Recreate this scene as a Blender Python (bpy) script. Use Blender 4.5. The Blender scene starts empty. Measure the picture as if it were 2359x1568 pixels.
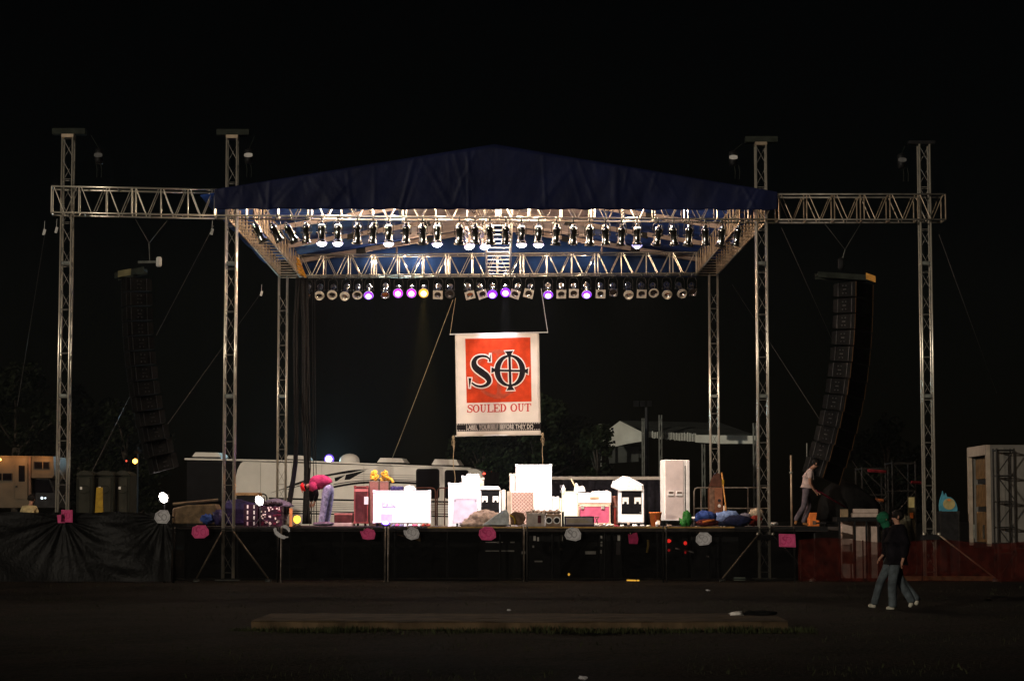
import bpy, math, random
from mathutils import Matrix, Vector
random.seed(7)
R = math.radians
scene = bpy.context.scene
COL = scene.collection
# ------------------------------------------------------------------ camera model
FP, UC, VC, TH, HC = 4974.6, 1179.0, 784.0, R(4.728), 1.6
CT, ST = math.cos(TH), math.sin(TH)
def P(u, v, Y):
    """world point seen at photo position (u, v of a 2358 x 1568 view) standing Y metres from the camera"""
    a = (u-UC)/FP; b = (VC-v)/FP
    t = Y/(CT-b*ST)
    return Vector((a*t, Y, HC+(ST+b*CT)*t))
def XA(u, Y, v=1100): return P(u, v, Y).x
def ZA(v, Y): return P(UC, v, Y).z

cam_d = bpy.data.cameras.new('camera'); cam = bpy.data.objects.new('camera', cam_d); COL.objects.link(cam)
cam_d.sensor_width = 23.7; cam_d.lens = 50.0; cam_d.clip_end = 3000; cam_d.clip_start = 0.3
cam.location = (0, 0, HC); cam.rotation_euler = (R(90)+TH, 0, 0)
scene.camera = cam

# ------------------------------------------------------------------ materials
MATS = {}
def mat(name, col, rough=.6, metal=0., var=.18, scale=6., bump=0., bscale=40., emit=None, estr=0., alpha=1., spec=.12):
    if name in MATS: return MATS[name]
    m = bpy.data.materials.new(name); m.use_nodes = True
    nt = m.node_tree; b = nt.nodes['Principled BSDF']
    tc = nt.nodes.new('ShaderNodeTexCoord')
    nz = nt.nodes.new('ShaderNodeTexNoise'); nz.inputs['Scale'].default_value = scale; nz.inputs['Detail'].default_value = 5
    nt.links.new(tc.outputs['Object'], nz.inputs['Vector'])
    rp = nt.nodes.new('ShaderNodeValToRGB')
    lo = [max(0, c*(1-var*1.6)) for c in col]; hi = [min(1, c*(1+var)) for c in col]
    rp.color_ramp.elements[0].color = (*lo, 1); rp.color_ramp.elements[1].color = (*hi, 1)
    rp.color_ramp.elements[0].position = .3; rp.color_ramp.elements[1].position = .7
    nt.links.new(nz.outputs['Fac'], rp.inputs['Fac'])
    nt.links.new(rp.outputs['Color'], b.inputs['Base Color'])
    b.inputs['Roughness'].default_value = rough; b.inputs['Metallic'].default_value = metal
    b.inputs['Specular IOR Level'].default_value = spec
    if bump:
        n2 = nt.nodes.new('ShaderNodeTexNoise'); n2.inputs['Scale'].default_value = bscale; n2.inputs['Detail'].default_value = 4
        nt.links.new(tc.outputs['Object'], n2.inputs['Vector'])
        bp = nt.nodes.new('ShaderNodeBump'); bp.inputs['Strength'].default_value = bump; bp.inputs['Distance'].default_value = .05
        nt.links.new(n2.outputs['Fac'], bp.inputs['Height']); nt.links.new(bp.outputs['Normal'], b.inputs['Normal'])
    if emit:
        b.inputs['Emission Color'].default_value = (*emit, 1); b.inputs['Emission Strength'].default_value = estr
    if alpha < 1: b.inputs['Alpha'].default_value = alpha
    MATS[name] = m
    return m

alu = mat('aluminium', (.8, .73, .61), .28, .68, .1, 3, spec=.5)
alu_dim = mat('aluminium dimmed', (.4, .31, .22), .45, .4, .3, 4, spec=.3)  # brown tone carries the dim warm light on side and wing trusses
bracem = mat('dull aluminium brace', (.27, .25, .22), .5, .4, .25, 4, spec=.3)
headm = mat('grey green steel', (.028, .032, .026), .7, .1, .3, 5, spec=.05)
galv = mat('galvanised steel', (.2, .21, .19), .5, .4, .3, 5, spec=.3)
chrome = mat('chrome', (.78, .77, .74), .16, 1., .1, 8)
blackmetal = mat('black steel', (.014, .014, .015), .5, .1, .3, 8)
blacksteel2 = mat('charcoal cabinet paint', (.006, .006, .0065), .7, 0, .35, 10, spec=.06)
blackcloth = mat('black cloth', (.008, .008, .008), .95, 0, .4, 12, .3, 60, spec=.03)
blacktarp = mat('black plastic sheet', (.003, .003, .003), .5, 0, .4, 5, .35, 14, spec=.1)
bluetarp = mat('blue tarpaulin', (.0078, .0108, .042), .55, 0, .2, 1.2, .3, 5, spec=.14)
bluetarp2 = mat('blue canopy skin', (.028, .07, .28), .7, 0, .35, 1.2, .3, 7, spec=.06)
liner = mat('pale canopy skin', (.62, .5, .45), .7, 0, .12, 1.5, .2, 5)
rafterm = mat('rafter paint', (.34, .27, .235), .55, .1, .2, 3)
whitep = mat('white case laminate', (.8, .79, .77), .45, 0, .05, 4)
white2 = mat('white panel', (.74, .72, .68), .5, 0, .1, 3)
creamp = mat('cream case laminate', (.72, .6, .46), .5, 0, .15, 5)
lilac = mat('lilac case laminate', (.46, .38, .44), .5, 0, .1, 5)
tanp = mat('tan plywood', (.36, .22, .11), .7, 0, .35, 6, .1, 30)
brownp = mat('brown vinyl', (.11, .07, .05), .6, 0, .2, 6)
redcase = mat('dark red case', (.055, .014, .014), .45, 0, .3, 6)
pinkcase = mat('pink trunk laminate', (.45, .085, .15), .45, 0, .12, 6)
grillem = mat('woven grille cloth', (.2, .11, .075), .9, 0, .3, 30)
speakerblack = mat('black amplifier face', (.008, .0075, .008), .8, 0, .3, 20, spec=.02)
jeans = mat('blue denim', (.3, .34, .46), .9, 0, .35, 14, .4, 60)
jeansd = mat('washed grey denim', (.07, .085, .095), .9, 0, .3, 10, .4, 50)
magentashirt = mat('magenta shirt cloth', (.33, .035, .1), .9, 0, .25, 9, .4, 30)
blackjersey = mat('black jersey', (.008, .007, .009), .95, 0, .4, 9, .3, 30, spec=.03)
skinm = mat('skin', (.36, .19, .13), .55, 0, .12, 20)
hairm = mat('dark hair', (.012, .01, .009), .6, 0, .5, 40, .5, 90)
redlitcap = mat('red lit cap cloth', (.6, .02, .02), .8, 0, .15, 20)  # cap colour holds the red lamplight falling on the head
greencloth = mat('green bandana cloth', (.012, .1, .05), .85, 0, .25, 20, .3, 40)
shirtp = mat('pale pink shirt cloth', (.55, .42, .4), .9, 0, .15, 10, .4, 30)
trousersg = mat('mauve grey trousers cloth', (.12, .1, .12), .9, 0, .25, 10, .4, 30)
yellowshirt = mat('yellow shirt cloth', (.42, .34, .18), .9, 0, .2, 10, .3, 30)
shoe = mat('pale shoe leather', (.42, .4, .33), .6, 0, .2, 20)
orangem = mat('orange plastic', (.6, .17, .04), .5, 0, .15, 8)
greenbag = mat('green plastic bag', (.02, .13, .022), .35, 0, .35, 9, .6, 16)
bluem = mat('blue blanket', (.03, .06, .22), .9, 0, .4, 7, .5, 16)
bluel = mat('pale blue blanket', (.12, .18, .34), .9, 0, .3, 7, .5, 16)
navy = mat('navy blanket', (.014, .018, .05), .9, 0, .4, 7, .5, 16)
redrag = mat('red cloth', (.25, .03, .02), .9, 0, .4, 9, .5, 20)
whiterag = mat('white cloth', (.75, .72, .68), .9, 0, .1, 9, .4, 20)
greyblanket = mat('grey brown blanket', (.3, .22, .17), .95, 0, .4, 7, .5, 18)
paleblanket = mat('pale grey blue sheet', (.4, .42, .42), .9, 0, .2, 7, .5, 18)
purple_lit_tarp = mat('purple lit blue tarpaulin', (.028, .022, .075), .55, 0, .4, 5, .5, 10)  # blue cloth with the purple of the magenta stage light in its colour
lavender = mat('lavender grey cloth', (.15, .14, .18), .85, 0, .3, 5, .5, 10)
goldcable = mat('golden yellow cable', (.75, .36, .04), .45, 0, .2, 20)
deckm = mat('deck plywood', (.06, .05, .045), .8, 0, .35, 3, .1, 30)
deckedge = mat('yellow timber edge', (.34, .2, .06), .7, 0, .3, 4)
rvwhite = mat('motorhome white paint', (.62, .6, .55), .5, 0, .05, 2, spec=.15)
rvblack = mat('motorhome black paint', (.008, .008, .009), .6, 0, .2, 3, spec=.03)
glassb = mat('dark glass', (.004, .004, .006), .1, 0, .2, 2, spec=.3)
rvtrim = mat('motorhome grey trim', (.24, .23, .22), .5, 0, .2, 3)
camperm = mat('camper beige siding', (.09, .07, .046), .5, 0, .15, 2)
toiletm = mat('portable toilet plastic', (.016, .017, .013), .6, 0, .2, 4, spec=.05)
toiletd = mat('toilet door plastic', (.026, .026, .02), .6, 0, .2, 4, spec=.05)
yellowp = mat('yellow plastic', (.3, .19, .015), .5, 0, .2, 8)
pinkpaper = mat('pink poster paper', (.6, .085, .22), .85, 0, .12, 9)
pinkdark = mat('dark pink marker', (.5, .045, .16), .85, 0, .3, 9)
whitepaper = mat('white poster paper', (.5, .49, .51), .85, 0, .14, 9)
greyink = mat('grey marker', (.3, .29, .3), .85, 0, .3, 9)
redfence = mat('red safety mesh', (.055, .0085, .0055), .8, 0, .4, 7, 0, 40, None, 0, .68, spec=.03)
netting = mat('black netting', (.006, .006, .006), .95, 0, .4, 9, 0, 40, None, 0, .62, spec=.0)
bannerw = mat('white banner vinyl', (.74, .66, .58), .6, 0, .05, 3, spec=.05)
bannerr = mat('red banner print', (.54, .05, .014), .8, 0, .14, 5, spec=.03)
bannerr2 = mat('dark red ghost print', (.42, .06, .022), .6, 0, .2, 6)
bannerk = mat('charcoal banner print', (.014, .012, .013), .9, 0, .3, 6, spec=.02)
bannert = mat('red lettering print', (.5, .045, .035), .6, 0, .15, 8)
ropem = mat('rope', (.4, .3, .18), .9, 0, .25, 40)
wirem = mat('steel wire', (.08, .075, .07), .5, .4, .2, 10)
cablem = mat('black cable', (.014, .013, .013), .5, 0, .4, 20)
bark = mat('bark', (.05, .038, .028), .9, 0, .4, 8, .6, 30)
leafm = mat('leaf', (.02, .027, .012), .8, 0, .5, 2, spec=.03)
leafd = mat('dark leaf', (.013, .016, .008), .8, 0, .5, 2, spec=.03)
slabm = mat('weathered concrete', (.08, .054, .03), .9, 0, .4, 3, .3, 30)
grassm = mat('grass blade', (.03, .036, .014), .8, 0, .5, 3)
tentw = mat('white tent skin', (.58, .6, .54), .7, 0, .12, 1.5)
tentd = mat('dark tent roof', (.06, .066, .06), .8, 0, .2, 1.5)
drapem = mat('dark stage drape', (.014, .013, .017), .95, 0, .4, 9, spec=.03)
railm = mat('rail steel', (.22, .19, .16), .5, .4, .3, 10)
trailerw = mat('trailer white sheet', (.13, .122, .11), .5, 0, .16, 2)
scaffm = mat('dark scaffold tube', (.03, .028, .026), .5, .4, .3, 8)
redpaint = mat('dark red paint', (.16, .015, .02), .5, 0, .3, 8)
bluep = mat('sky blue paint', (.06, .24, .33), .6, 0, .25, 5)
yelpaint = mat('pale yellow paint', (.34, .29, .13), .6, 0, .25, 5)
labelw = mat('white label', (.6, .58, .55), .7, 0, .1, 9)
orangel = mat('orange label', (.7, .33, .07), .6, 0, .15, 9)
rubber = mat('rubber', (.015, .015, .015), .8, 0, .3, 9)
brownbag = mat('brown canvas', (.13, .075, .05), .9, 0, .35, 8, .4, 20)
bluehull = mat('dark blue wall', (.01, .012, .02), .6, 0, .3, 3)

def emit_mat(name, col, s, rim=None, rims=1.0, r0=.04, r1=.09):
    """lamp face; with rim: white hot centre, saturated gel colour toward the edge, which also imitates the halo (object space radius)"""
    if name in MATS: return MATS[name]
    m = bpy.data.materials.new(name); m.use_nodes = True
    nt = m.node_tree
    for n in list(nt.nodes):
        if n.type == 'BSDF_PRINCIPLED': nt.nodes.remove(n)
    out = [n for n in nt.nodes if n.type == 'OUTPUT_MATERIAL'][0]
    e = nt.nodes.new('ShaderNodeEmission'); e.inputs['Color'].default_value = (*col, 1); e.inputs['Strength'].default_value = s
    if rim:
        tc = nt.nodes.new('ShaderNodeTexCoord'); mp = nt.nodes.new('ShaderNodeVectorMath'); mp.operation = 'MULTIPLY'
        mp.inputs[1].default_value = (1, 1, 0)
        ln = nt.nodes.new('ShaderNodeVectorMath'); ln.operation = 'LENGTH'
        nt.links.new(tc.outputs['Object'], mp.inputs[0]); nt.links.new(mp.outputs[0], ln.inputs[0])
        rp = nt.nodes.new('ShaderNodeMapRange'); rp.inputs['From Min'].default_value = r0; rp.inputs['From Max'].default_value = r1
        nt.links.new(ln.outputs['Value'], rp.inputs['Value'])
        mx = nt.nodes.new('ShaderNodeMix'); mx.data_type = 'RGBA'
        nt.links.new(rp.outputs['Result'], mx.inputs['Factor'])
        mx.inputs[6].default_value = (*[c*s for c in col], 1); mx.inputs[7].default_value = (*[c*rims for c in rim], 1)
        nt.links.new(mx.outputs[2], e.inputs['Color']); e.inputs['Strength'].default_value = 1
    nt.links.new(e.outputs[0], out.inputs['Surface'])
    MATS[name] = m
    return m

# ------------------------------------------------------------------ mesh builder
class MB:
    def __init__(s): s.v = []; s.f = []
    def add(s, vs, fs):
        o = len(s.v); s.v += [tuple(x) for x in vs]; s.f += [tuple(i+o for i in q) for q in fs]; return s
    def box(s, c, d, M=None):
        vs = []
        for x in (-.5, .5):
            for y in (-.5, .5):
                for z in (-.5, .5):
                    p = Vector((x*d[0], y*d[1], z*d[2]))
                    if M is not None: p = M @ p
                    vs.append((p.x+c[0], p.y+c[1], p.z+c[2]))
        return s.add(vs, [(0, 1, 3, 2), (4, 6, 7, 5), (0, 4, 5, 1), (2, 3, 7, 6), (0, 2, 6, 4), (1, 5, 7, 3)])
    def b2(s, x0, x1, y0, y1, z0, z1): return s.box(((x0+x1)/2, (y0+y1)/2, (z0+z1)/2), (x1-x0, y1-y0, z1-z0))
    def bar(s, a, b, r, n=6): return s.tube([a, b], r, n)
    def tube(s, pts, r, n=6, closed=False):
        pts = [Vector(p) for p in pts]; rs = r if isinstance(r, (list, tuple)) else [r]*len(pts)
        m = len(pts); rings = []; prev = None
        for i, p in enumerate(pts):
            if closed: t = pts[(i+1) % m]-pts[i-1]
            else: t = pts[min(i+1, m-1)]-pts[max(i-1, 0)]
            if t.length < 1e-9: t = Vector((0, 0, 1))
            t.normalize()
            if prev is None:
                up = Vector((0, 0, 1)) if abs(t.z) < .9 else Vector((0, 1, 0)); n1 = t.cross(up).normalized()
            else:
                n1 = prev-t*prev.dot(t)
                n1 = n1.normalized() if n1.length > 1e-6 else t.orthogonal().normalized()
            prev = n1; n2 = t.cross(n1)
            rings.append([p+(n1*math.cos(k*2*math.pi/n)+n2*math.sin(k*2*math.pi/n))*rs[i] for k in range(n)])
        vs = [q for g in rings for q in g]; fs = []
        for i in range(m if closed else m-1):
            j = (i+1) % m
            for k in range(n): fs.append((i*n+k, i*n+(k+1) % n, j*n+(k+1) % n, j*n+k))
        if not closed:
            fs.append(tuple(reversed(range(n)))); fs.append(tuple((m-1)*n+k for k in range(n)))
        return s.add(vs, fs)
    def lathe(s, prof, n=14, M=None, cap0=True, cap1=True):
        vs = []
        for r, z in prof:
            for k in range(n):
                p = Vector((r*math.cos(2*math.pi*k/n), r*math.sin(2*math.pi*k/n), z))
                vs.append(M @ p if M is not None else p)
        fs = [(i*n+k, i*n+(k+1) % n, (i+1)*n+(k+1) % n, (i+1)*n+k) for i in range(len(prof)-1) for k in range(n)]
        if cap0: fs.append(tuple(reversed(range(n))))
        if cap1: fs.append(tuple((len(prof)-1)*n+k for k in range(n)))
        return s.add(vs, fs)
    def prism(s, pts, y0, y1):
        """outline in x, z pushed from y0 to y1"""
        n = len(pts)
        vs = [(x, y0, z) for x, z in pts]+[(x, y1, z) for x, z in pts]
        fs = [tuple(range(n)), tuple(reversed(range(n, 2*n)))]+[(i, i+n, (i+1) % n+n, (i+1) % n) for i in range(n)]
        return s.add(vs, fs)
    def hull(s, a, b):
        """quad ring a (4 or n pts) joined to ring b"""
        n = len(a)
        return s.add(list(a)+list(b), [tuple(range(n)), tuple(reversed(range(n, 2*n)))]+[(i, i+n, (i+1) % n+n, (i+1) % n) for i in range(n)])
    def ribbon(s, pts, ws, y, th=.004):
        """flat band in the x, z plane at depth y along pts with widths ws"""
        m = len(pts); L = []; Rr = []
        for i in range(m):
            a = pts[max(i-1, 0)]; b = pts[min(i+1, m-1)]
            dx, dz = b[0]-a[0], b[1]-a[1]; l = math.hypot(dx, dz) or 1
            w = ws[i]/2 if isinstance(ws, (list, tuple)) else ws/2
            L.append((pts[i][0]-dz/l*w, pts[i][1]+dx/l*w)); Rr.append((pts[i][0]+dz/l*w, pts[i][1]-dx/l*w))
        for i in range(m-1):
            q = [L[i], L[i+1], Rr[i+1], Rr[i]]
            s.add([(x, y, z) for x, z in q]+[(x, y+th, z) for x, z in q],
                  [(0, 1, 2, 3), (7, 6, 5, 4), (0, 4, 5, 1), (2, 6, 7, 3), (1, 5, 6, 2), (0, 3, 7, 4)])
        return s
    def blob(s, c, r, rough=.18, nu=14, nv=9, seed=0, flat=None):
        """lumpy heap: an uneven rounded mass; flat = z below which it is cut level"""
        rng = random.Random(seed); ph = [(rng.uniform(1, 4.5), rng.uniform(1, 4.5), rng.uniform(0, 6.3), rng.uniform(0, 6.3)) for _ in range(6)]
        vs = []
        for j in range(nv+1):
            th = math.pi*j/nv
            for i in range(nu):
                a = 2*math.pi*i/nu
                d = Vector((math.sin(th)*math.cos(a), math.sin(th)*math.sin(a), math.cos(th)))
                k = 1+rough*sum(math.sin(p*3*d.x+f+q*2*d.z)*math.cos(q*3*d.y+g) for p, q, f, g in ph)/2
                p = Vector((c[0]+d.x*r[0]*k, c[1]+d.y*r[1]*k, c[2]+d.z*r[2]*k))
                if flat is not None and p.z < flat: p.z = flat
                vs.append(p)
        fs = [(j*nu+i, (j+1)*nu+i, (j+1)*nu+(i+1) % nu, j*nu+(i+1) % nu) for j in range(nv) for i in range(nu)]
        return s.add(vs, fs)
    def build(s, name, m, parent=None, smooth=False, bevel=0., local=False):
        me = bpy.data.meshes.new(name)
        o0 = ORG.get(parent.name, Vector()) if (parent is not None and not local) else Vector()
        me.from_pydata([(x-o0.x, y-o0.y, z-o0.z) for x, y, z in s.v], [], s.f)
        me.validate(); me.update()
        if m: me.materials.append(m)
        if smooth: me.polygons.foreach_set('use_smooth', [True]*len(me.polygons))
        o = bpy.data.objects.new(name, me); COL.objects.link(o)
        if parent is not None: o.parent = parent; ORG[o.name] = o0
        if bevel:
            b = o.modifiers.new('bevel', 'BEVEL'); b.width = bevel; b.segments = 2; b.limit_method = 'ANGLE'
        return o
ORG = {}
def tag(o, label, cat, group=None):
    o['label'] = label; o['category'] = cat
    if group: o['group'] = group
    return o
def thing(name, label, cat, loc, group=None, rotz=0.):
    o = bpy.data.objects.new(name, None); COL.objects.link(o); o.empty_display_size = .2
    o.location = loc; o.rotation_euler = (0, 0, rotz); ORG[o.name] = Vector(loc)
    return tag(o, label, cat, group)
def struct(o): o['kind'] = 'structure'; return o
def copy_part(src, parent, name=None):
    c = src.copy(); COL.objects.link(c); c.parent = parent
    if name: c.name = name
    return c
def copy_tree(o, label=None, group=None):
    r = o.copy(); COL.objects.link(r)
    if label: r['label'] = label
    if group: r['group'] = group
    for ch in list(o.children):
        c = ch.copy(); COL.objects.link(c); c.parent = r
        for g in list(ch.children):
            d = g.copy(); COL.objects.link(d); d.parent = c
    return r
def text_mesh(body, size, mt, parent, loc, width=None, name='lettering', thick=.003):
    """standard lettering facing the audience (-Y), centred on loc (x, y, z)"""
    cu = bpy.data.curves.new('txt', 'FONT'); cu.body = body; cu.size = size; cu.align_x = 'CENTER'; cu.align_y = 'CENTER'; cu.extrude = thick
    to = bpy.data.objects.new('txt', cu); COL.objects.link(to)
    dg = bpy.context.evaluated_depsgraph_get(); me = bpy.data.meshes.new_from_object(to.evaluated_get(dg))
    bpy.data.objects.remove(to); bpy.data.curves.remove(cu)
    xs = [v.co.x for v in me.vertices]; w = max(xs)-min(xs); sx = width/w if width else 1
    for v in me.vertices:
        x, y, z = v.co; v.co = (x*sx, -z, y)
    me.materials.clear(); me.materials.append(mt)
    o = bpy.data.objects.new(name, me); COL.objects.link(o)
    if parent is not None:
        o.parent = parent; o.location = Vector(loc)-ORG.get(parent.name, Vector())
    else: o.location = loc
    return o
ORD = ['first', 'second', 'third', 'fourth', 'fifth', 'sixth', 'seventh', 'eighth', 'ninth', 'tenth', 'eleventh', 'twelfth', 'thirteenth', 'fourteenth', 'fifteenth']
# ================================================================== GROUND
def gz(x, y):
    z = 0
    if y > 58.9: z += min(1, (y-58.9)/.8)*.55*max(0, min(1, (-x-9.6)/1.2))      # bank under the portable toilets and camper
    return z
def make_ground():
    xs = [-900, -300, -120, -60]+[x*1.0 for x in range(-32, 33)]+[60, 120, 300, 900]
    ys = [-60, -20, 0, 8]+[14+.9*i for i in range(72)]+[90, 110, 140, 200, 400, 1500]
    rng = random.Random(3); mb = MB(); vs = []
    for y in ys:
        for x in xs:
            n = .018*(math.sin(x*1.7+y*.9)+math.sin(x*.61-y*2.3)+math.sin(x*3.1+y*3.7)*.6) if (abs(x) < 40 and 14 < y < 80) else 0
            vs.append((x, y, gz(x, y)+n-.03))
    nx = len(xs)
    mb.add(vs, [(j*nx+i, j*nx+i+1, (j+1)*nx+i+1, (j+1)*nx+i) for j in range(len(ys)-1) for i in range(nx-1)])
    m = bpy.data.materials.new('trodden earth'); m.use_nodes = True; nt = m.node_tree; b = nt.nodes['Principled BSDF']
    tc = nt.nodes.new('ShaderNodeTexCoord')
    def nz(sc, det=6):
        n = nt.nodes.new('ShaderNodeTexNoise'); n.inputs['Scale'].default_value = sc; n.inputs['Detail'].default_value = det
        nt.links.new(tc.outputs['Object'], n.inputs['Vector']); return n
    n1, n2, n3 = nz(.35), nz(3.5), nz(14)
    r1 = nt.nodes.new('ShaderNodeValToRGB'); e = r1.color_ramp.elements
    e[0].color = (.0035, .004, .002, 1); e[1].color = (.021, .014, .009, 1); e[0].position = .35; e[1].position = .68
    ad = nt.nodes.new('ShaderNodeMath'); ad.operation = 'ADD'; mu = nt.nodes.new('ShaderNodeMath'); mu.operation = 'MULTIPLY'; mu.inputs[1].default_value = .5
    nt.links.new(n1.outputs['Fac'], ad.inputs[0]); nt.links.new(n2.outputs['Fac'], ad.inputs[1]); nt.links.new(ad.outputs[0], mu.inputs[0])
    nt.links.new(mu.outputs[0], r1.inputs['Fac'])
    mx = nt.nodes.new('ShaderNodeMix'); mx.data_type = 'RGBA'; mx.blend_type = 'MULTIPLY'; mx.inputs['Factor'].default_value = .8
    r2 = nt.nodes.new('ShaderNodeValToRGB'); r2.color_ramp.elements[0].color = (.3, .3, .3, 1); r2.color_ramp.elements[1].color = (1.6, 1.5, 1.4, 1)
    r2.color_ramp.elements[0].position = .35; r2.color_ramp.elements[1].position = .7
    nt.links.new(n3.outputs['Fac'], r2.inputs['Fac']); nt.links.new(r1.outputs['Color'], mx.inputs[6]); nt.links.new(r2.outputs['Color'], mx.inputs[7])
    nt.links.new(mx.outputs[2], b.inputs['Base Color']); b.inputs['Roughness'].default_value = .95; b.inputs['Specular IOR Level'].default_value = .1
    bp = nt.nodes.new('ShaderNodeBump'); bp.inputs['Strength'].default_value = .9; bp.inputs['Distance'].default_value = .12
    nt.links.new(n3.outputs['Fac'], bp.inputs['Height']); nt.links.new(bp.outputs['Normal'], b.inputs['Normal'])
    struct(mb.build('ground', m, smooth=True))
make_ground()

def make_slab():
    """long low concrete strip in the grass, gently crooked, cracked across"""
    mb = MB(); N = 40; xl, xr = XA(583, 32), XA(1812, 32); rng = random.Random(5)
    def row(y, z, f):
        return [(xl+(xr-xl)*i/N+rng.uniform(-.01, .01), y+f*.25*math.sin(math.pi*i/N)+.02*math.sin(i*2.1), z+rng.uniform(-.006, .006)) for i in range(N+1)]
    rows = [row(32.0, -.08, -1), row(32.0, .095, -1), row(32.06, .115, -1), row(33.0, .12, -1), row(33.04, .105, -1), row(33.08, .12, -1), row(34.6, .115, -.6), row(34.65, -.08, -.6)]
    vs = [p for r in rows for p in r]; n = N+1
    fs = [(j*n+i, j*n+i+1, (j+1)*n+i+1, (j+1)*n+i) for j in range(len(rows)-1) for i in range(N)]
    fs += [tuple(j*n for j in reversed(range(len(rows)))), tuple(j*n+N for j in range(len(rows)))]
    mb.add(vs, fs)
    o = mb.build('pavement', slabm); struct(o)
make_slab()
def make_grass():
    rng = random.Random(11); mb = MB()
    def blade(x, y, z, h, w):
        a = rng.uniform(0, 6.28); dx, dy = math.cos(a)*w, math.sin(a)*w; lx, ly = rng.uniform(-.5, .5)*h, rng.uniform(-.5, .5)*h
        mb.add([(x-dx, y-dy, z), (x+dx, y+dy, z), (x+lx*.4+dx*.6, y+ly*.4+dy*.6, z+h*.6), (x+lx, y+ly, z+h)], [(0, 1, 2), (0, 2, 3)])
    for i in range(3800):          # fringe along the near edge of the concrete
        x = rng.uniform(-4.1, 4.4); y = 31.85-abs(rng.gauss(0, .35)); c = .5+.5*math.sin(x*3.3)*math.sin(x*1.3+1)
        blade(x, y, -.03, rng.uniform(.03, .07)+.07*c*rng.random(), .006)
    for i in range(9000):          # sparse tufts over the field
        y = 20+rng.random()**1.5*34; x = rng.uniform(-1, 1)*y*.26
        if 31.7 < y < 34.8: continue
        if math.sin(x*1.1+y*.7)+math.sin(x*.45-y*1.3) < .1: continue
        blade(x, y, -.03, rng.uniform(.02, .07), .006)
    o = mb.build('grass', grassm); o['kind'] = 'stuff'
make_grass()
def scrap(u, v, Y, s, m, label, name='paper_scrap', cat='litter', z=.0):
    p = P(u, v, Y); mb = MB(); rng = random.Random(int(u))
    mb.blob((p.x, p.y, z+s*.25), (s, s*.7, s*.35), .4, 8, 5, int(u))
    tag(mb.build(name, m, smooth=False), label, cat, 'litter on the ground')
def gscrap(u, v, s, m, label):
    b = (v-1195.4)/FP; scrap(u, v, HC/b, s, m, label)
for u, v, s, m, lb in ((1341, 1558, .05, whitepaper, 'scrap of pale paper in the grass nearest the bottom edge'),
                       (1172, 1403, .045, whitepaper, 'tiny pale scrap on the earth just beyond the concrete strip'),
                       (1630, 1358, .05, whitepaper, 'small pale scrap on the earth below the white sign beside the tower brace'),
                       (742, 1333, .05, whitepaper, 'pale crumpled scrap at the foot of the fence below the torn white sign'),
                       (548, 1326, .05, whitepaper, 'pale scrap on the earth below the long tower brace at left'),
                       (2276, 1380, .06, yelpaint, 'yellowish scrap on the ground by the end of the diagonal brace')):
    gscrap(u, v, s, m, lb)
# dropped bag on the slab
p = P(1712, 1412, 33.8); mb = MB(); mb.blob((p.x-.1, p.y, .14), (.12, .08, .04), .3, 10, 6, 3, .115)
tag(mb.build('plastic_bag', whiterag, smooth=True), 'flat pale plastic bag on the right end of the concrete strip', 'bag')
mb = MB(); mb.blob((p.x+.25, p.y, .14), (.28, .1, .05), .25, 12, 6, 4, .115)
tag(mb.build('jacket', blackcloth, smooth=True), 'black jacket dropped on the right end of the concrete strip', 'jacket')

# ================================================================== STAGE DECK
ZD = 1.40
XL, XR, YF, YB = XA(398, 58), XA(1905, 58), 58.0, 72.0
st = thing('stage', 'long low black stage deck with a yellow timber front edge', 'stage', ((XL+XR)/2, YF, 0))
MB().b2(XL, XR, YF+.02, YB, ZD-.12, ZD).build('deck', deckm, st)
xm1, xm2 = XA(985, 58), XA(1690, 58)
MB().b2(xm1, xm2, YF-.012, YF+.018, ZD-.05, ZD+.004).build('edge_trim', deckedge, st, bevel=.004)
MB().b2(XL, xm1-.003, YF-.01, YF+.018, ZD-.10, ZD+.003).build('edge_trim', blackmetal, st)
MB().b2(xm2+.003, XR, YF-.01, YF+.018, ZD-.10, ZD+.003).build('edge_trim', blackmetal, st)
MB().b2(xm1, xm2, YF-.006, YF+.018, ZD-.13, ZD-.053).build('fascia_board', deckm, st)
n = 0
for i in range(13):
    x = XL+.3+(XR-XL-.6)*i/12
    for y in (58.4, 62.5, 67, 71.5):
        MB().bar((x, y, -.03), (x, y, ZD-.12), .03, 8).build('leg', blackmetal, st)
MB().b2(XL+.1, XR-.1, 59.9, 59.93, -.03, ZD-.13).build('skirt', blackcloth, st)

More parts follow.
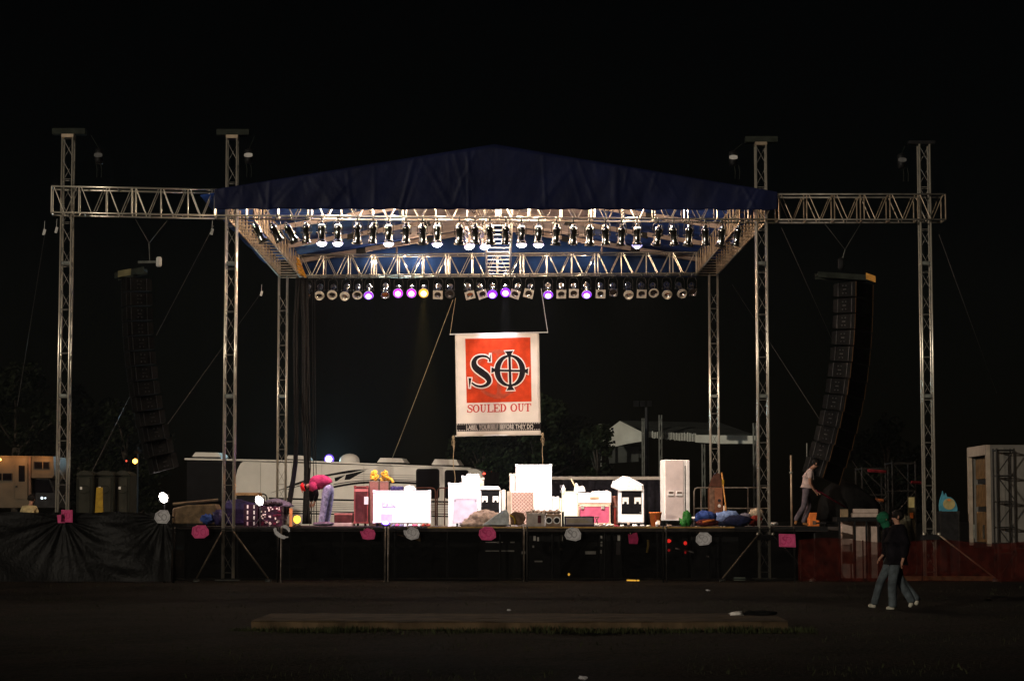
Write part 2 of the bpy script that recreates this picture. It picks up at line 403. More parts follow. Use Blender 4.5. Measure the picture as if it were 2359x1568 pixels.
# ================================================================== TOWERS
ZB, ZT = 9.64, 10.33
def tower(name_label, x, y, ztop, zbase=0., side=0, seed=0, head=True):
    """square lattice tower, .30 m; x, y = centre"""
    t = thing('truss_tower', name_label, 'truss tower', (x, y, zbase), 'lattice towers of the stage roof')
    h = .137
    for sx in (-1, 1):
        for sy in (-1, 1):
            MB().bar((x+sx*h, y+sy*h, zbase+.04), (x+sx*h, y+sy*h, ztop), .025, 8).build('chord', alu, t, smooth=True)
    mb = MB(); step = .575; z = zbase+.2; k = 0
    while z+step < ztop:
        for (ax, ay, bx, by, fl) in ((-1, -1, 1, -1, 0), (1, -1, 1, 1, 1), (1, 1, -1, 1, 0), (-1, 1, -1, -1, 0)):
            p, q = (x+ax*h, y+ay*h), (x+bx*h, y+by*h)
            if (fl+k) % 2 == 0 or True:
                lo, hi = (p, q) if fl else (q, p)
                mb.bar((*lo, z+.03), (*hi, z+step-.03), .008, 5)
            if k % 2 == 0: mb.bar((*p, z), (*q, z), .008, 5)
        z += step; k += 1
    mb.build('lattice', bracem, t)
    for zj in (P(0, 912, y).z, P(0, 607, y).z):
        if zbase+.3 < zj < ztop:
            m2 = MB()
            m2.box((x, y, zj), (.262, .262, .09))
            m2.build('joint_plate', galv, t)
    if head:
        m2 = MB().b2(x-.42, x+.46, y-.14, y+.14, ztop+.01, ztop+.17); m2.build('head_beam', headm, t, bevel=.01)
        MB().b2(x-.16, x+.16, y-.17, y+.17, ztop-.08, ztop+.008).build('head_plate', alu_dim, t)
    MB().b2(x-.3, x+.3, y-.3, y+.3, zbase, zbase+.04).build('base_plate', galv, t)
    return t
yo = .137
OL = (XA(149, 56.5, 700), 56.5+yo); FL = (XA(530, 57.1, 700), 57.1+yo); FR = (XA(1756, 57.9, 700), 57.9+yo); OR_ = (XA(2134.5, 57.9, 700), 57.9+yo)
RL = (XA(649, 71.3, 900), 71.3+yo); RR = (XA(1645.5, 70.6, 900), 70.6+yo)
tOL = tower('leftmost tall lattice tower, rising behind the draped black sheet', *OL, P(0, 312, OL[1]).z)
tFL = tower('tall front lattice tower at the left corner of the blue roof', *FL, P(0, 314, FL[1]).z)
tFR = tower('tall front lattice tower at the right corner of the blue roof', *FR, P(0, 330, FR[1]).z)
tOR = tower('rightmost tall lattice tower, rising behind the red mesh fence', *OR_, P(0, 334, OR_[1]).z, head=False)
tRL = tower('shorter rear lattice tower behind the left side truss, beside the cables', *RL, ZB-.02, ZD, head=False)
tRR = tower('shorter rear lattice tower behind the tall white cabinet at right', *RR, ZB-.02, ZD, head=False)
MB().b2(OR_[0]-.42, OR_[0]+.3, OR_[1]-.12, OR_[1]+.12, P(0, 334, OR_[1]).z+.01, P(0, 334, OR_[1]).z+.1).build('head_beam', blackmetal, tOR)
# outriggers, feet and sleeves at the tower bottoms
def outrigger(t, x, y, z0, x1, y1, mt):
    MB().bar((x, y, z0), (x1, y1, .06), .022, 8).build('outrigger', mt, t, smooth=True)
    MB().lathe([(.09, -.02), (.09, .03), (.03, .06)], 10, Matrix.Translation((x1, y1, 0))).build('foot', galv, t)
outrigger(tFL, FL[0]+.15, 57.05, 1.28, XA(620, 56.8), 56.8, alu_dim)
outrigger(tFL, FL[0]-.15, 57.05, 1.28, XA(455, 56.8), 56.8, alu_dim)
outrigger(tFR, FR[0]-.16, 57.8, 1.22, XA(1662, 56.95), 56.95, alu_dim)
outrigger(tFR, FR[0]+.16, 57.8, 1.22, XA(1868, 56.95), 56.95, blackmetal)
outrigger(tOR, OR_[0]+.16, 57.8, 1.22, XA(2288, 56.95), 56.95, alu_dim)
for t, (x, y) in ((tFR, FR), (tOR, OR_)):
    MB().b2(x-.22, x+.22, y-.22, y+.22, 1.05, 1.2).build('sleeve_block', blackmetal, t, bevel=.01)
    m2 = MB()
    for sx in (-.2, .2): m2.lathe([(.035, -.02), (.045, 0), (.035, .05)], 10, Matrix.Translation((x+sx, y-.26, 1.2)))
    m2.build('knob', alu, t, smooth=True)
MB().b2(OR_[0]-.9, OR_[0]+1.6, 57.66, 57.78, -.02, .1).build('ground_beam', tanp, tOR)

# ================================================================== TRUSSES
def truss(label, a, b, w=.6, n=None, lad=.8, bw=None, rungs=True, toprungs=True, name='box_truss', zb=None, zt=None, mt=None, mt2=None):
    """horizontal box truss between plan points a and b; ladder rungs on its underside and top"""
    zb = ZB if zb is None else zb; zt = ZT if zt is None else zt
    a = Vector((a[0], a[1], 0)); b = Vector((b[0], b[1], 0)); d = b-a; L = d.length; d.normalize(); nrm = Vector((-d.y, d.x, 0))*(w/2)
    t = thing(name, label, 'truss', ((a.x+b.x)/2, (a.y+b.y)/2, zb), 'box trusses of the stage roof')
    mt = mt or alu; mt2 = mt2 or alu
    for s in (-1, 1):
        for z in (zb, zt):
            p, q = a+nrm*s, b+nrm*s
            MB().bar((p.x, p.y, z), (q.x, q.y, z), .025, 8).build('chord', mt, t, smooth=True)
    n = n or max(1, round(L/.85)); mb = MB(); m3 = mb
    for i in range(n+1):
        for s in (-1, 1):
            p = a+d*(L*i/n)+nrm*s
            if i % 3 == 0 and 0 < i < n:
                for e in (-.05, .05):
                    q = p+d*e; mb.bar((q.x, q.y, zb), (q.x, q.y, zt), .017, 6)
            else: mb.bar((p.x, p.y, zb), (p.x, p.y, zt), .017, 6)
            if i < n:
                pm = a+d*(L*(i+.5)/n)+nrm*s; p2 = a+d*(L*(i+1)/n)+nrm*s
                e = d*.06
                mb.bar((p.x+e.x, p.y+e.y, zt), (pm.x-e.x*.4, pm.y-e.y*.4, zb), .013, 5); mb.bar((pm.x+e.x*.4, pm.y+e.y*.4, zb), (p2.x-e.x, p2.y-e.y, zt), .013, 5)
    k = max(2, round(L/lad))
    for i in range(k+1):
        p = a+d*(L*i/k)
        for z in ((zb, zt) if rungs else ()):
            if z == zt and (i % 2 or not toprungs): continue
            m3.bar((p.x-nrm.x, p.y-nrm.y, z), (p.x+nrm.x, p.y+nrm.y, z), .018, 5)
    mb.build('lattice', mt2, t)
    return t
LW = truss('left wing box truss reaching past the leftmost tower', (XA(119, 56.6, 500), OL[1]), (FL[0]-.45, FL[1]-.01), .6, 6)
RW = truss('right wing box truss reaching past the rightmost tower', (FR[0]+.45, FR[1]), (XA(2173, 58, 500), OR_[1]), .6, 6, mt=bracem, mt2=alu_dim)  # darker metals put the dim light on this wing into its colour
FT = truss('front box truss below the blue gable, carrying a row of chrome lamps', (FL[0]-.44, FL[1]), (FR[0]+.44, FR[1]), .6, 18, .85)
RT = truss('rear box truss above the red banner, carrying a row of ringed lamps', (RL[0]+.56, RL[1]), (RR[0]-.56, RR[1]), .6, 16, .85)
LS = truss('left side box truss running back from the front tower, seen from below', (FL[0]+.2, FL[1]+.33), (RL[0]+.2, RL[1]+.3), .68, 16, .72, mt=alu_dim, mt2=alu_dim)
RS = truss('right side box truss running back from the front tower, seen from below', (FR[0]-.2, FR[1]+.33), (RR[0]-.2, RR[1]+.3), .68, 16, .72, mt=alu_dim, mt2=alu_dim)
xc0, xc1 = XA(1147, 57.5, 500), XA(1147.5, 71, 640)
CTR = truss('centre box truss running back like a bright ladder to the rear truss', (xc0, 57.9), (xc1, 70.7), .76, 8, .95, toprungs=False)

# ================================================================== BLUE CANOPY
yF0 = 56.62
can = thing('stage_canopy', 'dark blue gabled canopy over the stage with pale centre panels underneath', 'canopy', (xc0, 57, ZT))
apexF = P(1139, 333, yF0+.35); lF, rF = P(494, 437, yF0), P(1790, 443, yF0+.75); zbl, zbr = P(494, 481, yF0).z, P(1790, 483, yF0+.75).z
def fascia():
    mb = MB(); nx, nz = 420, 14; vs = []; rngc = random.Random(8)
    creases = [(rngc.uniform(0, 1)**1.6, rngc.uniform(-.9, .9), rngc.uniform(.012, .036), rngc.uniform(.025, .06), rngc.uniform(-.2, .9)) for _ in range(46)]
    for j in range(nz+1):
        for i in range(nx+1):
            f = i/nx; x = lF.x+(rF.x-lF.x)*f; y = lF.y+(rF.y-lF.y)*f
            ztop = lF.z+(apexF.z-lF.z)*((x-lF.x)/(apexF.x-lF.x)) if x < apexF.x else rF.z+(apexF.z-rF.z)*((rF.x-x)/(rF.x-apexF.x))
            zb_ = zbl+(zbr-zbl)*f-.02*abs(math.sin(i*.12))-.01*math.sin(i*.37)
            g = j/nz; z = zb_+(ztop-zb_)*g
            wob = .01*math.sin(x*5+z*2.2)+.006*math.sin(x*11-z*5+1)+.014*math.sin(x*1.7-z*3)+.012*math.exp(-((x-apexF.x)/.04)**2)
            wob *= .35+1.3*abs(x-apexF.x)/7.5
            for cf, csl, cam, cwd, g0 in creases:
                dd = (x-lF.x-cf*(rF.x-lF.x)-csl*(z-zb_))/cwd
                if abs(dd) < 3 and g > g0-.3: wob -= cam*math.exp(-dd*dd)*min(1, max(0, (g-g0+.3)*3))
            vs.append((x, y-.06+wob*(1-.6*g)+.02*(1-g), z))
    n = nx+1
    mb.add(vs, [(j*n+i, j*n+i+1, (j+1)*n+i+1, (j+1)*n+i) for j in range(nz) for i in range(nx)])
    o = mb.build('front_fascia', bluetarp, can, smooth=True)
    s = o.modifiers.new('cloth', 'SOLIDIFY'); s.thickness = .012; s.offset = 1
fascia()
yR = 72.0
slL = (apexF.z-lF.z)/(apexF.x-lF.x); slR = (apexF.z-rF.z)/(rF.x-apexF.x)
def zroof(x):
    return apexF.z-.07-(slL*(apexF.x-x) if x < apexF.x else slR*(x-apexF.x))
def roof_strip(name, x0, x1, m, y0=yF0, y1=yR, dz=0.):
    mb = MB(); nx, ny = 8, 20; vs = []
    for j in range(ny+1):
        for i in range(nx+1):
            x = x0+(x1-x0)*i/nx; y = y0+(y1-y0)*j/ny
            sag = .05*math.sin(math.pi*(j % 5)/5)
            vs.append((x, y, zroof(x)-sag+dz))
    n = nx+1
    mb.add(vs, [(j*n+i, j*n+i+1, (j+1)*n+i+1, (j+1)*n+i) for j in range(ny) for i in range(nx)])
    o = mb.build(name, m, can, smooth=True)
    s = o.modifiers.new('cloth', 'SOLIDIFY'); s.thickness = .015; s.offset = 1
cx = apexF.x
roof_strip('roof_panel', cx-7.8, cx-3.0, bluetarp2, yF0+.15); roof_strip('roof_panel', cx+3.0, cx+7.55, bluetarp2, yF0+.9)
roof_strip('centre_panel', cx-3.0, cx, liner, yF0+.35); roof_strip('centre_panel', cx, cx+3.0, liner, yF0+.5)
mb = MB(); vs = []
zl = ZB+.06
for i in range(61):
    x = RL[0]+.45+(RR[0]-RL[0]-.9)*i/60; w = .04*math.sin(i*.9)+.02*math.sin(i*2.3)
    vs += [(x, yR+.05+w, zl), (x, yR+.05+w*.4, (zl+zroof(x))/2), (x, yR+.02, zroof(x))]
mb.add(vs, [(i*3+j, (i+1)*3+j, (i+1)*3+j+1, i*3+j+1) for i in range(60) for j in range(2)])
o = mb.build('rear_fascia', mat('deep blue rear skin', (.011, .032, .11), .8, 0, .5, .8, .3, 7, spec=.03), can, smooth=True); s = o.modifiers.new('cloth', 'SOLIDIFY'); s.thickness = .012
for y in (58.8, 63.5, 67.6, 71.5):
    for sgn in (-1, 1):
        xe = cx+sgn*6.85
        for q0, q1 in ((0.02, .31), (.355, .645), (.69, .99)):
            mb = MB(); pts = []
            for q in (q0, q1):
                x = cx+(xe-cx)*q; z = zroof(x)-.2
                pts.append([(x, y-.06, z-.05), (x, y+.06, z-.05), (x, y+.06, z+.09), (x, y-.06, z+.09)])
            mb.hull(pts[0], pts[1]); mb.build('rafter', rafterm, can)
        for q in (.333, .668):
            x = cx+(xe-cx)*q; z = zroof(x)-.215
            MB().box((x, y, z), (.36, .1, .17), Matrix.Rotation(sgn*.16, 3, 'Y')).build('splice_plate', blackmetal, can)
for u in (914, 1386):
    x = XA(u, 71.5, 580); MB().bar((x, 71.35, ZT+.03), (x, 71.45, zroof(x)-.3), .03, 8).build('king_post', rafterm, can)
MB().bar((cx, yF0+.4, apexF.z-.1), (cx, yR-.1, apexF.z-.1), .05, 8).build('ridge_beam', rafterm, can)

# ================================================================== LAMPS
def par_meshes():
    M = {}
    M['body'] = MB().lathe([(.012, .3), (.05, .298), (.056, .29), (.058, .235), (.07, .222), (.096, .205), (.106, .17), (.108, .13), (.1, .09), (.1, -.17), (.112, -.18), (.124, -.19), (.124, -.262), (.117, -.262), (.117, -.2), (.098, -.19)], 20, cap1=False)
    M['yoke'] = MB().tube([(-.128, 0, -.42), (-.135, 0, -.2), (-.1, 0, -.1), (0, 0, -.085), (.1, 0, -.1), (.135, 0, -.2), (.128, 0, -.42)], .008, 6)
    M['yoke'].bar((0, 0, -.085), (0, 0, -.02), .018, 8)
    for sx in (-1, 1): M['yoke'].bar((sx*.105, 0, -.42), (sx*.15, 0, -.42), .022, 8)
    M['clamp'] = MB().tube([(-.0, -.055, -.03), (0, -.05, .03), (0, 0, .055), (0, .05, .03), (0, .055, -.03)], .016, 6).box((0, 0, -.025), (.045, .12, .03))
    M['lens'] = MB().lathe([(.001, -.205), (.05, -.2), (.09, -.185), (.112, -.178)], 18, cap1=True)
    M['lens_lit'] = MB().lathe([(.001, -.36), (.05, -.352), (.1, -.325), (.135, -.29), (.145, -.266)], 20, cap1=True)  # outsized dome, its glow imitates the bloom round a lit lamp
    M['ring'] = MB().lathe([(.108, -.27), (.148, -.27), (.15, -.285), (.106, -.285), (.108, -.27)], 24, cap0=False, cap1=False)
    sq = MB(); n = 24; vs = []
    for z in (-.27, -.284):
        for k in range(n):
            a = 2*math.pi*k/n; c, s_ = math.cos(a), math.sin(a); e = .142/max(abs(c), abs(s_))
            vs += [(c*e, s_*e, z), (c*.1, s_*.1, z)]
    fs = []
    for k in range(n):
        j = (k+1) % n
        fs += [(2*k, 2*j, 2*j+1, 2*k+1), (2*n+2*k+1, 2*n+2*j+1, 2*n+2*j, 2*n+2*k), (2*k, 2*n+2*k, 2*n+2*j, 2*j), (2*k+1, 2*j+1, 2*n+2*j+1, 2*n+2*k+1)]
    sq.add(vs, fs); M['square'] = sq
    M['hat'] = MB().lathe([(.112, -.286), (.116, -.36), (.12, -.36), (.117, -.286), (.112, -.286)], 20, cap0=False, cap1=False)
    M['vent'] = MB().lathe([(.06, .238), (.061, .232), (.073, .221), (.099, .204), (.098, .206), (.071, .225), (.059, .236), (.06, .238)], 18, cap0=False, cap1=False)
    M['clips'] = MB().lathe([(.124, -.235), (.13, -.235), (.13, -.25), (.124, -.25), (.124, -.235)], 16, cap0=False, cap1=False)
    for k in range(4):
        a = math.pi/4+k*math.pi/2; M['clips'].box((math.cos(a)*.135, math.sin(a)*.135, -.25), (.03, .03, .04))
    out = {}
    for k, b in M.items():
        me = bpy.data.meshes.new('par_'+k); me.from_pydata(b.v, [], b.f); me.validate(); me.update(); me.polygons.foreach_set('use_smooth', [k not in ('square', 'clips')]*len(me.polygons))
        out[k] = me
    return out
PM = par_meshes()
lens_dark = mat('dark lamp lens', (.03, .022, .018), .1, 0, .2, 20)
lens_amb = mat('unlit amber lens', (.3, .09, .03), .3, 0, .2, 20)
gelm = mat('pale gel frame', (.72, .66, .55), .55, .2, .12, 20)
gelb = mat('dark gel frame', (.06, .055, .05), .5, .4, .2, 20)
yokem = mat('lamp yoke paint', (.05, .045, .04), .5, .3, .3, 20, spec=.3)
mesh_cache = {}
def pmesh(k, m):
    if (k, m.name) not in mesh_cache:
        me = PM[k].copy(); me.materials.append(m); mesh_cache[(k, m.name)] = me
    return mesh_cache[(k, m.name)]
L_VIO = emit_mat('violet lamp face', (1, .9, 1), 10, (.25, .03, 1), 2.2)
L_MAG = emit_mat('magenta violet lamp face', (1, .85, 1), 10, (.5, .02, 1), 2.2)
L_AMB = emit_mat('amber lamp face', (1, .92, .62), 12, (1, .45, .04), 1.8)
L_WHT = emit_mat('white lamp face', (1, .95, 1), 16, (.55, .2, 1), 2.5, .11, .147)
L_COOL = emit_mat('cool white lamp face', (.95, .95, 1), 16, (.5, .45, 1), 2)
L_VENT = emit_mat('light leak at the vents', (1, .97, .85), 3.5)
def par(label, x, y, z, tilt, side, kind, lit, bodym, frame, group, power=0, cap=0, aim=None, cone=60, col=(1, .93, .96)):
    """hanging par can. tilt > 0 leans the mouth upstage; side > 0 to the right"""
    t = thing('par_can', label, 'stage lamp', (x, y, z), group)
    def part(k, m, name, rot=True):
        o = bpy.data.objects.new(name, pmesh(k, m)); COL.objects.link(o); o.parent = t
        if rot: o.location = (0, 0, -.42); o.rotation_euler = (R(tilt), R(-side), 0)
        return o
    part('clamp', galv, 'clamp', False); part('yoke', yokem, 'yoke', False)
    part('body', bodym, 'can_body')
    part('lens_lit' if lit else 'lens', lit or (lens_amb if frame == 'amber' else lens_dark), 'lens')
    if lit and tilt > 0: part('vent', L_VENT, 'rear_vent')
    if kind == 'ring': part('ring', gelm, 'gel_frame')
    elif kind == 'square': part('square', gelm, 'gel_frame')
    elif kind == 'dring': part('ring', gelm, 'gel_frame'); part('hat', gelm, 'top_hat')
    elif kind == 'clips': part('clips', chrome, 'frame_clip')
    elif kind == 'dark': part('ring', gelb, 'gel_frame')
    if power:
        ld = bpy.data.lights.new('lamp_beam', 'SPOT'); ld.energy = power; ld.color = col; ld.spot_size = R(cone); ld.spot_blend = .75; ld.shadow_soft_size = .1
        lo = bpy.data.objects.new('lamp_beam', ld); COL.objects.link(lo); lo.parent = t
        M = Matrix.Rotation(R(-side), 4, 'Y') @ Matrix.Rotation(R(tilt), 4, 'X')
        d = (Vector(aim)-Vector((x, y, z-.42))).normalized() if aim else (M @ Vector((0, 0, -1)))
        lo.location = Vector((0, 0, -.42))+(M @ Vector((0, 0, -.4))); lo.rotation_euler = d.to_track_quat('-Z', 'Y').to_euler()
    if cap:
        ld = bpy.data.lights.new('roof_fill', 'POINT'); ld.energy = cap*5.2; ld.color = (1, .74, .52); ld.shadow_soft_size = .05  # added point light inside the truss, brightens the roof underside
        lo = bpy.data.objects.new('roof_fill', ld); COL.objects.link(lo); lo.parent = t; lo.location = (0, .62, .5)
    return t
front = [(596, 0), (635, 0), (669, 0), (705, 0), (741, 1), (778, 1), (823, 0), (859, 0), (895, 1), (935, 0), (973, 0), (1007, 1), (1058, 0), (1094, 0), (1128, 0), (1165, 0), (1201, 1), (1240, 1), (1281, 0), (1320, 0), (1358, 0), (1394, 0), (1431, 0), (1467, 2), (1515, 0), (1551, 0), (1586, 0), (1624, 0), (1661, 0), (1697, 0)]
GF = 'chrome lamps hung along the front truss'; GR = 'ringed lamps hung along the rear truss'
FSIDE = {596: -28, 635: -26, 669: -28, 705: -2, 823: 3, 859: 6, 935: 2, 1515: 10, 1551: -8, 1586: 4, 1624: -3, 1661: 4, 1697: 9}
yft = lambda x: FL[1]+(x-FL[0])/(FR[0]-FL[0])*(FR[1]-FL[1])
lit_aims = {741: ((-5.4, 59.9, 2.1), 2500, (1, .24, .5)), 778: ((-2.6, 62, 1.7), 2800, (1, .8, .95)), 895: ((-1.2, 62.2, 2.0), 2500, (1, .93, .95)), 1007: ((-.25, 71, 5.2), 2300, (1, .8, .62)),
            1201: ((.7, 62.3, 2.2), 2500, (1, .93, .93)), 1240: ((1.9, 62.3, 1.8), 2500, (1, .9, .84)), 1467: ((3.9, 62.5, 2.2), 2500, (1, .78, .66))}
for i, (u, lit) in enumerate(front):
    x0 = XA(u, 57.3, 520); y = yft(x0)-.3+.0; x = XA(u, y, 520)
    if lit:
        aim, pw, c = lit_aims[u]
        lb = 'lit chrome lamp on the front truss, %s glowing one from the cable bundle end' % ORD[sum(1 for q, l in front[:i] if l)]
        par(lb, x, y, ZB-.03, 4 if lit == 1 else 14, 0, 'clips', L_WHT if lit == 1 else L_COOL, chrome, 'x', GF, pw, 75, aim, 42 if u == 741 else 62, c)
    else:
        k = sum(1 for q, l in front[:i] if not l)
        lb = ('unlit chrome lamp on the front truss, %s dark one from the cable bundle end' % ORD[k]) if k < 12 else ('unlit chrome lamp on the front truss, %s dark one from the tall cabinet end' % ORD[len([1 for q, l in front[i+1:] if not l])])
        par(lb, x, y, ZB-.03, 16+(i*7 % 9), -FSIDE.get(u, (i*5 % 7)-3), 'clips' if i % 2 else 'dark', None, chrome, 'x', GF)
# two lit lamps on the rear chord of the front truss, half hidden behind the others
for u, nm in ((1076, 'left'), (1112, 'right')):
    y = yft(0)+.3; x = XA(u, y, 520)
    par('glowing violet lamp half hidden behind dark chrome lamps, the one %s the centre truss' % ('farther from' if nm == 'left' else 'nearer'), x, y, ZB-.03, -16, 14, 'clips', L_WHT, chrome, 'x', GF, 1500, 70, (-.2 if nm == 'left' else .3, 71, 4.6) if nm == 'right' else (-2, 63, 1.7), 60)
rear = [(706, 'clips', 0), (735, 'dring', 0), (765, 'dring', 0), (796, 'dring', 0), (823, 'ring', 0), (849, 'ring', L_VIO), (887, 'clips', 0), (917, 'ring', L_MAG), (948, 'ring', L_MAG), (976, 'square', L_AMB), (1009, 'square', 0), (1036, 'dark', 0),
        (1079, 'square', 0), (1107, 'square', 0), (1134, 'clips', L_VIO), (1164, 'clips', L_VIO), (1190, 'square', 0), (1220, 'square', 0), (1262, 'ring', L_VIO), (1292, 'square', 0), (1321, 'square', 0), (1350, 'square', L_VIO), (1382, 'square', 0), (1411, 'clips', 0),
        (1446, 'dring', 0), (1476, 'square', 0), (1503, 'ring', 0), (1534, 'dring', 0), (1564, 'dring', 0), (1592, 'clips', 0)]
RSIDE = {1079: 14, 1107: 18, 1190: -18, 1220: -14, 796: -8, 1564: 16, 706: -6}
RCOL = {849: (.45, .35, 1), 917: (.7, .25, 1), 948: (.7, .3, 1), 976: (1, .72, .2), 1134: (.8, .75, 1), 1164: (.92, .85, 1), 1262: (.4, .25, 1), 1350: (.4, .25, 1)}
RPOW = {849: 500, 917: 500, 948: 500, 976: 24000, 1134: 420, 1164: 16000, 1262: 350, 1350: 350}
KN = {'clips': 'bare', 'dring': 'double ringed', 'ring': 'single ringed', 'square': 'square framed', 'dark': 'dark ringed'}
yrt = lambda x: RL[1]+(x-RL[0])/(RR[0]-RL[0])*(RR[1]-RL[1])
for i, (u, kind, lit) in enumerate(rear):
    x = XA(u, yrt(0)-.3, 660); y = yrt(x)-.3
    if lit:
        cn = {L_VIO: 'violet', L_MAG: 'magenta', L_AMB: 'amber'}[lit]; kk = sum(1 for q in rear[:i] if q[2] is lit)
        lb = 'lamp glowing amber on the rear truss' if lit is L_AMB else 'lamp glowing %s on the rear truss, %s of that colour from the cable end' % (cn, ORD[kk])
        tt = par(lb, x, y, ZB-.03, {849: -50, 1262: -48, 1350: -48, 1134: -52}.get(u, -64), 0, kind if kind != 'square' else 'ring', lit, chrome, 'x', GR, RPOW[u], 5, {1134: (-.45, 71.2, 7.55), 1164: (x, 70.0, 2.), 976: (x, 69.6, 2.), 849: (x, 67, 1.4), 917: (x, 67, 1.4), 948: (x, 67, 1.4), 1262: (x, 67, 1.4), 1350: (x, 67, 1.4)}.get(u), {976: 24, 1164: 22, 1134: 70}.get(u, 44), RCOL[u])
    else:
        kk = sum(1 for q in rear[:i] if q[1] == kind and not q[2])
        lb = 'unlit %s lamp on the rear truss, %s such one from the cable bundle end' % (KN[kind], ORD[kk])
        tt = par(lb, x, y, ZB-.03, -46-(i*5 % 15), RSIDE.get(u, (i*3 % 5)-2), kind, 0, chrome, 'amber' if i % 3 == 0 else 'x', GR)
    tt.scale = (1.12, 1.12, 1.12)
# ================================================================== BANNER
YBN = 71.12
def bz(px, py, dy=0.):      # position on the banner, from a 3.409x enlargement
    return P((1250+px/3.409)/1.2757, (880+py/3.409)/1.2757, YBN+dy)
ban = thing('banner', 'white hanging banner with a red square, SOULED OUT lettering and a film strip', 'banner', bz(715, 335))
def rip(x, z):
    return .018*math.sin(x*2.6+z*.7)+.012*math.sin(x*5.3-z*1.9)
def bgrid(c4, nx, ny, dy, name, m, th=.0):
    mb = MB(); vs = []
    for j in range(ny+1):
        for i in range(nx+1):
            s, t = i/nx, j/ny
            px = (c4[0][0]*(1-s)+c4[1][0]*s)*(1-t)+(c4[3][0]*(1-s)+c4[2][0]*s)*t
            py = (c4[0][1]*(1-s)+c4[1][1]*s)*(1-t)+(c4[3][1]*(1-s)+c4[2][1]*s)*t
            p = bz(px, py, dy); vs.append((p.x, p.y+rip(p.x, p.z), p.z))
    n = nx+1
    mb.add(vs, [(j*n+i, (j+1)*n+i, (j+1)*n+i+1, j*n+i+1) for j in range(ny) for i in range(nx)])
    return mb.build(name, m, ban, smooth=True)
o = bgrid([(295, 340), (1136, 325), (1155, 1355), (312, 1370)], 30, 30, 0, 'cloth', bannerw)
s = o.modifiers.new('cloth', 'SOLIDIFY'); s.thickness = .004; s.offset = -1
bgrid([(397, 392), (1050, 378), (1062, 1020), (412, 1035)], 24, 24, -.007, 'red_square', bannerr)
bgrid([(313, 1241), (1153, 1228), (1155, 1308), (314, 1321)], 24, 4, -.007, 'film_strip', bannerk)
def brib(pts, ws, dy, mb):
    """ribbon given in enlargement pixels"""
    w3 = []; k = (bz(100, 0)-bz(0, 0)).x/100
    # resample for the ripple
    q = []; qw = []
    for i in range(len(pts)-1):
        n = max(1, int(math.hypot(pts[i+1][0]-pts[i][0], pts[i+1][1]-pts[i][1])/30))
        for j in range(n):
            f = j/n; q.append((pts[i][0]+(pts[i+1][0]-pts[i][0])*f, pts[i][1]+(pts[i+1][1]-pts[i][1])*f))
            a = ws[i] if isinstance(ws, list) else ws; b = ws[i+1] if isinstance(ws, list) else ws
            qw.append(a+(b-a)*f)
    q.append(pts[-1]); qw.append(ws[-1] if isinstance(ws, list) else ws)
    wp = [bz(*p) for p in q]; m0 = len(mb.v)
    mb.ribbon([(p.x, p.z) for p in wp], [w*k for w in qw], YBN+dy, .003)
    for i in range(m0, len(mb.v)):
        x, y, z = mb.v[i]; mb.v[i] = (x, y+rip(x, z), z)
def smoothpts(pts, n=6):
    out = []
    for i in range(len(pts)-1):
        p0 = pts[max(i-1, 0)]; p1 = pts[i]; p2 = pts[i+1]; p3 = pts[min(i+2, len(pts)-1)]
        for j in range(n):
            t = j/n
            out.append(tuple(.5*((2*b)+(-a+c)*t+(2*a-5*b+4*c-d)*t*t+(-a+3*b-3*c+d)*t**3) for a, b, c, d in zip(p0, p1, p2, p3)))
    out.append(tuple(pts[-1])); return out
S_ = smoothpts([(640, 596, 14), (612, 572, 20), (560, 566, 24), (508, 585, 36), (484, 632, 50), (502, 682, 62), (560, 727, 68), (615, 770, 62), (636, 816, 48), (612, 852, 34), (560, 869, 24), (505, 860, 20), (462, 832, 16)])
def emblem_s(mb, grow, dy):
    brib([(a, b) for a, b, c in S_], [c+grow for a, b, c in S_], dy, mb)
    brib([(652-grow*.1, 545-grow*.45), (643, 622+grow*.4)], [4+grow, 22+grow], dy, mb)
    brib([(445, 785-grow*.4), (441, 882+grow*.45)], [30+grow, 4+grow], dy, mb)
def emblem_o(mb, grow, dy, cx=845, cy=712, k=1.):
    n = 56; pts = []; ws = []
    for i in range(n+1):
        a = 2*math.pi*i/n; pts.append((cx+126*k*math.cos(a), cy+148*k*math.sin(a))); ws.append(20+36*abs(math.cos(a))**1.5+grow)
    brib(pts, ws, dy, mb)
    h = grow*.45
    brib([(836, 516-h), (838, 540), (841, 575), (845, 712), (849, 850), (851, 885), (852, 908+h)], [88+grow, 52+grow, 24+grow, 24+grow, 24+grow, 52+grow, 84+grow], dy-.0012, mb)
    brib([(660-h, 706), (684, 707), (708, 709), (845, 712), (985, 714), (1004, 715), (1027+h, 717)], [62+grow, 36+grow, 20+grow, 20+grow, 20+grow, 36+grow, 62+grow], dy-.0024, mb)
mb = MB()
n = 40; brib([(725+225*math.cos(2*math.pi*i/n), 745+225*math.sin(2*math.pi*i/n)) for i in range(n+1)], 34, -.010, mb)
brib([(722, 500), (724, 540), (728, 700), (736, 930), (740, 990)], [60, 30, 30, 40, 130], -.0112, mb)
mb.build('ghost_emblem', bannerr2, ban)
mb = MB(); emblem_s(mb, 24, -.017); mb.build('letter_outline', bannerw, ban); mb = MB(); emblem_o(mb, 22, -.0172); mb.build('letter_outline', bannerw, ban)
mb = MB(); emblem_s(mb, 0, -.024); mb.build('letter', bannerk, ban)
mb = MB(); emblem_o(mb, 0, -.0242); mb.build('letter', bannerk, ban)
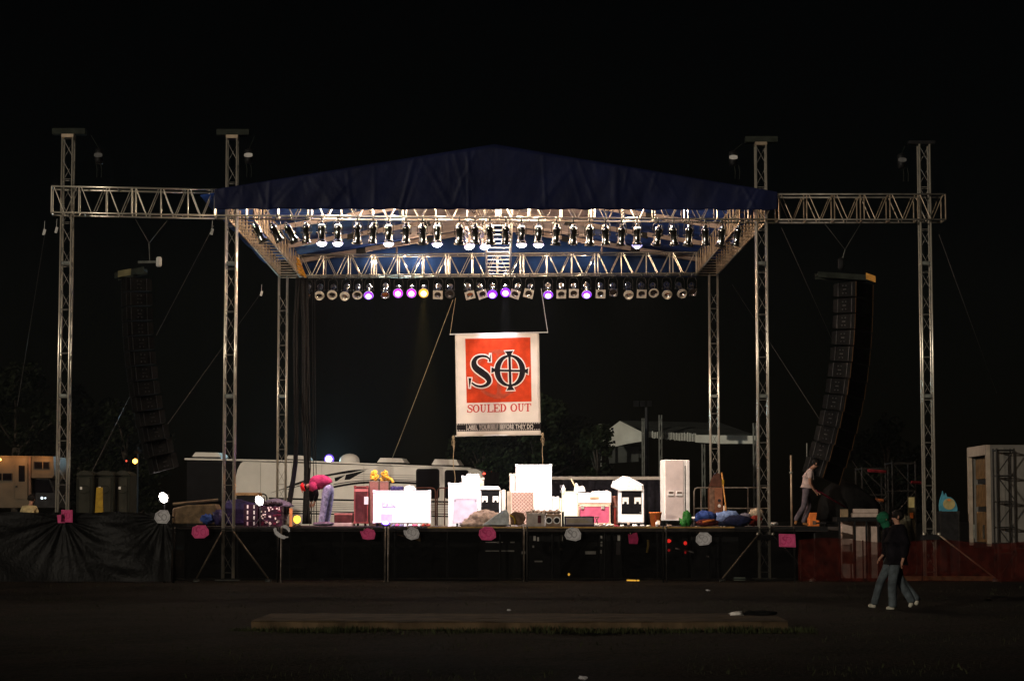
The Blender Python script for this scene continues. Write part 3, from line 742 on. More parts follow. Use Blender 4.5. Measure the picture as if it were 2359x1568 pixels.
# serif capitals, strokes in a unit box (x right, z up): (points, widths)
arc = lambda cx, cy, rx, ry, a0, a1, n=14: [(cx+rx*math.cos(R(a0+(a1-a0)*i/n)), cy+ry*math.sin(R(a0+(a1-a0)*i/n))) for i in range(n+1)]
GL = {
 'L': [([(.27, 0), (.27, 1)], .2), ([(.04, .03), (.9, .03)], .07), ([(.04, .97), (.5, .97)], .06), ([(.9, 0), (.93, .3)], [.1, .02])],
 'E': [([(.27, 0), (.27, 1)], .2), ([(.04, .03), (.92, .03)], .07), ([(.04, .97), (.88, .97)], .07), ([(.27, .52), (.62, .52)], .06), ([(.62, .38), (.62, .66)], .05), ([(.9, 0), (.95, .3)], [.1, .02]), ([(.88, 1), (.9, .72)], [.1, .02])],
 'D': [([(.27, 0), (.27, 1)], .2), ([(.04, .97), (.4, .97)], .06), ([(.04, .03), (.4, .03)], .06), (arc(.4, .5, .46, .465, 90, -90, 18), [.07+.15*math.sin(math.pi*i/18) for i in range(19)])],
 'O': [(arc(.5, .5, .4, .465, 0, 360, 28), [.07+.14*abs(math.cos(2*math.pi*i/28)) for i in range(29)])],
 'U': [([(.25, 1), (.25, .35), (.3, .14), (.42, .05), (.54, .04), (.68, .1), (.76, .24), (.79, .4), (.79, 1)], [.2, .2, .17, .11, .08, .07, .07, .07, .07]), ([(.03, .97), (.47, .97)], .06), ([(.62, .97), (.96, .97)], .06)],
 'T': [([(.5, 0), (.5, 1)], .2), ([(.08, .97), (.92, .97)], .07), ([(.3, .03), (.7, .03)], .06), ([(.07, 1), (.04, .7)], [.1, .02]), ([(.93, 1), (.96, .7)], [.1, .02])],
 'S': [([(p[0], p[1]) for p in smoothpts([(.82, .8), (.68, .93), (.5, .97), (.3, .9), (.22, .74), (.34, .6), (.55, .5), (.74, .4), (.8, .25), (.68, .08), (.48, .03), (.28, .07), (.14, .22)], 3)], [.07+.13*math.exp(-((i/36-.5)/.28)**2) for i in range(37)]), ([(.83, .98), (.83, .68)], [.02, .07]), ([(.13, .02), (.13, .34)], [.02, .07])],
}
ADV = {'S': .92, 'O': 1.05, 'U': 1.05, 'L': .95, 'E': .98, 'D': 1.06, 'T': 1.0, ' ': .55}
word = 'SOULED OUT'; tot = sum(ADV[c] for c in word); x = 412.; wscale = (1058-412)/tot
mb = MB()
for c in word:
    if c == ' ': mb.build('lettering', bannert, ban); mb = MB()
    if c != ' ':
        for pts, ws in GL[c]:
            q = [(x+px*wscale, (1131-px*0)-(py*78)-.0215*(x+px*wscale-412)+0) for px, py in pts]
            w = [max(.13, a*1.15)*wscale for a in ws] if isinstance(ws, list) else max(.13, ws*1.15)*wscale
            brib(q, w, -.0075-.0004*len(pts), mb)
    x += ADV[c]*wscale
mb.build('lettering', bannert, ban)
p = bz(744, 1277); tm = text_mesh('LABEL YOURSELF BEFORE THEY DO', .2, bannerw, ban, (p.x, p.y-.032, p.z), (bz(1075, 0)-bz(412, 0)).x, 'strip_lettering')
for v in tm.data.vertices: v.co.z = v.co.z*1.0+v.co.x*.0155; v.co.y += rip(v.co.x+p.x, v.co.z+p.z)
mb = MB()
for row in (1250, 1311):
    for i in range(38):
        px = 322+i*22; py = row-.0155*(px-313); q = bz(px, py); q2 = bz(px+10, py+7)
        mb.box((q.x, q.y-.012+rip(q.x, q.z), q.z), (abs(q2.x-q.x), .006, abs(q2.z-q.z)))
mb.build('perforations', bannerw, ban)
a, b = bz(243, 348), bz(1226, 328); MB().bar(a, b, .022, 8).build('top_rod', whitep, ban, smooth=True)
a, b = bz(296, 1366, .02), bz(1180, 1350, .02); MB().bar(a, b, .02, 8).build('bottom_rod', whitep, ban, smooth=True)
def wire(label, pts, r, m, name='guy_wire', cat='wire', group=None, n=5):
    mb = MB(); mb.tube(pts, r, n); o = mb.build(name, m, smooth=True); return tag(o, label, cat, group)
def rope(label, a, b, sag, r, m, name='rope', cat='rope', n=10):
    pts = [a.lerp(b, i/n)-Vector((0, 0, sag*math.sin(math.pi*i/n))) for i in range(n+1)]
    return wire(label, pts, r, m, name, cat)
zt_ = ZB+.02
rope('thin rope from the rear truss to the left end of the banner rod', P(1049, 686, 71.1), bz(246, 346), 0, .011, ropem)
rope('thin rope from the rear truss to the right end of the banner rod', P(1246, 664, 71.1), bz(1224, 328), 0, .011, whitep)
def knotted(label, top, bot, wob):
    t = thing('rope', label, 'rope', bot)
    pts = [top.lerp(bot, i/10)+Vector((wob*math.sin(i*.9)*i/10, 0, 0)) for i in range(11)]
    MB().tube(pts, .013, 5).build('strand', ropem, t, smooth=True)
    m = MB().blob(top, (.05, .04, .06), .25, 8, 6, 3)
    for k in range(3): m.tube([top, top+Vector((.05*k-.05, -.03, -.15)), top+Vector((.03*k-.03, -.02, -.28-.05*k))], .009, 4)
    m.build('knot', ropem, t)
knotted('knotted rope dropping from the lower left corner of the banner', bz(278, 1378), P(1046, 1112, 71), .04)
knotted('knotted rope dropping from the lower right corner of the banner', bz(1172, 1350), P(1249, 1070, 71), .01)
rope('long slanting rope from the rear truss down behind the stage to the motorhome', P(1043, 690, 71.2), P(903, 1056, 75.5), .05, .012, ropem)

# ================================================================== LINE ARRAYS, HOISTS, WIRES
def array(label, us_top, vtop, ubot, vbot, Y, yaw, n, curve, barspan, labelspan, hw=.52):
    """column of loudspeaker cabinets bending towards its foot"""
    top = P(us_top, vtop, Y); bot = P(ubot, vbot, Y)
    t = thing('line_array', label, 'loudspeaker column', top, 'hanging loudspeaker columns')
    Lz = top.z-bot.z; h = Lz/n*1.0
    Rz = Matrix.Rotation(yaw, 3, 'Z')
    pts = []
    for i in range(n+1):
        f = i/n; x = top.x+(bot.x-top.x)*(f*(1-curve)+curve*f**2.6); pts.append(Vector((x, Y+1.7*f**2.4, top.z-Lz*f)))
    for i in range(n):
        c = (pts[i]+pts[i+1])/2; d = pts[i+1]-pts[i]; ang = math.atan2(d.x, -d.z)
        hh = d.length*.47
        Mt = Matrix.Rotation(-ang, 3, 'Y') @ Rz
        def loc(p): return c+Mt @ Vector(p)
        # front face at local -y, wide 1.05, tapering towards the back
        a = [loc((-hw, -.36, -hh)), loc((hw, -.36, -hh)), loc((hw, -.36, hh)), loc((-hw, -.36, hh))]
        b = [loc((-hw*.73, .36, -hh*.82)), loc((hw*.73, .36, -hh*.82)), loc((hw*.73, .36, hh*.82)), loc((-hw*.73, .36, hh*.82))]
        cab = MB().hull(a, b).build('cabinet', blacksteel2, t)
        g = [loc((-hw*.9, -.372, -hh*.86)), loc((hw*.9, -.372, -hh*.86)), loc((hw*.9, -.372, hh*.86)), loc((-hw*.9, -.372, hh*.86))]
        g2 = [loc((-hw*.9, -.358, -hh*.86)), loc((hw*.9, -.358, -hh*.86)), loc((hw*.9, -.358, hh*.86)), loc((-hw*.9, -.358, hh*.86))]
        MB().hull(g, g2).build('grille', blackcloth, cab)
        m = MB(); sx = -1 if yaw > 0 else 1
        for yy in (-.25, .2):
            xx = sx*(hw-(yy+.36)/.72*hw*.27+.012)
            m.bar(loc((xx, yy, -hh*.9)), loc((xx, yy, hh*.9)), .011, 5)
        for yy, zz in ((-.06, .5), (.04, .5), (-.06, -.5), (.04, -.5)):
            xx = sx*(hw-(yy+.36)/.72*hw*.27+.014); m.box(loc((xx, yy, zz*hh)), (.03, .03, .03))
        m.bar(loc((sx*(hw*.89+.012), -.06, 0)), loc((sx*(hw*.85+.012), .04, 0)), .013, 5)
        m.build('rigging_rail', mat('dark rigging steel', (.07, .07, .072), .5, .3, .3, 9) if yaw > 0 else mat('black rigging steel', (.03, .03, .031), .6, .1, .3, 9), cab)
        for q in (-hw, hw): MB().bar(loc((q, -.375, -hh)), loc((q, -.375, hh)), .011, 5).build('edge_strip', mat('rim lit brown edge', (.07, .036, .014), .6) if yaw > 0 else blackmetal, cab)  # brown strips imitate the orange light along the cabinet edges
    z = top.z+.08; u0, u1, v0, v1 = barspan
    a, b = P(u0, v0, Y), P(u1, v1, Y); dn = Vector((0, .25, 0))
    m = MB()
    for s in (-1, 1): m.hull([a+dn*s+Vector((0, -.03, -.09)), a+dn*s+Vector((0, .03, -.09)), a+dn*s+Vector((0, .03, .06)), a+dn*s+Vector((0, -.03, .06))],
                             [b+dn*s+Vector((0, -.03, -.09)), b+dn*s+Vector((0, .03, -.09)), b+dn*s+Vector((0, .03, .06)), b+dn*s+Vector((0, -.03, .06))])
    for f in (.02, .5, .98): m.bar(a.lerp(b, f)-dn, a.lerp(b, f)+dn, .03, 6)
    m.build('bumper_frame', headm, t)
    c0, c1 = P(labelspan[0], labelspan[2], Y), P(labelspan[1], labelspan[3], Y)
    off = Vector((0, -.29, 0)); e = Vector((0, 0, .085)); f_ = Vector((0, .01, 0))
    MB().hull([c0+off-e, c1+off-e, c1+off+e, c0+off+e], [c0+off-e+f_, c1+off-e+f_, c1+off+e+f_, c0+off+e+f_]).build('end_label', orangel if labelspan[4] else mat('dull yellow label', (.16, .14, .07), .7), t)
    return t
array('left hanging column of black loudspeakers curving inwards at its foot', 316, 640, 358, 1078, 57.0, R(-62), 13, .8, (268, 335, 636, 622), (276, 306, 634, 629, 0), .2)
array('right hanging column of black loudspeakers with an orange end label', 1962, 652, 1906, 1096, 57.8, R(55), 12, .85, (1880, 2000, 633, 641), (1990, 2012, 638, 646, 1))
def hoist(label, u, v, Y, topx, topv, tagside, w=.2):
    c = P(u, v, Y); t = thing('chain_hoist', label, 'chain hoist', c, 'chain hoists on the towers')
    MB().lathe([(.02, -.2), (.1, -.19), (.115, -.1), (.115, .12), (.1, .19), (.03, .22)], 12, Matrix.Translation(c+Vector((tagside*.05, 0, 0)))).build('motor_body', blackmetal, t, smooth=True)
    tp = P(topx, topv, Y); MB().bar(tp, c+Vector((tagside*.05, 0, .2)), .009, 5).build('chain', headm, t)
    m = MB()
    for k in range(2): m.tube([c+Vector((.12*k-.02, -.02, -.18)), c+Vector((.12*k+.01, -.02, -.35)), c+Vector((.12*k, -.02, -.55))], .012, 5)
    m.build('chain_tail', headm, t)
    pts = []
    for k in range(20):
        a = 2*math.pi*k/20; pts.append((c.x+tagside*.05+.125*max(-.8, min(.8, math.cos(a)))*1.1, c.z+.02+.06*math.sin(a)))
    MB().prism(pts, c.y-.14, c.y-.125).build('tag', labelw if 'bright' in label else mat('dim tag', (.12, .12, .12), .7), t)
hoist('dim chain hoist hanging beside the head of the leftmost tower', 224, 361, 56.7, 210, 312, 1)
hoist('chain hoist with a bright oval tag beside the left roof tower', 569, 361, 57.2, 586, 314, 1)
hoist('chain hoist with a bright oval tag beside the right roof tower', 1692, 366, 58.0, 1708, 332, -1)
hoist('dark chain hoist barely seen beside the rightmost tower', 2080, 372, 58.0, 2084, 336, -1)
t = thing('chain_hoist', 'small chain hoist above the left hanging loudspeaker column', 'chain hoist', P(345, 604, 57), 'chain hoists on the loudspeaker columns')
c = P(345, 604, 57); MB().bar(P(318, 604, 57), P(366, 603, 57), .035, 8).build('motor_body', galv, t)
MB().lathe([(.05, -.13), (.075, -.1), (.075, .1), (.05, .13)], 10, Matrix.Translation(P(366, 603, 57))).build('chain_bag', labelw, t)
MB().bar(c, P(343, 560, 57), .012, 5).build('chain', galv, t)
t = thing('chain_hoist', 'small chain hoist above the right hanging loudspeaker column', 'chain hoist', P(1935, 610, 57.8), 'chain hoists on the loudspeaker columns')
c = P(1937, 608, 57.8); MB().lathe([(.04, -.17), (.09, -.12), (.09, .12), (.04, .17)], 10, Matrix.Translation(c)).build('motor_body', blackmetal, t)
MB().bar(c, P(1946, 575, 57.8), .012, 5).build('chain', galv, t)
for lb, pts in (('left sling of the bridle over the left loudspeaker column', [(312, 505, 57), (343, 560, 57)]), ('right sling of the bridle over the left loudspeaker column', [(385, 508, 57), (343, 560, 57)]),
                ('left sling of the bridle over the right loudspeaker column', [(1895, 510, 57.9), (1946, 575, 57.8)]), ('right sling of the bridle over the right loudspeaker column', [(1985, 510, 57.9), (1946, 575, 57.8)])):
    wire(lb, [P(*q) for q in pts], .009, wirem, 'sling', 'wire', 'bridle slings over the loudspeaker columns')
GW = 'steel guy wires'
for lb, a, b in (('guy wire slanting left from the left roof corner, with a pale ratchet tag', (492, 520, 57.1), (360, 772, 54.0)),
                 ('guy wire slanting left from the left rear corner of the trusses', (606, 668, 71), (330, 1055, 67)),
                 ('guy wire from the left wing truss slanting down past the camper', (330, 850, 66), (212, 1085, 60.6)),
                 ('faint guy wire slanting left from the leftmost tower', (103, 540, 56.4), (40, 935, 52)),
                 ('guy wire slanting right from the right roof corner towards the speaker column', (1800, 525, 58), (1915, 780, 61)),
                 ('guy wire slanting right from the right rear corner of the trusses', (1686, 655, 70.5), (1900, 985, 66)),
                 ('faint guy wire slanting right from the rightmost tower', (2162, 540, 58), (2295, 905, 62)),
                 ('guy wire slanting down to the dark clutter behind the speaker column', (1962, 1060, 64), (2040, 1180, 61))):
    wire(lb, [P(*a), P(*b)], .007, wirem, 'guy_wire', 'wire', GW)
for lb, q in (('pale ratchet tag on the wire below the left roof corner', (488, 534, 57)), ('pale ratchet tag on the wire below the left rear truss corner', (602, 676, 70.8)), ('left one of two pale tags dangling by the leftmost truss end', (102, 535, 56.5)), ('right one of two pale tags dangling by the leftmost truss end', (130, 530, 56.5))):
    c = P(*q); m = MB().box(c, (.07, .03, .16), Matrix.Rotation(.25, 3, 'Y')); m.bar(c+Vector((0, 0, .08)), c+Vector((.01, 0, .3)), .008, 4)
    tag(m.build('ratchet_tag', labelw, bevel=.005), lb, 'tag', 'ratchet tags on the guy wires')
# cables hanging down the left rear of the stage
def bundle(label, pts, r, k):
    rng = random.Random(k); t = MB()
    for j in range(5):
        ox, oy = rng.uniform(-r, r), rng.uniform(-r, r); ph = rng.uniform(0, 6)
        q = []
        for i in range(len(pts)-1):
            for s_ in range(5):
                f = s_/5; p = P(*[a+(b-a)*f for a, b in zip(pts[i], pts[i+1])]); q.append(p+Vector((ox+.02*math.sin(ph+i+f*2), oy, 0)))
        q.append(P(*pts[-1])+Vector((ox, oy, 0))); t.tube(q, r*.42, 5)
    return tag(t.build('cable_bundle', cablem, smooth=True), label, 'cable', 'cables hanging at the left rear of the stage')
bundle('thick black cable bundle hanging beside the left rear tower and bending to the stacked cases', [(687, 640, 70.6), (681, 760, 70.3), (683, 900, 70), (684, 1020, 69), (679, 1080, 67), (668, 1150, 64), (654, 1199, 61.5)], .07, 1)
bundle('straight black cable bundle hanging left of the bending person', [(697, 640, 70.6), (702, 760, 70.3), (700, 950, 70), (705, 1080, 70), (702, 1206, 69.8)], .08, 2)
bundle('thinner black cable bundle hanging beside the bending person', [(707, 640, 70.6), (709, 800, 70.3), (712, 1000, 70), (710, 1100, 70), (714, 1206, 69.6)], .05, 3)
for k, (u0, u1) in enumerate(((719, 722), (724, 728))):
    wire('single thin cable hanging just behind the bending person, %s of two' % ('left' if k == 0 else 'right'), [P(u0, 645, 70.5), P(u0+2, 900, 70.2), P(u1, 1100, 70), P(u1+1, 1207, 69.6)], .013, cablem, 'cable', 'cable')
c0 = [P(700+3*math.sin(i*1.7), 590+i*5, 70.4) for i in range(10)]
m = MB(); rng = random.Random(2)
for i in range(14): m.tube([P(676+rng.uniform(-4, 8)+i*1.3, 590+i*3.4+rng.uniform(-3, 3), 70.3-.2*rng.random()) for _ in range(3)]+[P(690+i*1.2, 600+i*3, 70.3)], .02, 5)
tag(m.build('yellow_strap', goldcable, smooth=True), 'tangled yellow strap on the left rear corner of the trusses', 'strap')
# cables dressed along the front truss
for k, (u0, u1) in enumerate(((780, 870), (1060, 1160), (1385, 1450))):
    pts = []
    for i in range(17):
        f = i/16; x = XA(u0+(u1-u0)*f, 57.4, 500); pts.append((x, yft(x)-.2+.1*math.sin(i*1.1), ZB+.3+.2*math.sin(i*.8+k)*(1 if i % 2 else .6)))
    wire('black cable looped through the %s part of the front truss' % ('left', 'middle', 'right')[k], pts, .014, cablem, 'cable', 'cable', 'cables looped through the front truss')

# ================================================================== MOTORHOME
RA, RB = Vector((XA(428, 77.2), 77.2, 0)), Vector((XA(1112, 75.8), 75.8, 0))
rdir = (RB-RA).normalized(); rn = Vector((rdir.y, -rdir.x, 0))        # rn points to the camera
def rvp(u, v, off=0.):
    q = P(u, v, 76.); k = (q.x/q.y)
    A = RA+rn*off
    Y = (A.x*rdir.y-A.y*rdir.x)/(k*rdir.y-rdir.x)
    return P(u, v, Y)
rv = thing('motorhome', 'long white motorhome with black swooshes parked behind the stage', 'motorhome', (RA.x, RA.y, 0))
def rvslab(pts, off0, off1, m, name, parent=rv):
    return MB().hull([rvp(u, v)+rn*off0 for u, v in pts], [rvp(u, v)+rn*off1 for u, v in pts]).build(name, m, parent)
rvslab([(560, 1062), (1085, 1078.5), (1098, 1080), (1108, 1085), (1112, 1098), (1113, 1230), (542, 1230), (541, 1120), (542, 1100), (547, 1081), (553, 1068)][::-1], 0, -2.4, rvwhite, 'body')
rvslab([(432, 1061), (559, 1064), (552, 1068), (546, 1081), (541, 1100), (540, 1230), (430, 1230), (430, 1066)][::-1], -.02, -2.38, rvblack, 'windshield')
rvslab([(426, 1054.5), (700, 1060), (1085, 1076.5), (1085, 1079), (700, 1063.5), (426, 1058.5)][::-1], .05, -2.45, rvtrim if False else rvwhite, 'roof')
def z6(x, y): return ((600+x/2.949)/1.2757, (1250+y/2.949)/1.2757)
def rvrib(mb, pts, ws, off=.008):
    pts = [z6(*p) for p in pts]; wp = [rvp(u, v) for u, v in pts]
    if not isinstance(ws, list): ws = [ws]*len(pts)
    k = 1/2.949/1.2757*76/FP
    for i in range(len(wp)-1):
        w0, w1 = ws[i]*k/2, ws[i+1]*k/2; up = Vector((0, 0, 1)); a, b = wp[i]+rn*off, wp[i+1]+rn*off
        mb.hull([a-up*w0, b-up*w1, b+up*w1, a+up*w0], [q-rn*.006 for q in (a-up*w0, b-up*w1, b+up*w1, a+up*w0)])
mb = MB()
rvrib(mb, smoothpts([(700, 538), (800, 500), (950, 455), (1150, 415), (1300, 392), (1425, 373)], 4), [6, 8, 9, 9, 10, 11, 12, 13, 14, 15, 16, 17, 18, 20, 22, 24, 20, 12, 6, 3, 1][:21])
rvrib(mb, smoothpts([(575, 582), (680, 548), (800, 510), (900, 480)], 4), [2, 3, 4, 5, 6, 7, 8, 9, 9, 9, 9, 8, 8])
rvrib(mb, [(720, 552), (850, 512), (950, 482)], [4, 7, 5], .012)
def rvpoly(mb, pts, off=.010):
    w = [rvp(*z6(*p))+rn*off for p in pts]; mb.hull(w, [q-rn*.006 for q in w])
rvpoly(mb, [(1130, 446), (1405, 384), (1340, 420), (1262, 466), (1215, 470), (1228, 425)][::-1]); rvpoly(mb, [(1128, 452), (1222, 428), (1150, 480), (1132, 482)][::-1])
rvrib(mb, smoothpts([(1120, 532), (1250, 508), (1400, 492), (1650, 490), (2040, 512)], 3), [18]*13, .012)
rvrib(mb, smoothpts([(1120, 508), (1250, 488), (1400, 474), (1650, 472), (2040, 492)], 3), [7]*13, .012)
mb.build('swoosh_graphic', rvblack, rv)
mb = MB(); rvrib(mb, [(560, 628), (1000, 640), (2120, 660)], 15)
rvrib(mb, [(560, 735), (1000, 742), (2120, 765)], 8); rvrib(mb, [(560, 756), (1000, 763), (2120, 786)], 12)
mb.build('stripe', rvblack, rv)
mb = MB()
for y in (668, 684, 700, 716): rvrib(mb, [(560, y), (1000, y+4), (2120, y+22)], 5)
for y in (418, 436, 452): rvrib(mb, [(1290, y), (1600, y+8), (1830, y+14)], 4)
mb.build('pinstripe', rvtrim, rv)
for u in (600, 672, 741, 838, 905, 1018):
    v0 = 1064+(u-560)*.03; rvslab([(u-.35, v0), (u+.35, v0), (u+.35, 1222), (u-.35, 1222)][::-1], .0115, .0015, mat('seam grey', (.33, .32, .29), .6), 'panel_seam')
for u0, u1 in ((610, 660), (690, 735), (750, 800), (905, 950)): rvslab([(u0, 1186), (u1, 1187), (u1, 1206), (u0, 1206)][::-1], .013, .003, mat('locker panel', (.5, .48, .43), .5), 'locker_door')
rvslab([(700, 1110), (722, 1110.5), (722, 1124), (700, 1123.5)][::-1], .02, .002, rvtrim, 'vent')
def rounded(u0, v0, u1, v1, r=6, n=4):
    out = []
    for cu, cv, a0 in ((u1-r, v0+r, 270), (u1-r, v1-r, 0), (u0+r, v1-r, 90), (u0+r, v0+r, 180)):
        for i in range(n+1): a = R(a0+90*i/n); out.append((cu+r*math.cos(a), cv+r*math.sin(a)))
    return out
for u0, u1 in ((958, 1012), (1024, 1079)):
    w = rvslab(rounded(u0, 1079+(u0-958)*.04, u1, 1148, 6), .02, -.03, rvblack, 'window')
    rvslab(rounded(u0+3, 1082+(u0-958)*.04, u1-3, 1145, 5), .024, .0205, glassb, 'pane', w)
for u0, u1, v0, v1 in ((433, 502, 1040, 1055), (650, 700, 1047, 1060.5), (862, 926, 1053, 1068), (988, 1053, 1056, 1074)):
    s = (u1-u0)*.12
    ac = rvslab([(u0+s, v0), (u1-s, v0+1), (u1, v1-4), (u0, v1-5)][::-1], -.5, -1.5, rvwhite, 'air_conditioner')
    rvslab([(u0+2, v1-5), (u1-3, v1-4), (u1-3, v1+.5), (u0+2, v1-.5)][::-1], -.55, -1.45, blackmetal, 'base', ac)
c = rvp(789, 1066)-rn*1.2; MB().lathe([(.36, 0), (.36, .1), (.33, .22), (.24, .31), (.12, .36), (.01, .375)], 16, Matrix.Translation(c)).build('satellite_dome', rvwhite, rv, smooth=True)
L_RED = emit_mat('red marker lamp', (1, .06, .03), 5)
for u, v, d in ((1114.5, 1090, -.3), (1122, 1089.5, -1.2), (1130, 1087.5, -2.0)):
    q = P(u, v, 75.6-d*.95); MB().lathe([(.05, -.03), (.055, 0), (.03, .03)], 8, Matrix.Translation(q)).build('marker_light', L_RED, rv)
q = rvp(1112, 1110); MB().hull([rvp(1113, 1084)+rn*-.05, rvp(1113, 1225)+rn*-.05, rvp(1113, 1225)-rn*2.3+rdir*.25, rvp(1113, 1084)-rn*2.3+rdir*.25], [rvp(1110, 1084)+rn*-.05, rvp(1110, 1225)+rn*-.05, rvp(1110, 1225)-rn*2.3, rvp(1110, 1084)-rn*2.3]).build('rear_cap', rvtrim, rv)
for u in (600, 960, 1010):
    c = rvp(u, 1200); c = Vector((c.x, c.y, .5))-rn*.2
    w = MB().tube([c-rn*.14, c+rn*.14], .47, 18).build('wheel', rubber, rv); MB().tube([c+rn*.141, c+rn*.16], .24, 14).build('rim', galv, w)
# floodlight behind the motorhome roof
t = thing('floodlight', 'bright blue white floodlight seen over the motorhome roof beside the dome', 'floodlight', (P(758, 1057, 82).x, 82, 0))
c = P(758, 1057, 82); MB().bar((c.x, 82.1, 0), (c.x, 82.1, c.z-.1), .05, 8).build('pole', galv, t)
MB().lathe([(.05, -.16), (.17, -.08), (.19, .02), (.16, .1), (.05, .17)], 14, Matrix.Translation(c) @ Matrix.Rotation(R(90), 4, 'X')).build('lamp_head', emit_mat('violet flood rim', (.25, .12, 1), 1.2), t, smooth=True)
MB().lathe([(.02, .02), (.12, .0), (.12, -.02), (.02, -.05)], 14, Matrix.Translation(c-Vector((0, .15, 0))) @ Matrix.Rotation(R(-90), 4, 'X')).build('lamp_glass', emit_mat('white flood core', (.9, .92, 1), 8), t, smooth=True)

ld = bpy.data.lights.new('flood_spill', 'POINT'); ld.energy = 1400; ld.color = (.5, .85, 1); ld.shadow_soft_size = .15; lo = bpy.data.objects.new('flood_spill', ld); COL.objects.link(lo); lo.location = (P(758, 1050, 81.5).x, 81.5, P(758, 1050, 81.5).z)
# ================================================================== CAMPER, TOILETS at the left
YC = 66.5
def cz(x, y): return (x/5.6/1.2757, (1280+y/5.6)/1.2757)
cp = thing('camper_van', 'beige camper van with a door and dark windows at the far left', 'camper van', (XA(60, YC), YC, .55))
def cslab(pts, y0, y1, m, name, parent=cp):
    w = [P(*cz(*p), YC) for p in pts]
    return MB().prism([(q.x, q.z) for q in w], YC+y0, YC+y1).build(name, m, parent)
cslab([(-500, 325), (880, 345), (890, 640), (860, 690), (500, 690), (500, 1180), (-500, 1180)][::-1], 0, 2.3, camperm, 'body')
cslab([(500, 700), (800, 705), (900, 960), (930, 1180), (505, 1180)][::-1], .15, 2.1, blackmetal, 'cab')
cslab([(540, 715), (780, 720), (860, 930), (540, 930)][::-1], .12, .148, glassb, 'windshield')
dr = cslab([(255, 470), (270, 455), (440, 458), (455, 475), (455, 1040), (255, 1040)][::-1], -.03, -.002, camperm, 'door')
cslab([(312, 490), (410, 490), (410, 750), (312, 750)][::-1], -.04, -.031, glassb, 'window', dr); cslab([(262, 820), (290, 820), (290, 845), (262, 845)][::-1], -.06, -.031, blackmetal, 'handle', dr)
for a in ([(560, 422), (815, 425), (815, 548), (560, 545)], [(-160, 612), (200, 612), (200, 738), (-160, 735)]):
    w = cslab(a[::-1], -.03, -.002, blackmetal, 'window'); xm = (a[0][0]+a[1][0])/2+20
    i_ = 12; cslab([(a[0][0]+i_, a[0][1]+i_), (a[1][0]-i_, a[1][1]+i_), (a[2][0]-i_, a[2][1]-i_), (a[3][0]+i_, a[3][1]-i_)][::-1], -.034, -.031, glassb, 'pane', w)
    cslab([(xm-6, a[0][1]), (xm+6, a[0][1]), (xm+6, a[2][1]), (xm-6, a[2][1])][::-1], -.042, -.035, camperm, 'mullion', w)
cslab([(478, 330), (508, 330), (508, 1040), (478, 1040)][::-1], -.04, -.003, brownp, 'awning_arm')
cslab([(-500, 318), (885, 338), (885, 352), (-500, 332)][::-1], -.05, 2.3, camperm, 'roof_rail')
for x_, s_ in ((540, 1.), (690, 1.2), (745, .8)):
    q = P(*cz(x_, 1022), YC-.05); MB().lathe([(.01, -.03), (.035*s_, 0), (.015, .02)], 10, Matrix.Translation(q) @ Matrix.Rotation(R(90), 4, 'X')).build('headlight', emit_mat('headlight glint', (.75, .9, 1), 2), cp)  # emission imitates glints on the headlight glass
L_AMBER = emit_mat('amber porch lamp', (1, .45, .1), 6)
q = P(*cz(3, 392), YC-.08); MB().lathe([(.02, -.03), (.05, 0), (.02, .04)], 8, Matrix.Translation(q)).build('porch_lamp', L_AMBER, cp)
for xx in (20, 330, 700):
    ld = bpy.data.lights.new('porch_light', 'POINT'); ld.energy = 8; ld.color = (1, .42, .12); ld.shadow_soft_size = .06
    lo = bpy.data.objects.new('porch_light', ld); COL.objects.link(lo); lo.location = P(*cz(xx, 375), YC-.32); 
for u0, u1, k in ((176, 214, 0), (219, 262, 1), (265, 300, 2)):
    Y = 64+k*.25; x0, x1 = XA(u0, Y), XA(u1, Y); zt = ZA(1094, Y); zb = gz(-12, Y)-.02
    t = thing('portable_toilet', 'dark portable toilet behind the black sheet, %s of three in the row' % ORD[k], 'portable toilet', ((x0+x1)/2, Y, zb), 'portable toilets in a row')
    MB().b2(x0, x1, Y, Y+1.1, zb, zt).build('cabin', toiletm, t, bevel=.03)
    m = MB(); N = 10; pts = []
    for i in range(N+1): f = i/N; pts.append((x0-.02+(x1-x0+.04)*f, zt+.002+.14*math.sin(math.pi*f)**.7))
    m.prism(pts[::-1]+[], Y-.03, Y+1.13); m.build('roof', toiletd, t)
    d = MB().b2(x0+.08, x1-.08, Y-.03, Y-.002, zb+.1, zt-.08).build('door', toiletd, t, bevel=.01)
    cc = Vector(((x0+x1)/2, Y-.034, zt-.42)); MB().tube([(cc.x+.16*math.cos(a*.524), cc.y, cc.z+.12*math.sin(a*.524)) for a in range(12)], .012, 5, closed=True).build('emblem_ring', toiletm, d)
    MB().b2(x0+.12, x0+.18, Y-.06, Y-.031, zt-.42, zt-.34).build('latch', labelw, d)
c = P(229, 1146, 62.5); zz = gz(c.x, 62.5)
t = thing('floor_sign', 'yellow folding sign standing in front of the portable toilets', 'sign', (c.x, 62.5, zz))
h = c.z+.3-zz
for s, o_ in (('front_leaf', -.14), ('rear_leaf', .14)):
    MB().hull([(c.x-.15, 62.5+o_-.01, zz), (c.x+.15, 62.5+o_-.01, zz), (c.x+.09, 62.49, zz+h), (c.x-.09, 62.49, zz+h)], [(c.x-.15, 62.5+o_+.01, zz), (c.x+.15, 62.5+o_+.01, zz), (c.x+.09, 62.51, zz+h), (c.x-.09, 62.51, zz+h)]).build(s, yellowp, t)
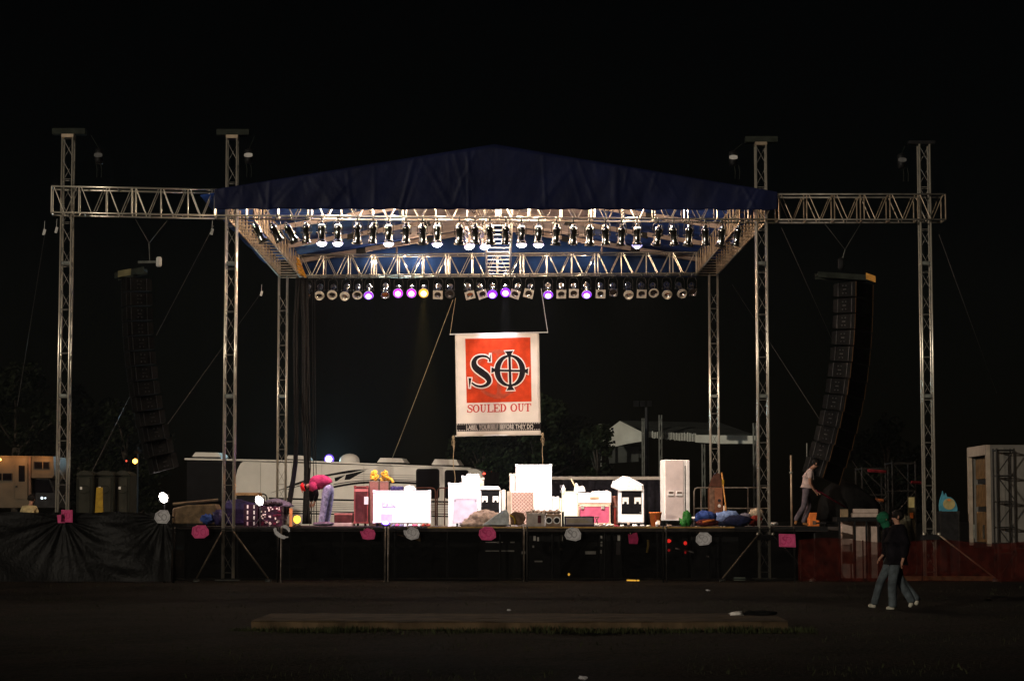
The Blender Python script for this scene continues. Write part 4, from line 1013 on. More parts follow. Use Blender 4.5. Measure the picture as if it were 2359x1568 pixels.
# poles with amber beacon and small lights near the toilets
c = P(311, 1062, 84); t = thing('beacon_pole', 'dark pole with an amber and a red lamp, above the portable toilets', 'beacon', (c.x, 84, 0))
MB().bar((c.x+.1, 84.05, 0), (c.x+.1, 84.05, c.z+.55), .04, 8).build('pole', blackmetal, t)
MB().lathe([(.03, -.09), (.095, -.03), (.095, .05), (.03, .1)], 12, Matrix.Translation(c)).build('amber_lamp', emit_mat('amber beacon', (1, .42, .06), 9), t, smooth=True)
MB().lathe([(.02, -.04), (.04, 0), (.02, .04)], 8, Matrix.Translation(P(291, 1061, 84))).build('red_lamp', emit_mat('dim red beacon', (1, .12, .06), 1.2), t)
MB().bar((P(291, 1061, 84).x, 84.03, c.z), (c.x+.1, 84.03, c.z), .02, 6).build('arm', blackmetal, t)
m = MB().blob(c+Vector((.12, 0, .38)), (.16, .1, .09), .2, 8, 6, 1); m.build('camera_head', blacksteel2, t)
c = P(304, 1110, 83); t = thing('small_lamp', 'tiny pale lamp in the dark right of the portable toilets', 'lamp', (c.x, 83, 0)); MB().bar((c.x, 83.05, 0), (c.x, 83.05, c.z), .03, 6).build('pole', blackmetal, t)
MB().lathe([(.02, -.04), (.06, 0), (.02, .04)], 8, Matrix.Translation(c)).build('bulb', emit_mat('pale lamp', (.8, .9, .75), .6), t)

# ================================================================== TREES
def tree(label, x, y, h, rx, rz, n, lm, seed, low=.25, leaf=.16, group='trees behind the stage'):
    rng = random.Random(seed); z0 = gz(x, y)
    t = thing('tree', label, 'tree', (x, y, z0), group)
    m = MB(); m.tube([(x, y, z0-.1), (x+.05, y, z0+h*.25), (x-.1, y+.05, z0+h*.5), (x+.08, y, z0+h*.8)], [h*.028, h*.022, h*.016, h*.006], 8)
    cl = []
    for k in range(26):
        a = rng.uniform(0, 6.28); f = rng.random(); zz = z0+h*(low+.04)+(h*(1-low)-.3)*f
        rr = rx*(math.sin(math.pi*min(1, .12+f*.8))**.7)*rng.uniform(.25, 1)
        c = Vector((x+rr*math.cos(a), y+rr*math.sin(a)*.9, zz)); cl.append((c, rng.uniform(.18, .36)*rx))
        if k < 14: m.tube([(x, y, z0+h*.2+(zz-z0-h*.2)*.6), tuple((Vector((x, y, zz))*.5+c*.5)-Vector((0, 0, .1*h))), tuple(c)], [h*.01, h*.007, h*.003], 5)
    m.build('trunk', bark, t, smooth=True)
    lf = MB(); vs = []; fs = []
    for i in range(n):
        c, r = cl[rng.randrange(len(cl))]
        d = Vector((rng.gauss(0, 1), rng.gauss(0, 1), rng.gauss(0, .8))); d.normalize(); p = c+d*r*rng.random()**.45
        q = Vector((rng.gauss(0, 1), rng.gauss(0, 1), rng.gauss(0, 1))).normalized(); w = q.orthogonal().normalized()*leaf*rng.uniform(.3, .6); l = q*leaf*rng.uniform(.6, 1.2)
        o_ = len(vs); vs += [p-w*.4, p+l*.5-w, p+l, p+l*.5+w]; fs.append((o_, o_+1, o_+2, o_+3))
    lf.add(vs, fs); lf.build('crown', lm, t)
tree('dark leafy tree behind the lower part of the red banner', XA(1235, 92), 92, ZA(905, 92), 2.3, 3, 6000, leafm, 1, .15, .2)
tree('dark leafy tree behind the white boxes left of the banner ropes', XA(1110, 94), 94, ZA(985, 94), 2.3, 3, 5000, leafd, 2, .12, .2)
tree('small leafy tree in front of the white gable behind the stage', XA(1378, 88), 88, ZA(985, 88), 1.0, 2, 2600, leafm, 3, .1, .17)
tree('dark leafy tree right of the banner behind the white boxes', XA(1318, 93), 93, ZA(975, 93), 1.6, 3, 4000, leafd, 4, .12, .2)
tree('barely lit tree at the far left edge beyond the camper', XA(35, 118), 118, ZA(885, 118), 3.2, 3, 4500, leafd, 5, .2, .25)
tree('barely lit tree behind the leftmost tower', XA(185, 122), 122, ZA(912, 122), 2.8, 3, 4200, leafd, 6, .2, .25)
tree('low dark tree behind the portable toilets', XA(290, 116), 116, ZA(965, 116), 2.6, 3, 4000, leafd, 7, .2, .25)
tree('dark tree beyond the right hanging loudspeakers', XA(2045, 100), 100, ZA(975, 100), 2.4, 3, 4000, leafd, 8, .15, .22)

# ================================================================== SECOND STAGE far right
Y2 = 108.0
def z5(x, y): return ((1650+x/3.629)/1.2757, (1150+y/3.629)/1.2757)
s2 = thing('tent_stage', 'distant stage with a white gable end and long fringed roof edge', 'tent stage', (XA(1570, Y2), Y2, 0))
def s2pr(pts, y0, y1, m, name):
    w = [P(*z5(*p), Y2) for p in pts]; return MB().prism([(q.x, q.z) for q in w], Y2+y0, Y2+y1).build(name, m, s2)
s2pr([(430, 458), (620, 312), (875, 440), (868, 528), (700, 556), (545, 592), (470, 585), (428, 520)][::-1], 0, .06, tentw, 'gable_end')
ap, ar, er, el = P(*z5(640, 318), Y2+3), P(*z5(1690, 342), Y2+6), P(*z5(2075, 474), Y2+1), P(*z5(890, 450), Y2)
m = MB(); m.hull([el, er, ar, ap], [q+Vector((0, .05, .05)) for q in (el, er, ar, ap)]); m.build('roof', tentd, s2)
s2pr([(1425, 462), (2082, 472), (2080, 555), (1700, 556), (1425, 540)][::-1], -.05, .05, tentw, 'fascia')
m = MB(); rng = random.Random(4)
for i in range(30):
    x = 930+i*17; y0 = 425+18*(x-950)/450; y1 = 492+45*(x-930)/490; a, b = P(*z5(x, y0+rng.uniform(-5, 8)), Y2), P(*z5(x+9, y1+rng.uniform(-6, 6)), Y2)
    m.b2(a.x, b.x, Y2-.04+.02*(i % 2), Y2+.05, b.z, a.z)
m.build('fringe', tentw, s2)
for x, y0, y1, w in ((275, 365, 900, 9), (410, 345, 1000, 18), (868, 285, 1000, 20), (1052, 250, 1000, 26), (1510, 560, 1100, 26), (2058, 335, 1250, 30)):
    a, b = P(*z5(x, y0), Y2-.5), P(*z5(x, y1), Y2-.5); wd = w/3.629/1.2757*Y2/FP
    m = MB(); 
    for dx in (-.5, .5):
        for dy in (-.5, .5): m.bar((a.x+dx*wd, Y2-.5+dy*wd, 0), (a.x+dx*wd, Y2-.5+dy*wd, a.z), .035, 6)
    k = int(a.z/.6)
    for i in range(k):
        z = a.z*i/k; m.bar((a.x-wd/2, Y2-.5-wd/2, z), (a.x+wd/2, Y2-.5-wd/2, z+a.z/k), .02, 4); m.bar((a.x-wd/2, Y2-.5+wd/2, z+a.z/k), (a.x+wd/2, Y2-.5+wd/2, z), .02, 4)
    m.build('post', galv, s2)
m = MB()
for i in range(8):
    a = P(*z5(500+i*45, 645-i*2), Y2+2); b = P(*z5(512+i*45, 720-i*2), Y2+2); m.b2(a.x, b.x+.1, Y2+2, Y2+2.05, b.z, a.z)
a, b = P(*z5(505, 765), Y2+1.9), P(*z5(820, 745), Y2+1.9); m.hull([a, b, b+Vector((0, 0, .75)), a+Vector((0, 0, .9))], [q+Vector((0, .05, 0)) for q in (a, b, b+Vector((0, 0, .75)), a+Vector((0, 0, .9)))])
m.build('balcony', tentd, s2)
t = thing('light_pole', 'tall dark pole with a boxy lamp head beside the white gable', 'light pole', (XA(1481, 100), 100, 0))
c = P(*z5(905, 170), 100); MB().bar((c.x, 100, 0), (c.x, 100, c.z), .09, 8).build('pole', blackmetal, t)
c = P(*z5(868, 130), 100); m = MB()
for i in range(3): m.b2(c.x-.45+i*.3, c.x-.2+i*.3, 99.8, 100.1, c.z-.14, c.z+.14)
m.build('lamp_head', blacksteel2, t)
# ================================================================== FENCE, SHEET, SIGNS
YN = 56.42
ftop = 1.36
bounds = [399, 645, 891, 1210, 1530, 1832]
fl_ = ['black mesh fence panel with a pink sign, beside the draped sheet', 'black mesh fence panel with the torn white sign and a pink sign', 'black mesh fence panel below the bright wide white case',
       'black mesh fence panel below the grey blankets, with one white sign', 'black mesh fence panel with the white sign, ending at the red mesh']
for k in range(5):
    x0, x1 = XA(bounds[k], YN)+.045, XA(bounds[k+1], YN)-.045
    t = thing('fence_panel', fl_[k], 'fence', ((x0+x1)/2, YN, 0), 'black fence panels in front of the stage')
    for x in (x0, x1): MB().bar((x, YN, -.05), (x, YN, ftop+.05), .024, 8).build('post', railm if k in (1, 2) else scaffm, t, smooth=True)
    MB().bar((x0, YN, .06), (x1, YN, .06), .016, 6).build('rail', scaffm, t); MB().bar((x0, YN, ftop), (x1, YN, ftop), .016, 6).build('rail', scaffm, t)
    m = MB(); n = 40; vs = []
    for j in range(9):
        for i in range(n+1):
            f = i/n; vs.append((x0+(x1-x0)*f, YN-.03+.03*math.sin(f*9+j*.6)*math.sin(math.pi*f), .02+(ftop-.02-.03*math.sin(math.pi*f*4)**2)*j/8))
    m.add(vs, [(j*(n+1)+i, j*(n+1)+i+1, (j+1)*(n+1)+i+1, (j+1)*(n+1)+i) for j in range(8) for i in range(n)])
    m.build('netting', netting, t, smooth=True)
# draped black plastic at the left
t = thing('plastic_sheet', 'black plastic sheet gathered in swags over the barrier at left', 'plastic sheet', (XA(190, 56.3), 56.3, 0))
gath = [(XA(148, 56.3), 1.60), (XA(378, 56.3), 1.62), (XA(-75, 56.3), 1.6)]
m = MB(); nx, nz = 220, 60; vs = []; x0, x1 = XA(-60, 56.3), XA(398, 56.3)
for j in range(nz+1):
    for i in range(nx+1):
        x = x0+(x1-x0)*i/nx
        dmin = min(abs(x-g[0]) for g in gath[:3]); top = 1.80-.03*math.sin(min(1, dmin/1.2)*math.pi)
        z = .0+top*j/nz; d = 0
        for gx, gz_ in gath:
            r = math.hypot(x-gx, (z-gz_)); a = math.atan2(z-gz_, x-gx)
            d += (.04*math.sin(13*a+2.6*math.sin(3*a+gx))+.022*math.sin(29*a+1+2*math.sin(5*a)))*math.exp(-r/.75)*min(1, r/.25)
        d += .06*math.sin(x*1.3+1.5*math.sin(z*2))+.03*math.sin(x*3.1+z*2.3+math.sin(x*.7)*2)+.02*math.sin(z*14+3*math.cos(x*1.3))*math.exp(-((x-XA(262, 56.3))/1.0)**2)
        vs.append((x, 56.3-d*.9-.10*(1-z/1.8), max(.0, z)))
n = nx+1; m.add(vs, [(j*n+i, j*n+i+1, (j+1)*n+i+1, (j+1)*n+i) for j in range(nz) for i in range(nx)])
m.build('sheet', blacktarp, t, smooth=True)
for u in (-58, 148, 378): MB().bar((XA(u, 56.42), 56.62, -.05), (XA(u, 56.42), 56.62, 1.7), .03, 8).build('post', scaffm, t)
MB().bar((x0, 56.66, 1.66), (x1, 56.66, 1.66), .025, 6).build('rail', scaffm, t)
m = MB(); m.b2(XA(20, 57.0), XA(398, 57.0), 56.95, 57.0, -.02, 1.6)
# red mesh fence
t = thing('mesh_fence', 'sagging dark red safety mesh fence at the right', 'fence', (XA(2090, 56.4), 56.4, 0))
x0, x1 = XA(1836, 56.4), XA(2420, 56.4); m = MB(); vs = []; nx, nz = 150, 16
for j in range(nz+1):
    for i in range(nx+1):
        f = i/nx; x = x0+(x1-x0)*f; top = 1.04+.05*math.sin(f*14)+.03*math.sin(f*5+1)+.12*max(0, f-.7)
        if f < .25: top += .0
        vs.append((x, 56.38+.05*math.sin(f*37+j*.3)+.03*math.sin(f*13-j*.5), .0+top*j/nz))
n = nx+1; m.add(vs, [(j*n+i, j*n+i+1, (j+1)*n+i+1, (j+1)*n+i) for j in range(nz) for i in range(nx)])
m.build('mesh', redfence, t, smooth=True)
for u in (1842, 1985, 2120, 2300): MB().bar((XA(u, 56.5), 56.5, -.05), (XA(u, 56.5), 56.5, 1.06), .018, 6).build('post', scaffm, t)

def sign(u, v, w, h, m, ink, label, seed, kind='oct', tilt=0.):
    c = P(u, v, 56.2); k = 56.2/FP; w *= k/2; h *= k/2; rng = random.Random(seed)
    t = thing('poster', label, 'poster', c, 'paper posters hung along the fences')
    base = {'oct': [(-1, -.35), (-.62, -1), (.55, -1), (1, -.55), (1, .25), (.62, .95), (-.3, 1), (-.9, .55)], 'rect': [(-1, -1), (1, -1), (1, 1), (-1, 1)], 'flag': [(-1, .75), (-.8, -.9), (-.3, -1), (.8, -.95), (1, -.1), (.75, .95), (-.1, .95), (-.4, .6)],
            'cut': [(-.9, -.1), (-1, .5), (-.6, .45), (-.1, 1), (.8, .6), (1, 0), (.8, -.85), (0, -1), (-.6, -.8)]}[kind]
    pts = []
    for x, z in base:
        x, z = x*w+rng.uniform(-.06, .06)*w, z*h+rng.uniform(-.08, .08)*h; pts.append((c.x+x*math.cos(tilt)-z*math.sin(tilt), c.z+x*math.sin(tilt)+z*math.cos(tilt)))
    MB().prism(pts, c.y-.004, c.y).build('paper', m, t)
    if ink:
        mb = MB(); X = lambda x, z: (c.x+x*w, c.z+z*h)
        jx = lambda: rng.uniform(-.13, .13)
        mb.ribbon([X(*q) for q in smoothpts([(-.05+jx(), .45+jx()), (-.3, .6), (-.55+jx(), .4), (-.45, .1+jx()), (-.2, -.1), (-.15+jx(), -.4+jx()), (-.4, -.6), (-.65+jx(), -.4)], 3)], w*rng.uniform(.08, .16), c.y-.0085, .003)
        ox, oz = jx(), jx(); mb.ribbon([X(.28+ox+.3*math.cos(a*.449), oz+.48*math.sin(a*.449)) for a in range(15)], w*rng.uniform(.07, .13), c.y-.0085, .003)
        q = [(c.x+(x-c.x)*.86, c.z+(z-c.z)*.84) for x, z in pts]; mb.ribbon(q+[q[0]], w*.05, c.y-.0125, .003)
        mb.build('scribble', ink, t)
    m2 = MB()
    for sx in (-.5, .5): m2.bar((c.x+sx*w, c.y-.01, c.z+h*.75), (c.x+sx*w, 56.36, c.z+h*.95), .006, 4)
    m2.build('tie', ropem, t)
def sign_at(*a): sign(*a)
sign(154, 1188, 26, 28, pinkpaper, pinkdark, 'square pink poster on the draped black sheet, in front of the leftmost tower', 1, 'rect')
sign(141, 1194, 18, 19, pinkpaper, None, 'small pink scrap of poster overlapped by the square pink one', 2, 'rect', .1)
sign(374, 1189, 36, 30, whitepaper, greyink, 'pale poster at the right end of the draped black sheet', 3, 'oct')
sign(461, 1223, 38, 30, pinkpaper, pinkdark, 'bright pink poster below the left roof tower', 4, 'oct')
sign(847, 1229, 36, 27, pinkpaper, pinkdark, 'ragged pink poster below the dark red case', 6, 'cut')
sign(948, 1227, 38, 30, whitepaper, greyink, 'pale poster below the right part of the wide white case', 7, 'cut')
sign(1122, 1228, 38, 30, pinkpaper, pinkdark, 'pink poster below the pile of grey blankets', 8, 'oct')
sign(1319, 1229, 37, 30, whitepaper, greyink, 'pale poster below the dark flight case with a pale panel', 9, 'oct', -.15)
sign(1458, 1239, 24, 26, mat('deep pink poster paper', (.26, .02, .07), .85, 0, .25, 9), None, 'small dark folded pink poster left of the red tail lights', 10, 'flag')
sign(1620, 1240, 37, 29, whitepaper, greyink, 'pale rounded poster below the blue bundles', 11, 'oct', .1)
sign(1813, 1244, 38, 29, pinkpaper, pinkdark, 'dull pink poster at the right end of the black fence', 12, 'rect')
# torn white poster: a bent ring of paper with a hole
c = P(650, 1224, 56.2); t = thing('poster', 'torn white poster with its middle ripped out', 'poster', c, 'paper posters hung along the fences')
k = 56.2/FP; mb = MB()
mb.ribbon([(c.x+x*k, c.z+z*k) for x, z in smoothpts([(-17, 8), (-15, 0), (-8, -7), (2, -12), (14, -12)], 4)], [7*k]*5+[9*k]*5+[8*k]*4+[3*k]*3, c.y, .004)
mb.ribbon([(c.x+x*k, c.z+z*k) for x, z in smoothpts([(-3, 12), (6, 12), (13, 7), (16, 0)], 4)], [3*k]*3+[8*k]*4+[7*k]*3+[4*k]*3, c.y+.006, .004)
mb.ribbon([(c.x-15*k, c.z+9*k), (c.x-17*k, c.z+5*k)], 5*k, c.y+.012, .004); mb.build('paper', whitepaper, t)

# ================================================================== UNDER THE STAGE
def glint_case(label, u0, u1, v0, v1, Y, m, lat):
    x0, x1 = XA(u0, Y), XA(u1, Y); z1, z0 = ZA(v0, Y), max(.02, ZA(v1, Y))
    t = thing('road_case', label, 'road case', ((x0+x1)/2, Y, z0), 'road cases stowed under the stage')
    MB().b2(x0, x1, Y, Y+.6, 0.0, z1).build('body', m, t, bevel=.01)
    mb = MB()
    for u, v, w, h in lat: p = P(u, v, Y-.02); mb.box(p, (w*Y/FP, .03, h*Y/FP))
    mb.build('latch', mat('latch paint with glint', (.8, .76, .7), .4, .3), t)  # pale paint stands for stage light glinting on the metal
    return t
glint_case('dark road case under the stage with rows of metal edging, below the blankets', 1100, 1200, 1245, 1300, 58.7, blackmetal, [(1138, 1248, 40, 2), (1148, 1248, 7, 4), (1180, 1248, 10, 3), (1140, 1268, 44, 2), (1172, 1268, 24, 3), (1205, 1272, 8, 6)])
glint_case('dark road case under the stage with bright handles, below the shallow box', 1218, 1290, 1228, 1320, 58.8, blackmetal, [(1231, 1239, 5, 11), (1239, 1241, 4, 9), (1293, 1238, 6, 14), (1228, 1258, 4, 5), (1266, 1262, 4, 9), (1292, 1264, 6, 6), (1240, 1292, 18, 3)])
glint_case('dark road case under the stage with studded edge, left of the folded pink poster', 1380, 1432, 1230, 1310, 58.7, blackmetal, [(1385, 1236, 4, 6), (1385, 1248, 4, 4), (1385, 1255, 4, 5), (1384, 1270, 3, 8), (1425, 1238, 6, 14), (1360, 1272, 24, 7)])
glint_case('dark road case under the stage with green glints, below the blue bundles', 1590, 1700, 1212, 1260, 58.9, blackmetal, [(1603, 1216, 4, 9), (1629, 1217, 5, 8), (1660, 1215, 3, 8), (1668, 1215, 4, 8), (1605, 1226, 4, 5)])
m = MB(); a = P(1492, 1243, 58.6); b = P(1490, 1272, 58.6); m.tube([a, a.lerp(b, .4)+Vector((.02, -.02, 0)), b], .035, 6)
tag(m.build('strap', mat('faded yellow webbing', (.4, .28, .07), .9), smooth=True), 'faded yellow strap hanging under the stage right of the folded pink poster', 'strap')
m = MB(); a = P(1424, 1262, 58.6); m.box(a, (.12, .02, .34)); m.build
tag(m.build('case_label', mat('dull pale label', (.14, .12, .12), .9)), 'dull pale upright label on a case under the stage', 'label')
tl = emit_mat('red tail lamp', (1, .03, .02), 1.6)
for u, v, sc, lb in ((1540, 1245, 1.15, 'brighter red tail light under the stage, left one'), (1578, 1250, .8, 'narrow red tail light under the stage, right of the brighter one')):
    p = P(u, v, 58.5); t = thing('tail_light', lb, 'tail light', p, 'red tail lights under the stage')
    MB().lathe([(.02, -.05), (.055*sc, -.02), (.055*sc, .02), (.02, .05)], 10, Matrix.Translation(p)).build('lens', tl, t)
    MB().b2(p.x-.09*sc, p.x+.09*sc, p.y+.04, p.y+.1, p.z-.35, p.z+.12).build('housing', blackmetal, t)
    q = p-Vector((0, .0, .25)); MB().lathe([(.01, -.04), (.035*sc, -.01), (.035*sc, .01), (.01, .04)], 8, Matrix.Translation(q)).build('lower_lens', emit_mat('dim red lamp', (1, .03, .03), .35), t)
for u0, v0, u1, v1, lb in ((1555, 1262, 1566, 1265, 'short pale bar under the stage between the red tail lights'), (1575, 1266, 1598, 1272, 'pale slanting bar under the narrow red tail light'), (1627, 1280, 1637, 1283, 'tiny pale bar in the dark under the stage')):
    tag(MB().bar(P(u0, v0, 58.5), P(u1, v1, 58.5), .022, 6).build('metal_bar', labelw, smooth=True), lb, 'bar')
m = MB(); a, b = P(905, 1220, 58.5), P(968, 1236, 59.2); m.hull([a+Vector((0, 0, .05)), a-Vector((0, 0, .1)), b-Vector((0, 0, .12)), b+Vector((0, 0, .06))], [q+Vector((0, .1, 0)) for q in (a+Vector((0, 0, .05)), a-Vector((0, 0, .1)), b-Vector((0, 0, .12)), b+Vector((0, 0, .06)))])
tag(m.build('timber_brace', tanp), 'tan timber brace slanting under the stage beside the pale poster', 'brace')
la = emit_mat('amber light cluster', (1, .5, .06), 1.6)
t = thing('marker_lamp', 'string of small amber lamps on the ground under the stage', 'lamp', P(1457, 1337, 57.2))
for i, (u, v, r) in enumerate(((1447, 1335, .045), (1454, 1336, .05), (1461, 1337, .045), (1469, 1337, .04))):
    MB().lathe([(.01, -r), (r, -r*.3), (r, r*.3), (.01, r)], 8, Matrix.Translation(P(u, v, 57.2))).build('bulb', la, t)
a, b = P(1442, 1341, 57.2), P(1474, 1342, 57.2); MB().box((a+b)/2, (b.x-a.x, .08, .05)).build('base', blackmetal, t)
p = P(1310, 1322, 57.3); tag(MB().lathe([(.01, -.035), (.035, 0), (.01, .035)], 8, Matrix.Translation(p)).build('indicator_lamp', la), 'single small amber lamp low under the stage below a pale poster', 'lamp')
a, b = P(1690, 1332, 56.9), P(1716, 1333, 56.9)
tag(MB().box((a+b)/2, (b.x-a.x, .1, .08)).build('bottle_crate', mat('greenish white plastic', (.4, .5, .42), .4), bevel=.01), 'small greenish white box on the ground by the foot of the right roof tower', 'box')

# ================================================================== GEAR ON THE STAGE
def gbox(name, label, cat, u0, u1, vt, Y, dep, m, castor=0., group=None, zb=None, bev=.018, part='body'):
    x0, x1 = XA(u0, Y), XA(u1, Y); zt = ZA(vt, Y); z0 = (ZD if zb is None else zb)
    t = thing(name, label, cat, ((x0+x1)/2, Y+dep/2, z0), group)
    MB().b2(x0, x1, Y, Y+dep, z0+.003+castor, zt).build(part, m, t, bevel=bev)
    if castor:
        for x in (x0+.09, x1-.09):
            for y in (Y+.09, Y+dep-.09):
                MB().bar((x-.02, y, z0+.047), (x+.02, y, z0+.047), .045, 10).build('castor', rubber, t)
    return t, x0, x1, z0, zt
def slab(t, name, x0, x1, z0, z1, Y, m, proud=.012, deep=.0):
    return MB().b2(x0, x1, Y-proud, Y-.0005+deep, z0, z1).build(name, m, t, bevel=.004)
def edges(t, x0, x1, z0, z1, Y, dep, m=alu, w=.03):
    mb = MB()
    for x in (x0, x1): mb.b2(x-.004 if x == x0 else x-w, x+w if x == x0 else x+.004, Y-.006, Y+.001, z0, z1)
    for z in (z0, z1): mb.b2(x0+w, x1-w, Y-.0065, Y+.001, z if z == z0 else z-w, z+w if z == z0 else z)
    mb.build('edging', m, t)
    mb = MB()
    for x in (x0+.02, x1-.02):
        for z in (z0+.02, z1-.02): mb.box((x, Y-.005, z), (.07, .03, .07))
    mb.build('corner_cap', m, t)
GC = 'white and cream cases on the stage'
# 1 wide white case
t, x0, x1, z0, zt = gbox('road_case', 'wide bright white road case at the front of the stage', 'road case', 860, 991, 1129, 60.6, .75, whitep, .1, GC); edges(t, x0, x1, z0+.11, zt, 60.6, .75, whitep)
kx = (x1-x0)/131
faint = mat('faint grey stencil', (.5, .5, .51), .6, 0, .1, 9); faintp = mat('faint pink sticker', (.62, .42, .5), .6, 0, .1, 9)
mb = MB()
for px, pz, w, h in ((20, 50, 3, 8), (24, 53, 3, 4), (29, 50, 5, 2), (33, 51, 2, 7), (41, 50, 3, 7), (45, 47, 4, 3), (20, 46, 32, 1), (21, 47, 2, 4), (42, 47, 2, 4), (30, 47, 2, 4), (46, 47, 2, 1)): mb.b2(x0+px*kx, x0+(px+w)*kx, 60.585, 60.599, z0+pz*kx, z0+(pz+h)*kx)
mb.build('stencil_mark', faint, t); slab(t, 'sticker', x0+18*kx, x0+44*kx, z0+12*kx, z0+29*kx, 60.6, faintp, .008)
wc_top = zt
m = MB().blob((XA(944, 60.95), 60.95, zt+.045), (.17, .16, .09), .18, 14, 9, 5, zt+.004); tag(m.build('towel', whiterag, smooth=True), 'white bundled towel on top of the wide white case', 'towel')
m = MB()
for i, u in enumerate((904, 911, 918, 925)): m.blob((XA(u, 60.95), 60.9+.05*(i % 2), zt+.05), (.07, .08, .07), .25, 9, 6, i, zt+.004)
tag(m.build('cable_heap', purple_lit_tarp, smooth=True), 'small purple lit heap of cables on the wide white case', 'cables')
p = P(889, 1206, 59.9); t = thing('uplight', 'glaring violet white lamp on the deck under the wide white case', 'stage lamp', (p.x, p.y, ZD))
MB().lathe([(.1, .004), (.11, .05), (.09, .1), (.02, .12)], 14, Matrix.Translation((p.x, p.y, ZD))).build('housing', blackmetal, t)
MB().lathe([(.02, -.06), (.12, -.02), (.12, .02), (.02, .07)], 14, Matrix.Translation((p.x, p.y-.13, ZD+.09))).build('lens', emit_mat('violet uplight', (.3, .12, 1), 1.3), t, smooth=True); MB().lathe([(.02, -.04), (.08, -.01), (.08, .02), (.02, .05)], 14, Matrix.Translation((p.x, p.y-.2, ZD+.1))).build('bulb', emit_mat('white uplight core', (.95, .93, 1), 10), t, smooth=True)
ld = bpy.data.lights.new('uplight_spill', 'POINT'); ld.energy = 30; ld.color = (.45, .25, 1); ld.shadow_soft_size = .08
lo = bpy.data.objects.new('uplight_spill', ld); COL.objects.link(lo); lo.location = (p.x, p.y-.2, ZD+.2)
# small things on the deck along the case
for i, (u, mm) in enumerate(((906, lavender), (915, pinkcase), (926, lavender), (934, labelw), (945, labelw), (955, pinkcase), (966, whiterag), (976, redrag), (985, redrag))):
    c = (XA(u, 60.1), 60.1, ZD+.03); m = MB().blob(c, (.05+.02*(i % 3), .07, .035+.012*(i % 2)), .3, 8, 6, i, ZD+.003)
    tag(m.build('crumpled_wrap', mm, smooth=True), 'crumpled wrapping on the deck before the wide white case, %s from the left' % ORD[i], 'wrapping', 'crumpled wrappings before the wide white case')
# 2 brown columns with golden cable
for k, (u0, u1) in enumerate(((850, 872.5), (873.5, 896))):
    t, x0, x1, z0, zt = gbox('speaker_cabinet', 'tall brown speaker column behind the wide white case, %s of two' % ('left' if k == 0 else 'right'), 'speaker', u0, u1, 1107, 61.7, .45, brownp, 0, 'brown speaker columns')
    slab(t, 'grille', x0+.02, x1-.02, z0+.1, zt-.03, 61.7, mat('brown grille cloth', (.2, .085, .07), .9, 0, .2, 40))
    bt = zt
    rng = random.Random(k); m = MB(); cx_ = (x0+x1)/2
    for j in range(16):
        a = rng.uniform(0, 6.28); z = bt+.035+.24*rng.random()**1.4; r = .12*(1-(z-bt)/.36)
        c = Vector((cx_+r*math.cos(a), 61.92+r*math.sin(a), z)); q = Vector((rng.gauss(0, 1), rng.gauss(0, 1), rng.gauss(0, .4))).normalized(); w = q.orthogonal().normalized(); v2 = q.cross(w)
        m.tube([c+(w*math.cos(b*.785)+v2*math.sin(b*.785))*.05 for b in range(8)], .02, 5, closed=True)
    if k: m.tube([(cx_+.1, 61.75, bt+.1), (cx_+.2, 61.66, bt+.05), (cx_+.27, 61.62, bt-.05)], .035, 6)
    tag(m.build('cable_coil', goldcable, smooth=True), 'golden yellow tangle of cable on top of the %s brown column' % ('left' if k == 0 else 'right'), 'cable')
t, x0, x1, z0, zt = gbox('road_case', 'dark red road case with a pale label, left of the brown columns', 'road case', 816, 848, 1119, 61.4, .5, redcase, .08)
slab(t, 'lid_edge', x0, x1, zt-.16, zt-.08, 61.4, mat('rosy lid edge', (.3, .1, .09), .5)); slab(t, 'label', x0+.28, x0+.40, zt-.52, zt-.30, 61.4, labelw); edges(t, x0, x1, z0+.09, zt, 61.4, .5, mat('dull red edging', (.2, .05, .045), .45, .3))
t, x0, x1, z0, zt = gbox('crate', 'low dark red crate beside the feet of the bending person', 'crate', 770, 812, 1180, 63.0, .6, redcase, 0, zb=None)
slab(t, 'lid_edge', x0, x1, zt-.07, zt-.02, 63.0, mat('rosy lid edge', (.3, .1, .09), .5))
m = MB(); m.b2(XA(768, 62.8), XA(814, 62.8), 62.55, 62.95, ZD+.004, ZD+.10); tag(m.build('folded_board', rafterm, bevel=.01), 'pale folded board on the deck in front of the low red crate', 'board')
# centre group
def plain(label, u0, u1, vt, Y, dep, m, castor=0, nm='equipment_case', cat='case', ed=True):
    t, x0, x1, z0, zt = gbox(nm, label, cat, u0, u1, vt, Y, dep, m, castor, GC)
    if ed: edges(t, x0, x1, z0+castor+.004, zt, Y, dep, m if m is not creamp else mat('cream metal edge', (.6, .5, .4), .4, .3))
    return t, x0, x1, z0, zt
t, *_ = plain('white upright case under the left banner rope', 1033, 1062.5, 1112, 61.6, .5, whitep)
t, x0, x1, z0, zt5 = plain('taller white upright case right of the banner rope', 1064, 1104, 1096, 62.25, .55, whitep)
m = MB()
for i, u in enumerate((1078, 1084, 1092, 1100)): m.blob((XA(u, 62.5), 62.5, zt5+.025), (.06, .09, .045), .3, 8, 6, i, zt5+.003)
tag(m.build('cloth', whiterag, smooth=True), 'crumpled white cloth on the taller upright white case', 'cloth')
plain('narrow cream case peeping out behind the taller white upright case', 1092, 1114, 1100, 62.95, .4, creamp)
t, x0, x1, z0, zt = plain('low lilac tinted case on castors under the banner', 1045, 1098, 1147, 60.9, .5, lilac, .1)
mb = MB()
for i in range(7): mb.box((x1+.03, 61.0, z0+.16+i*.055), (.03, .05, .03))
mb.build('side_vent', blackmetal, t)
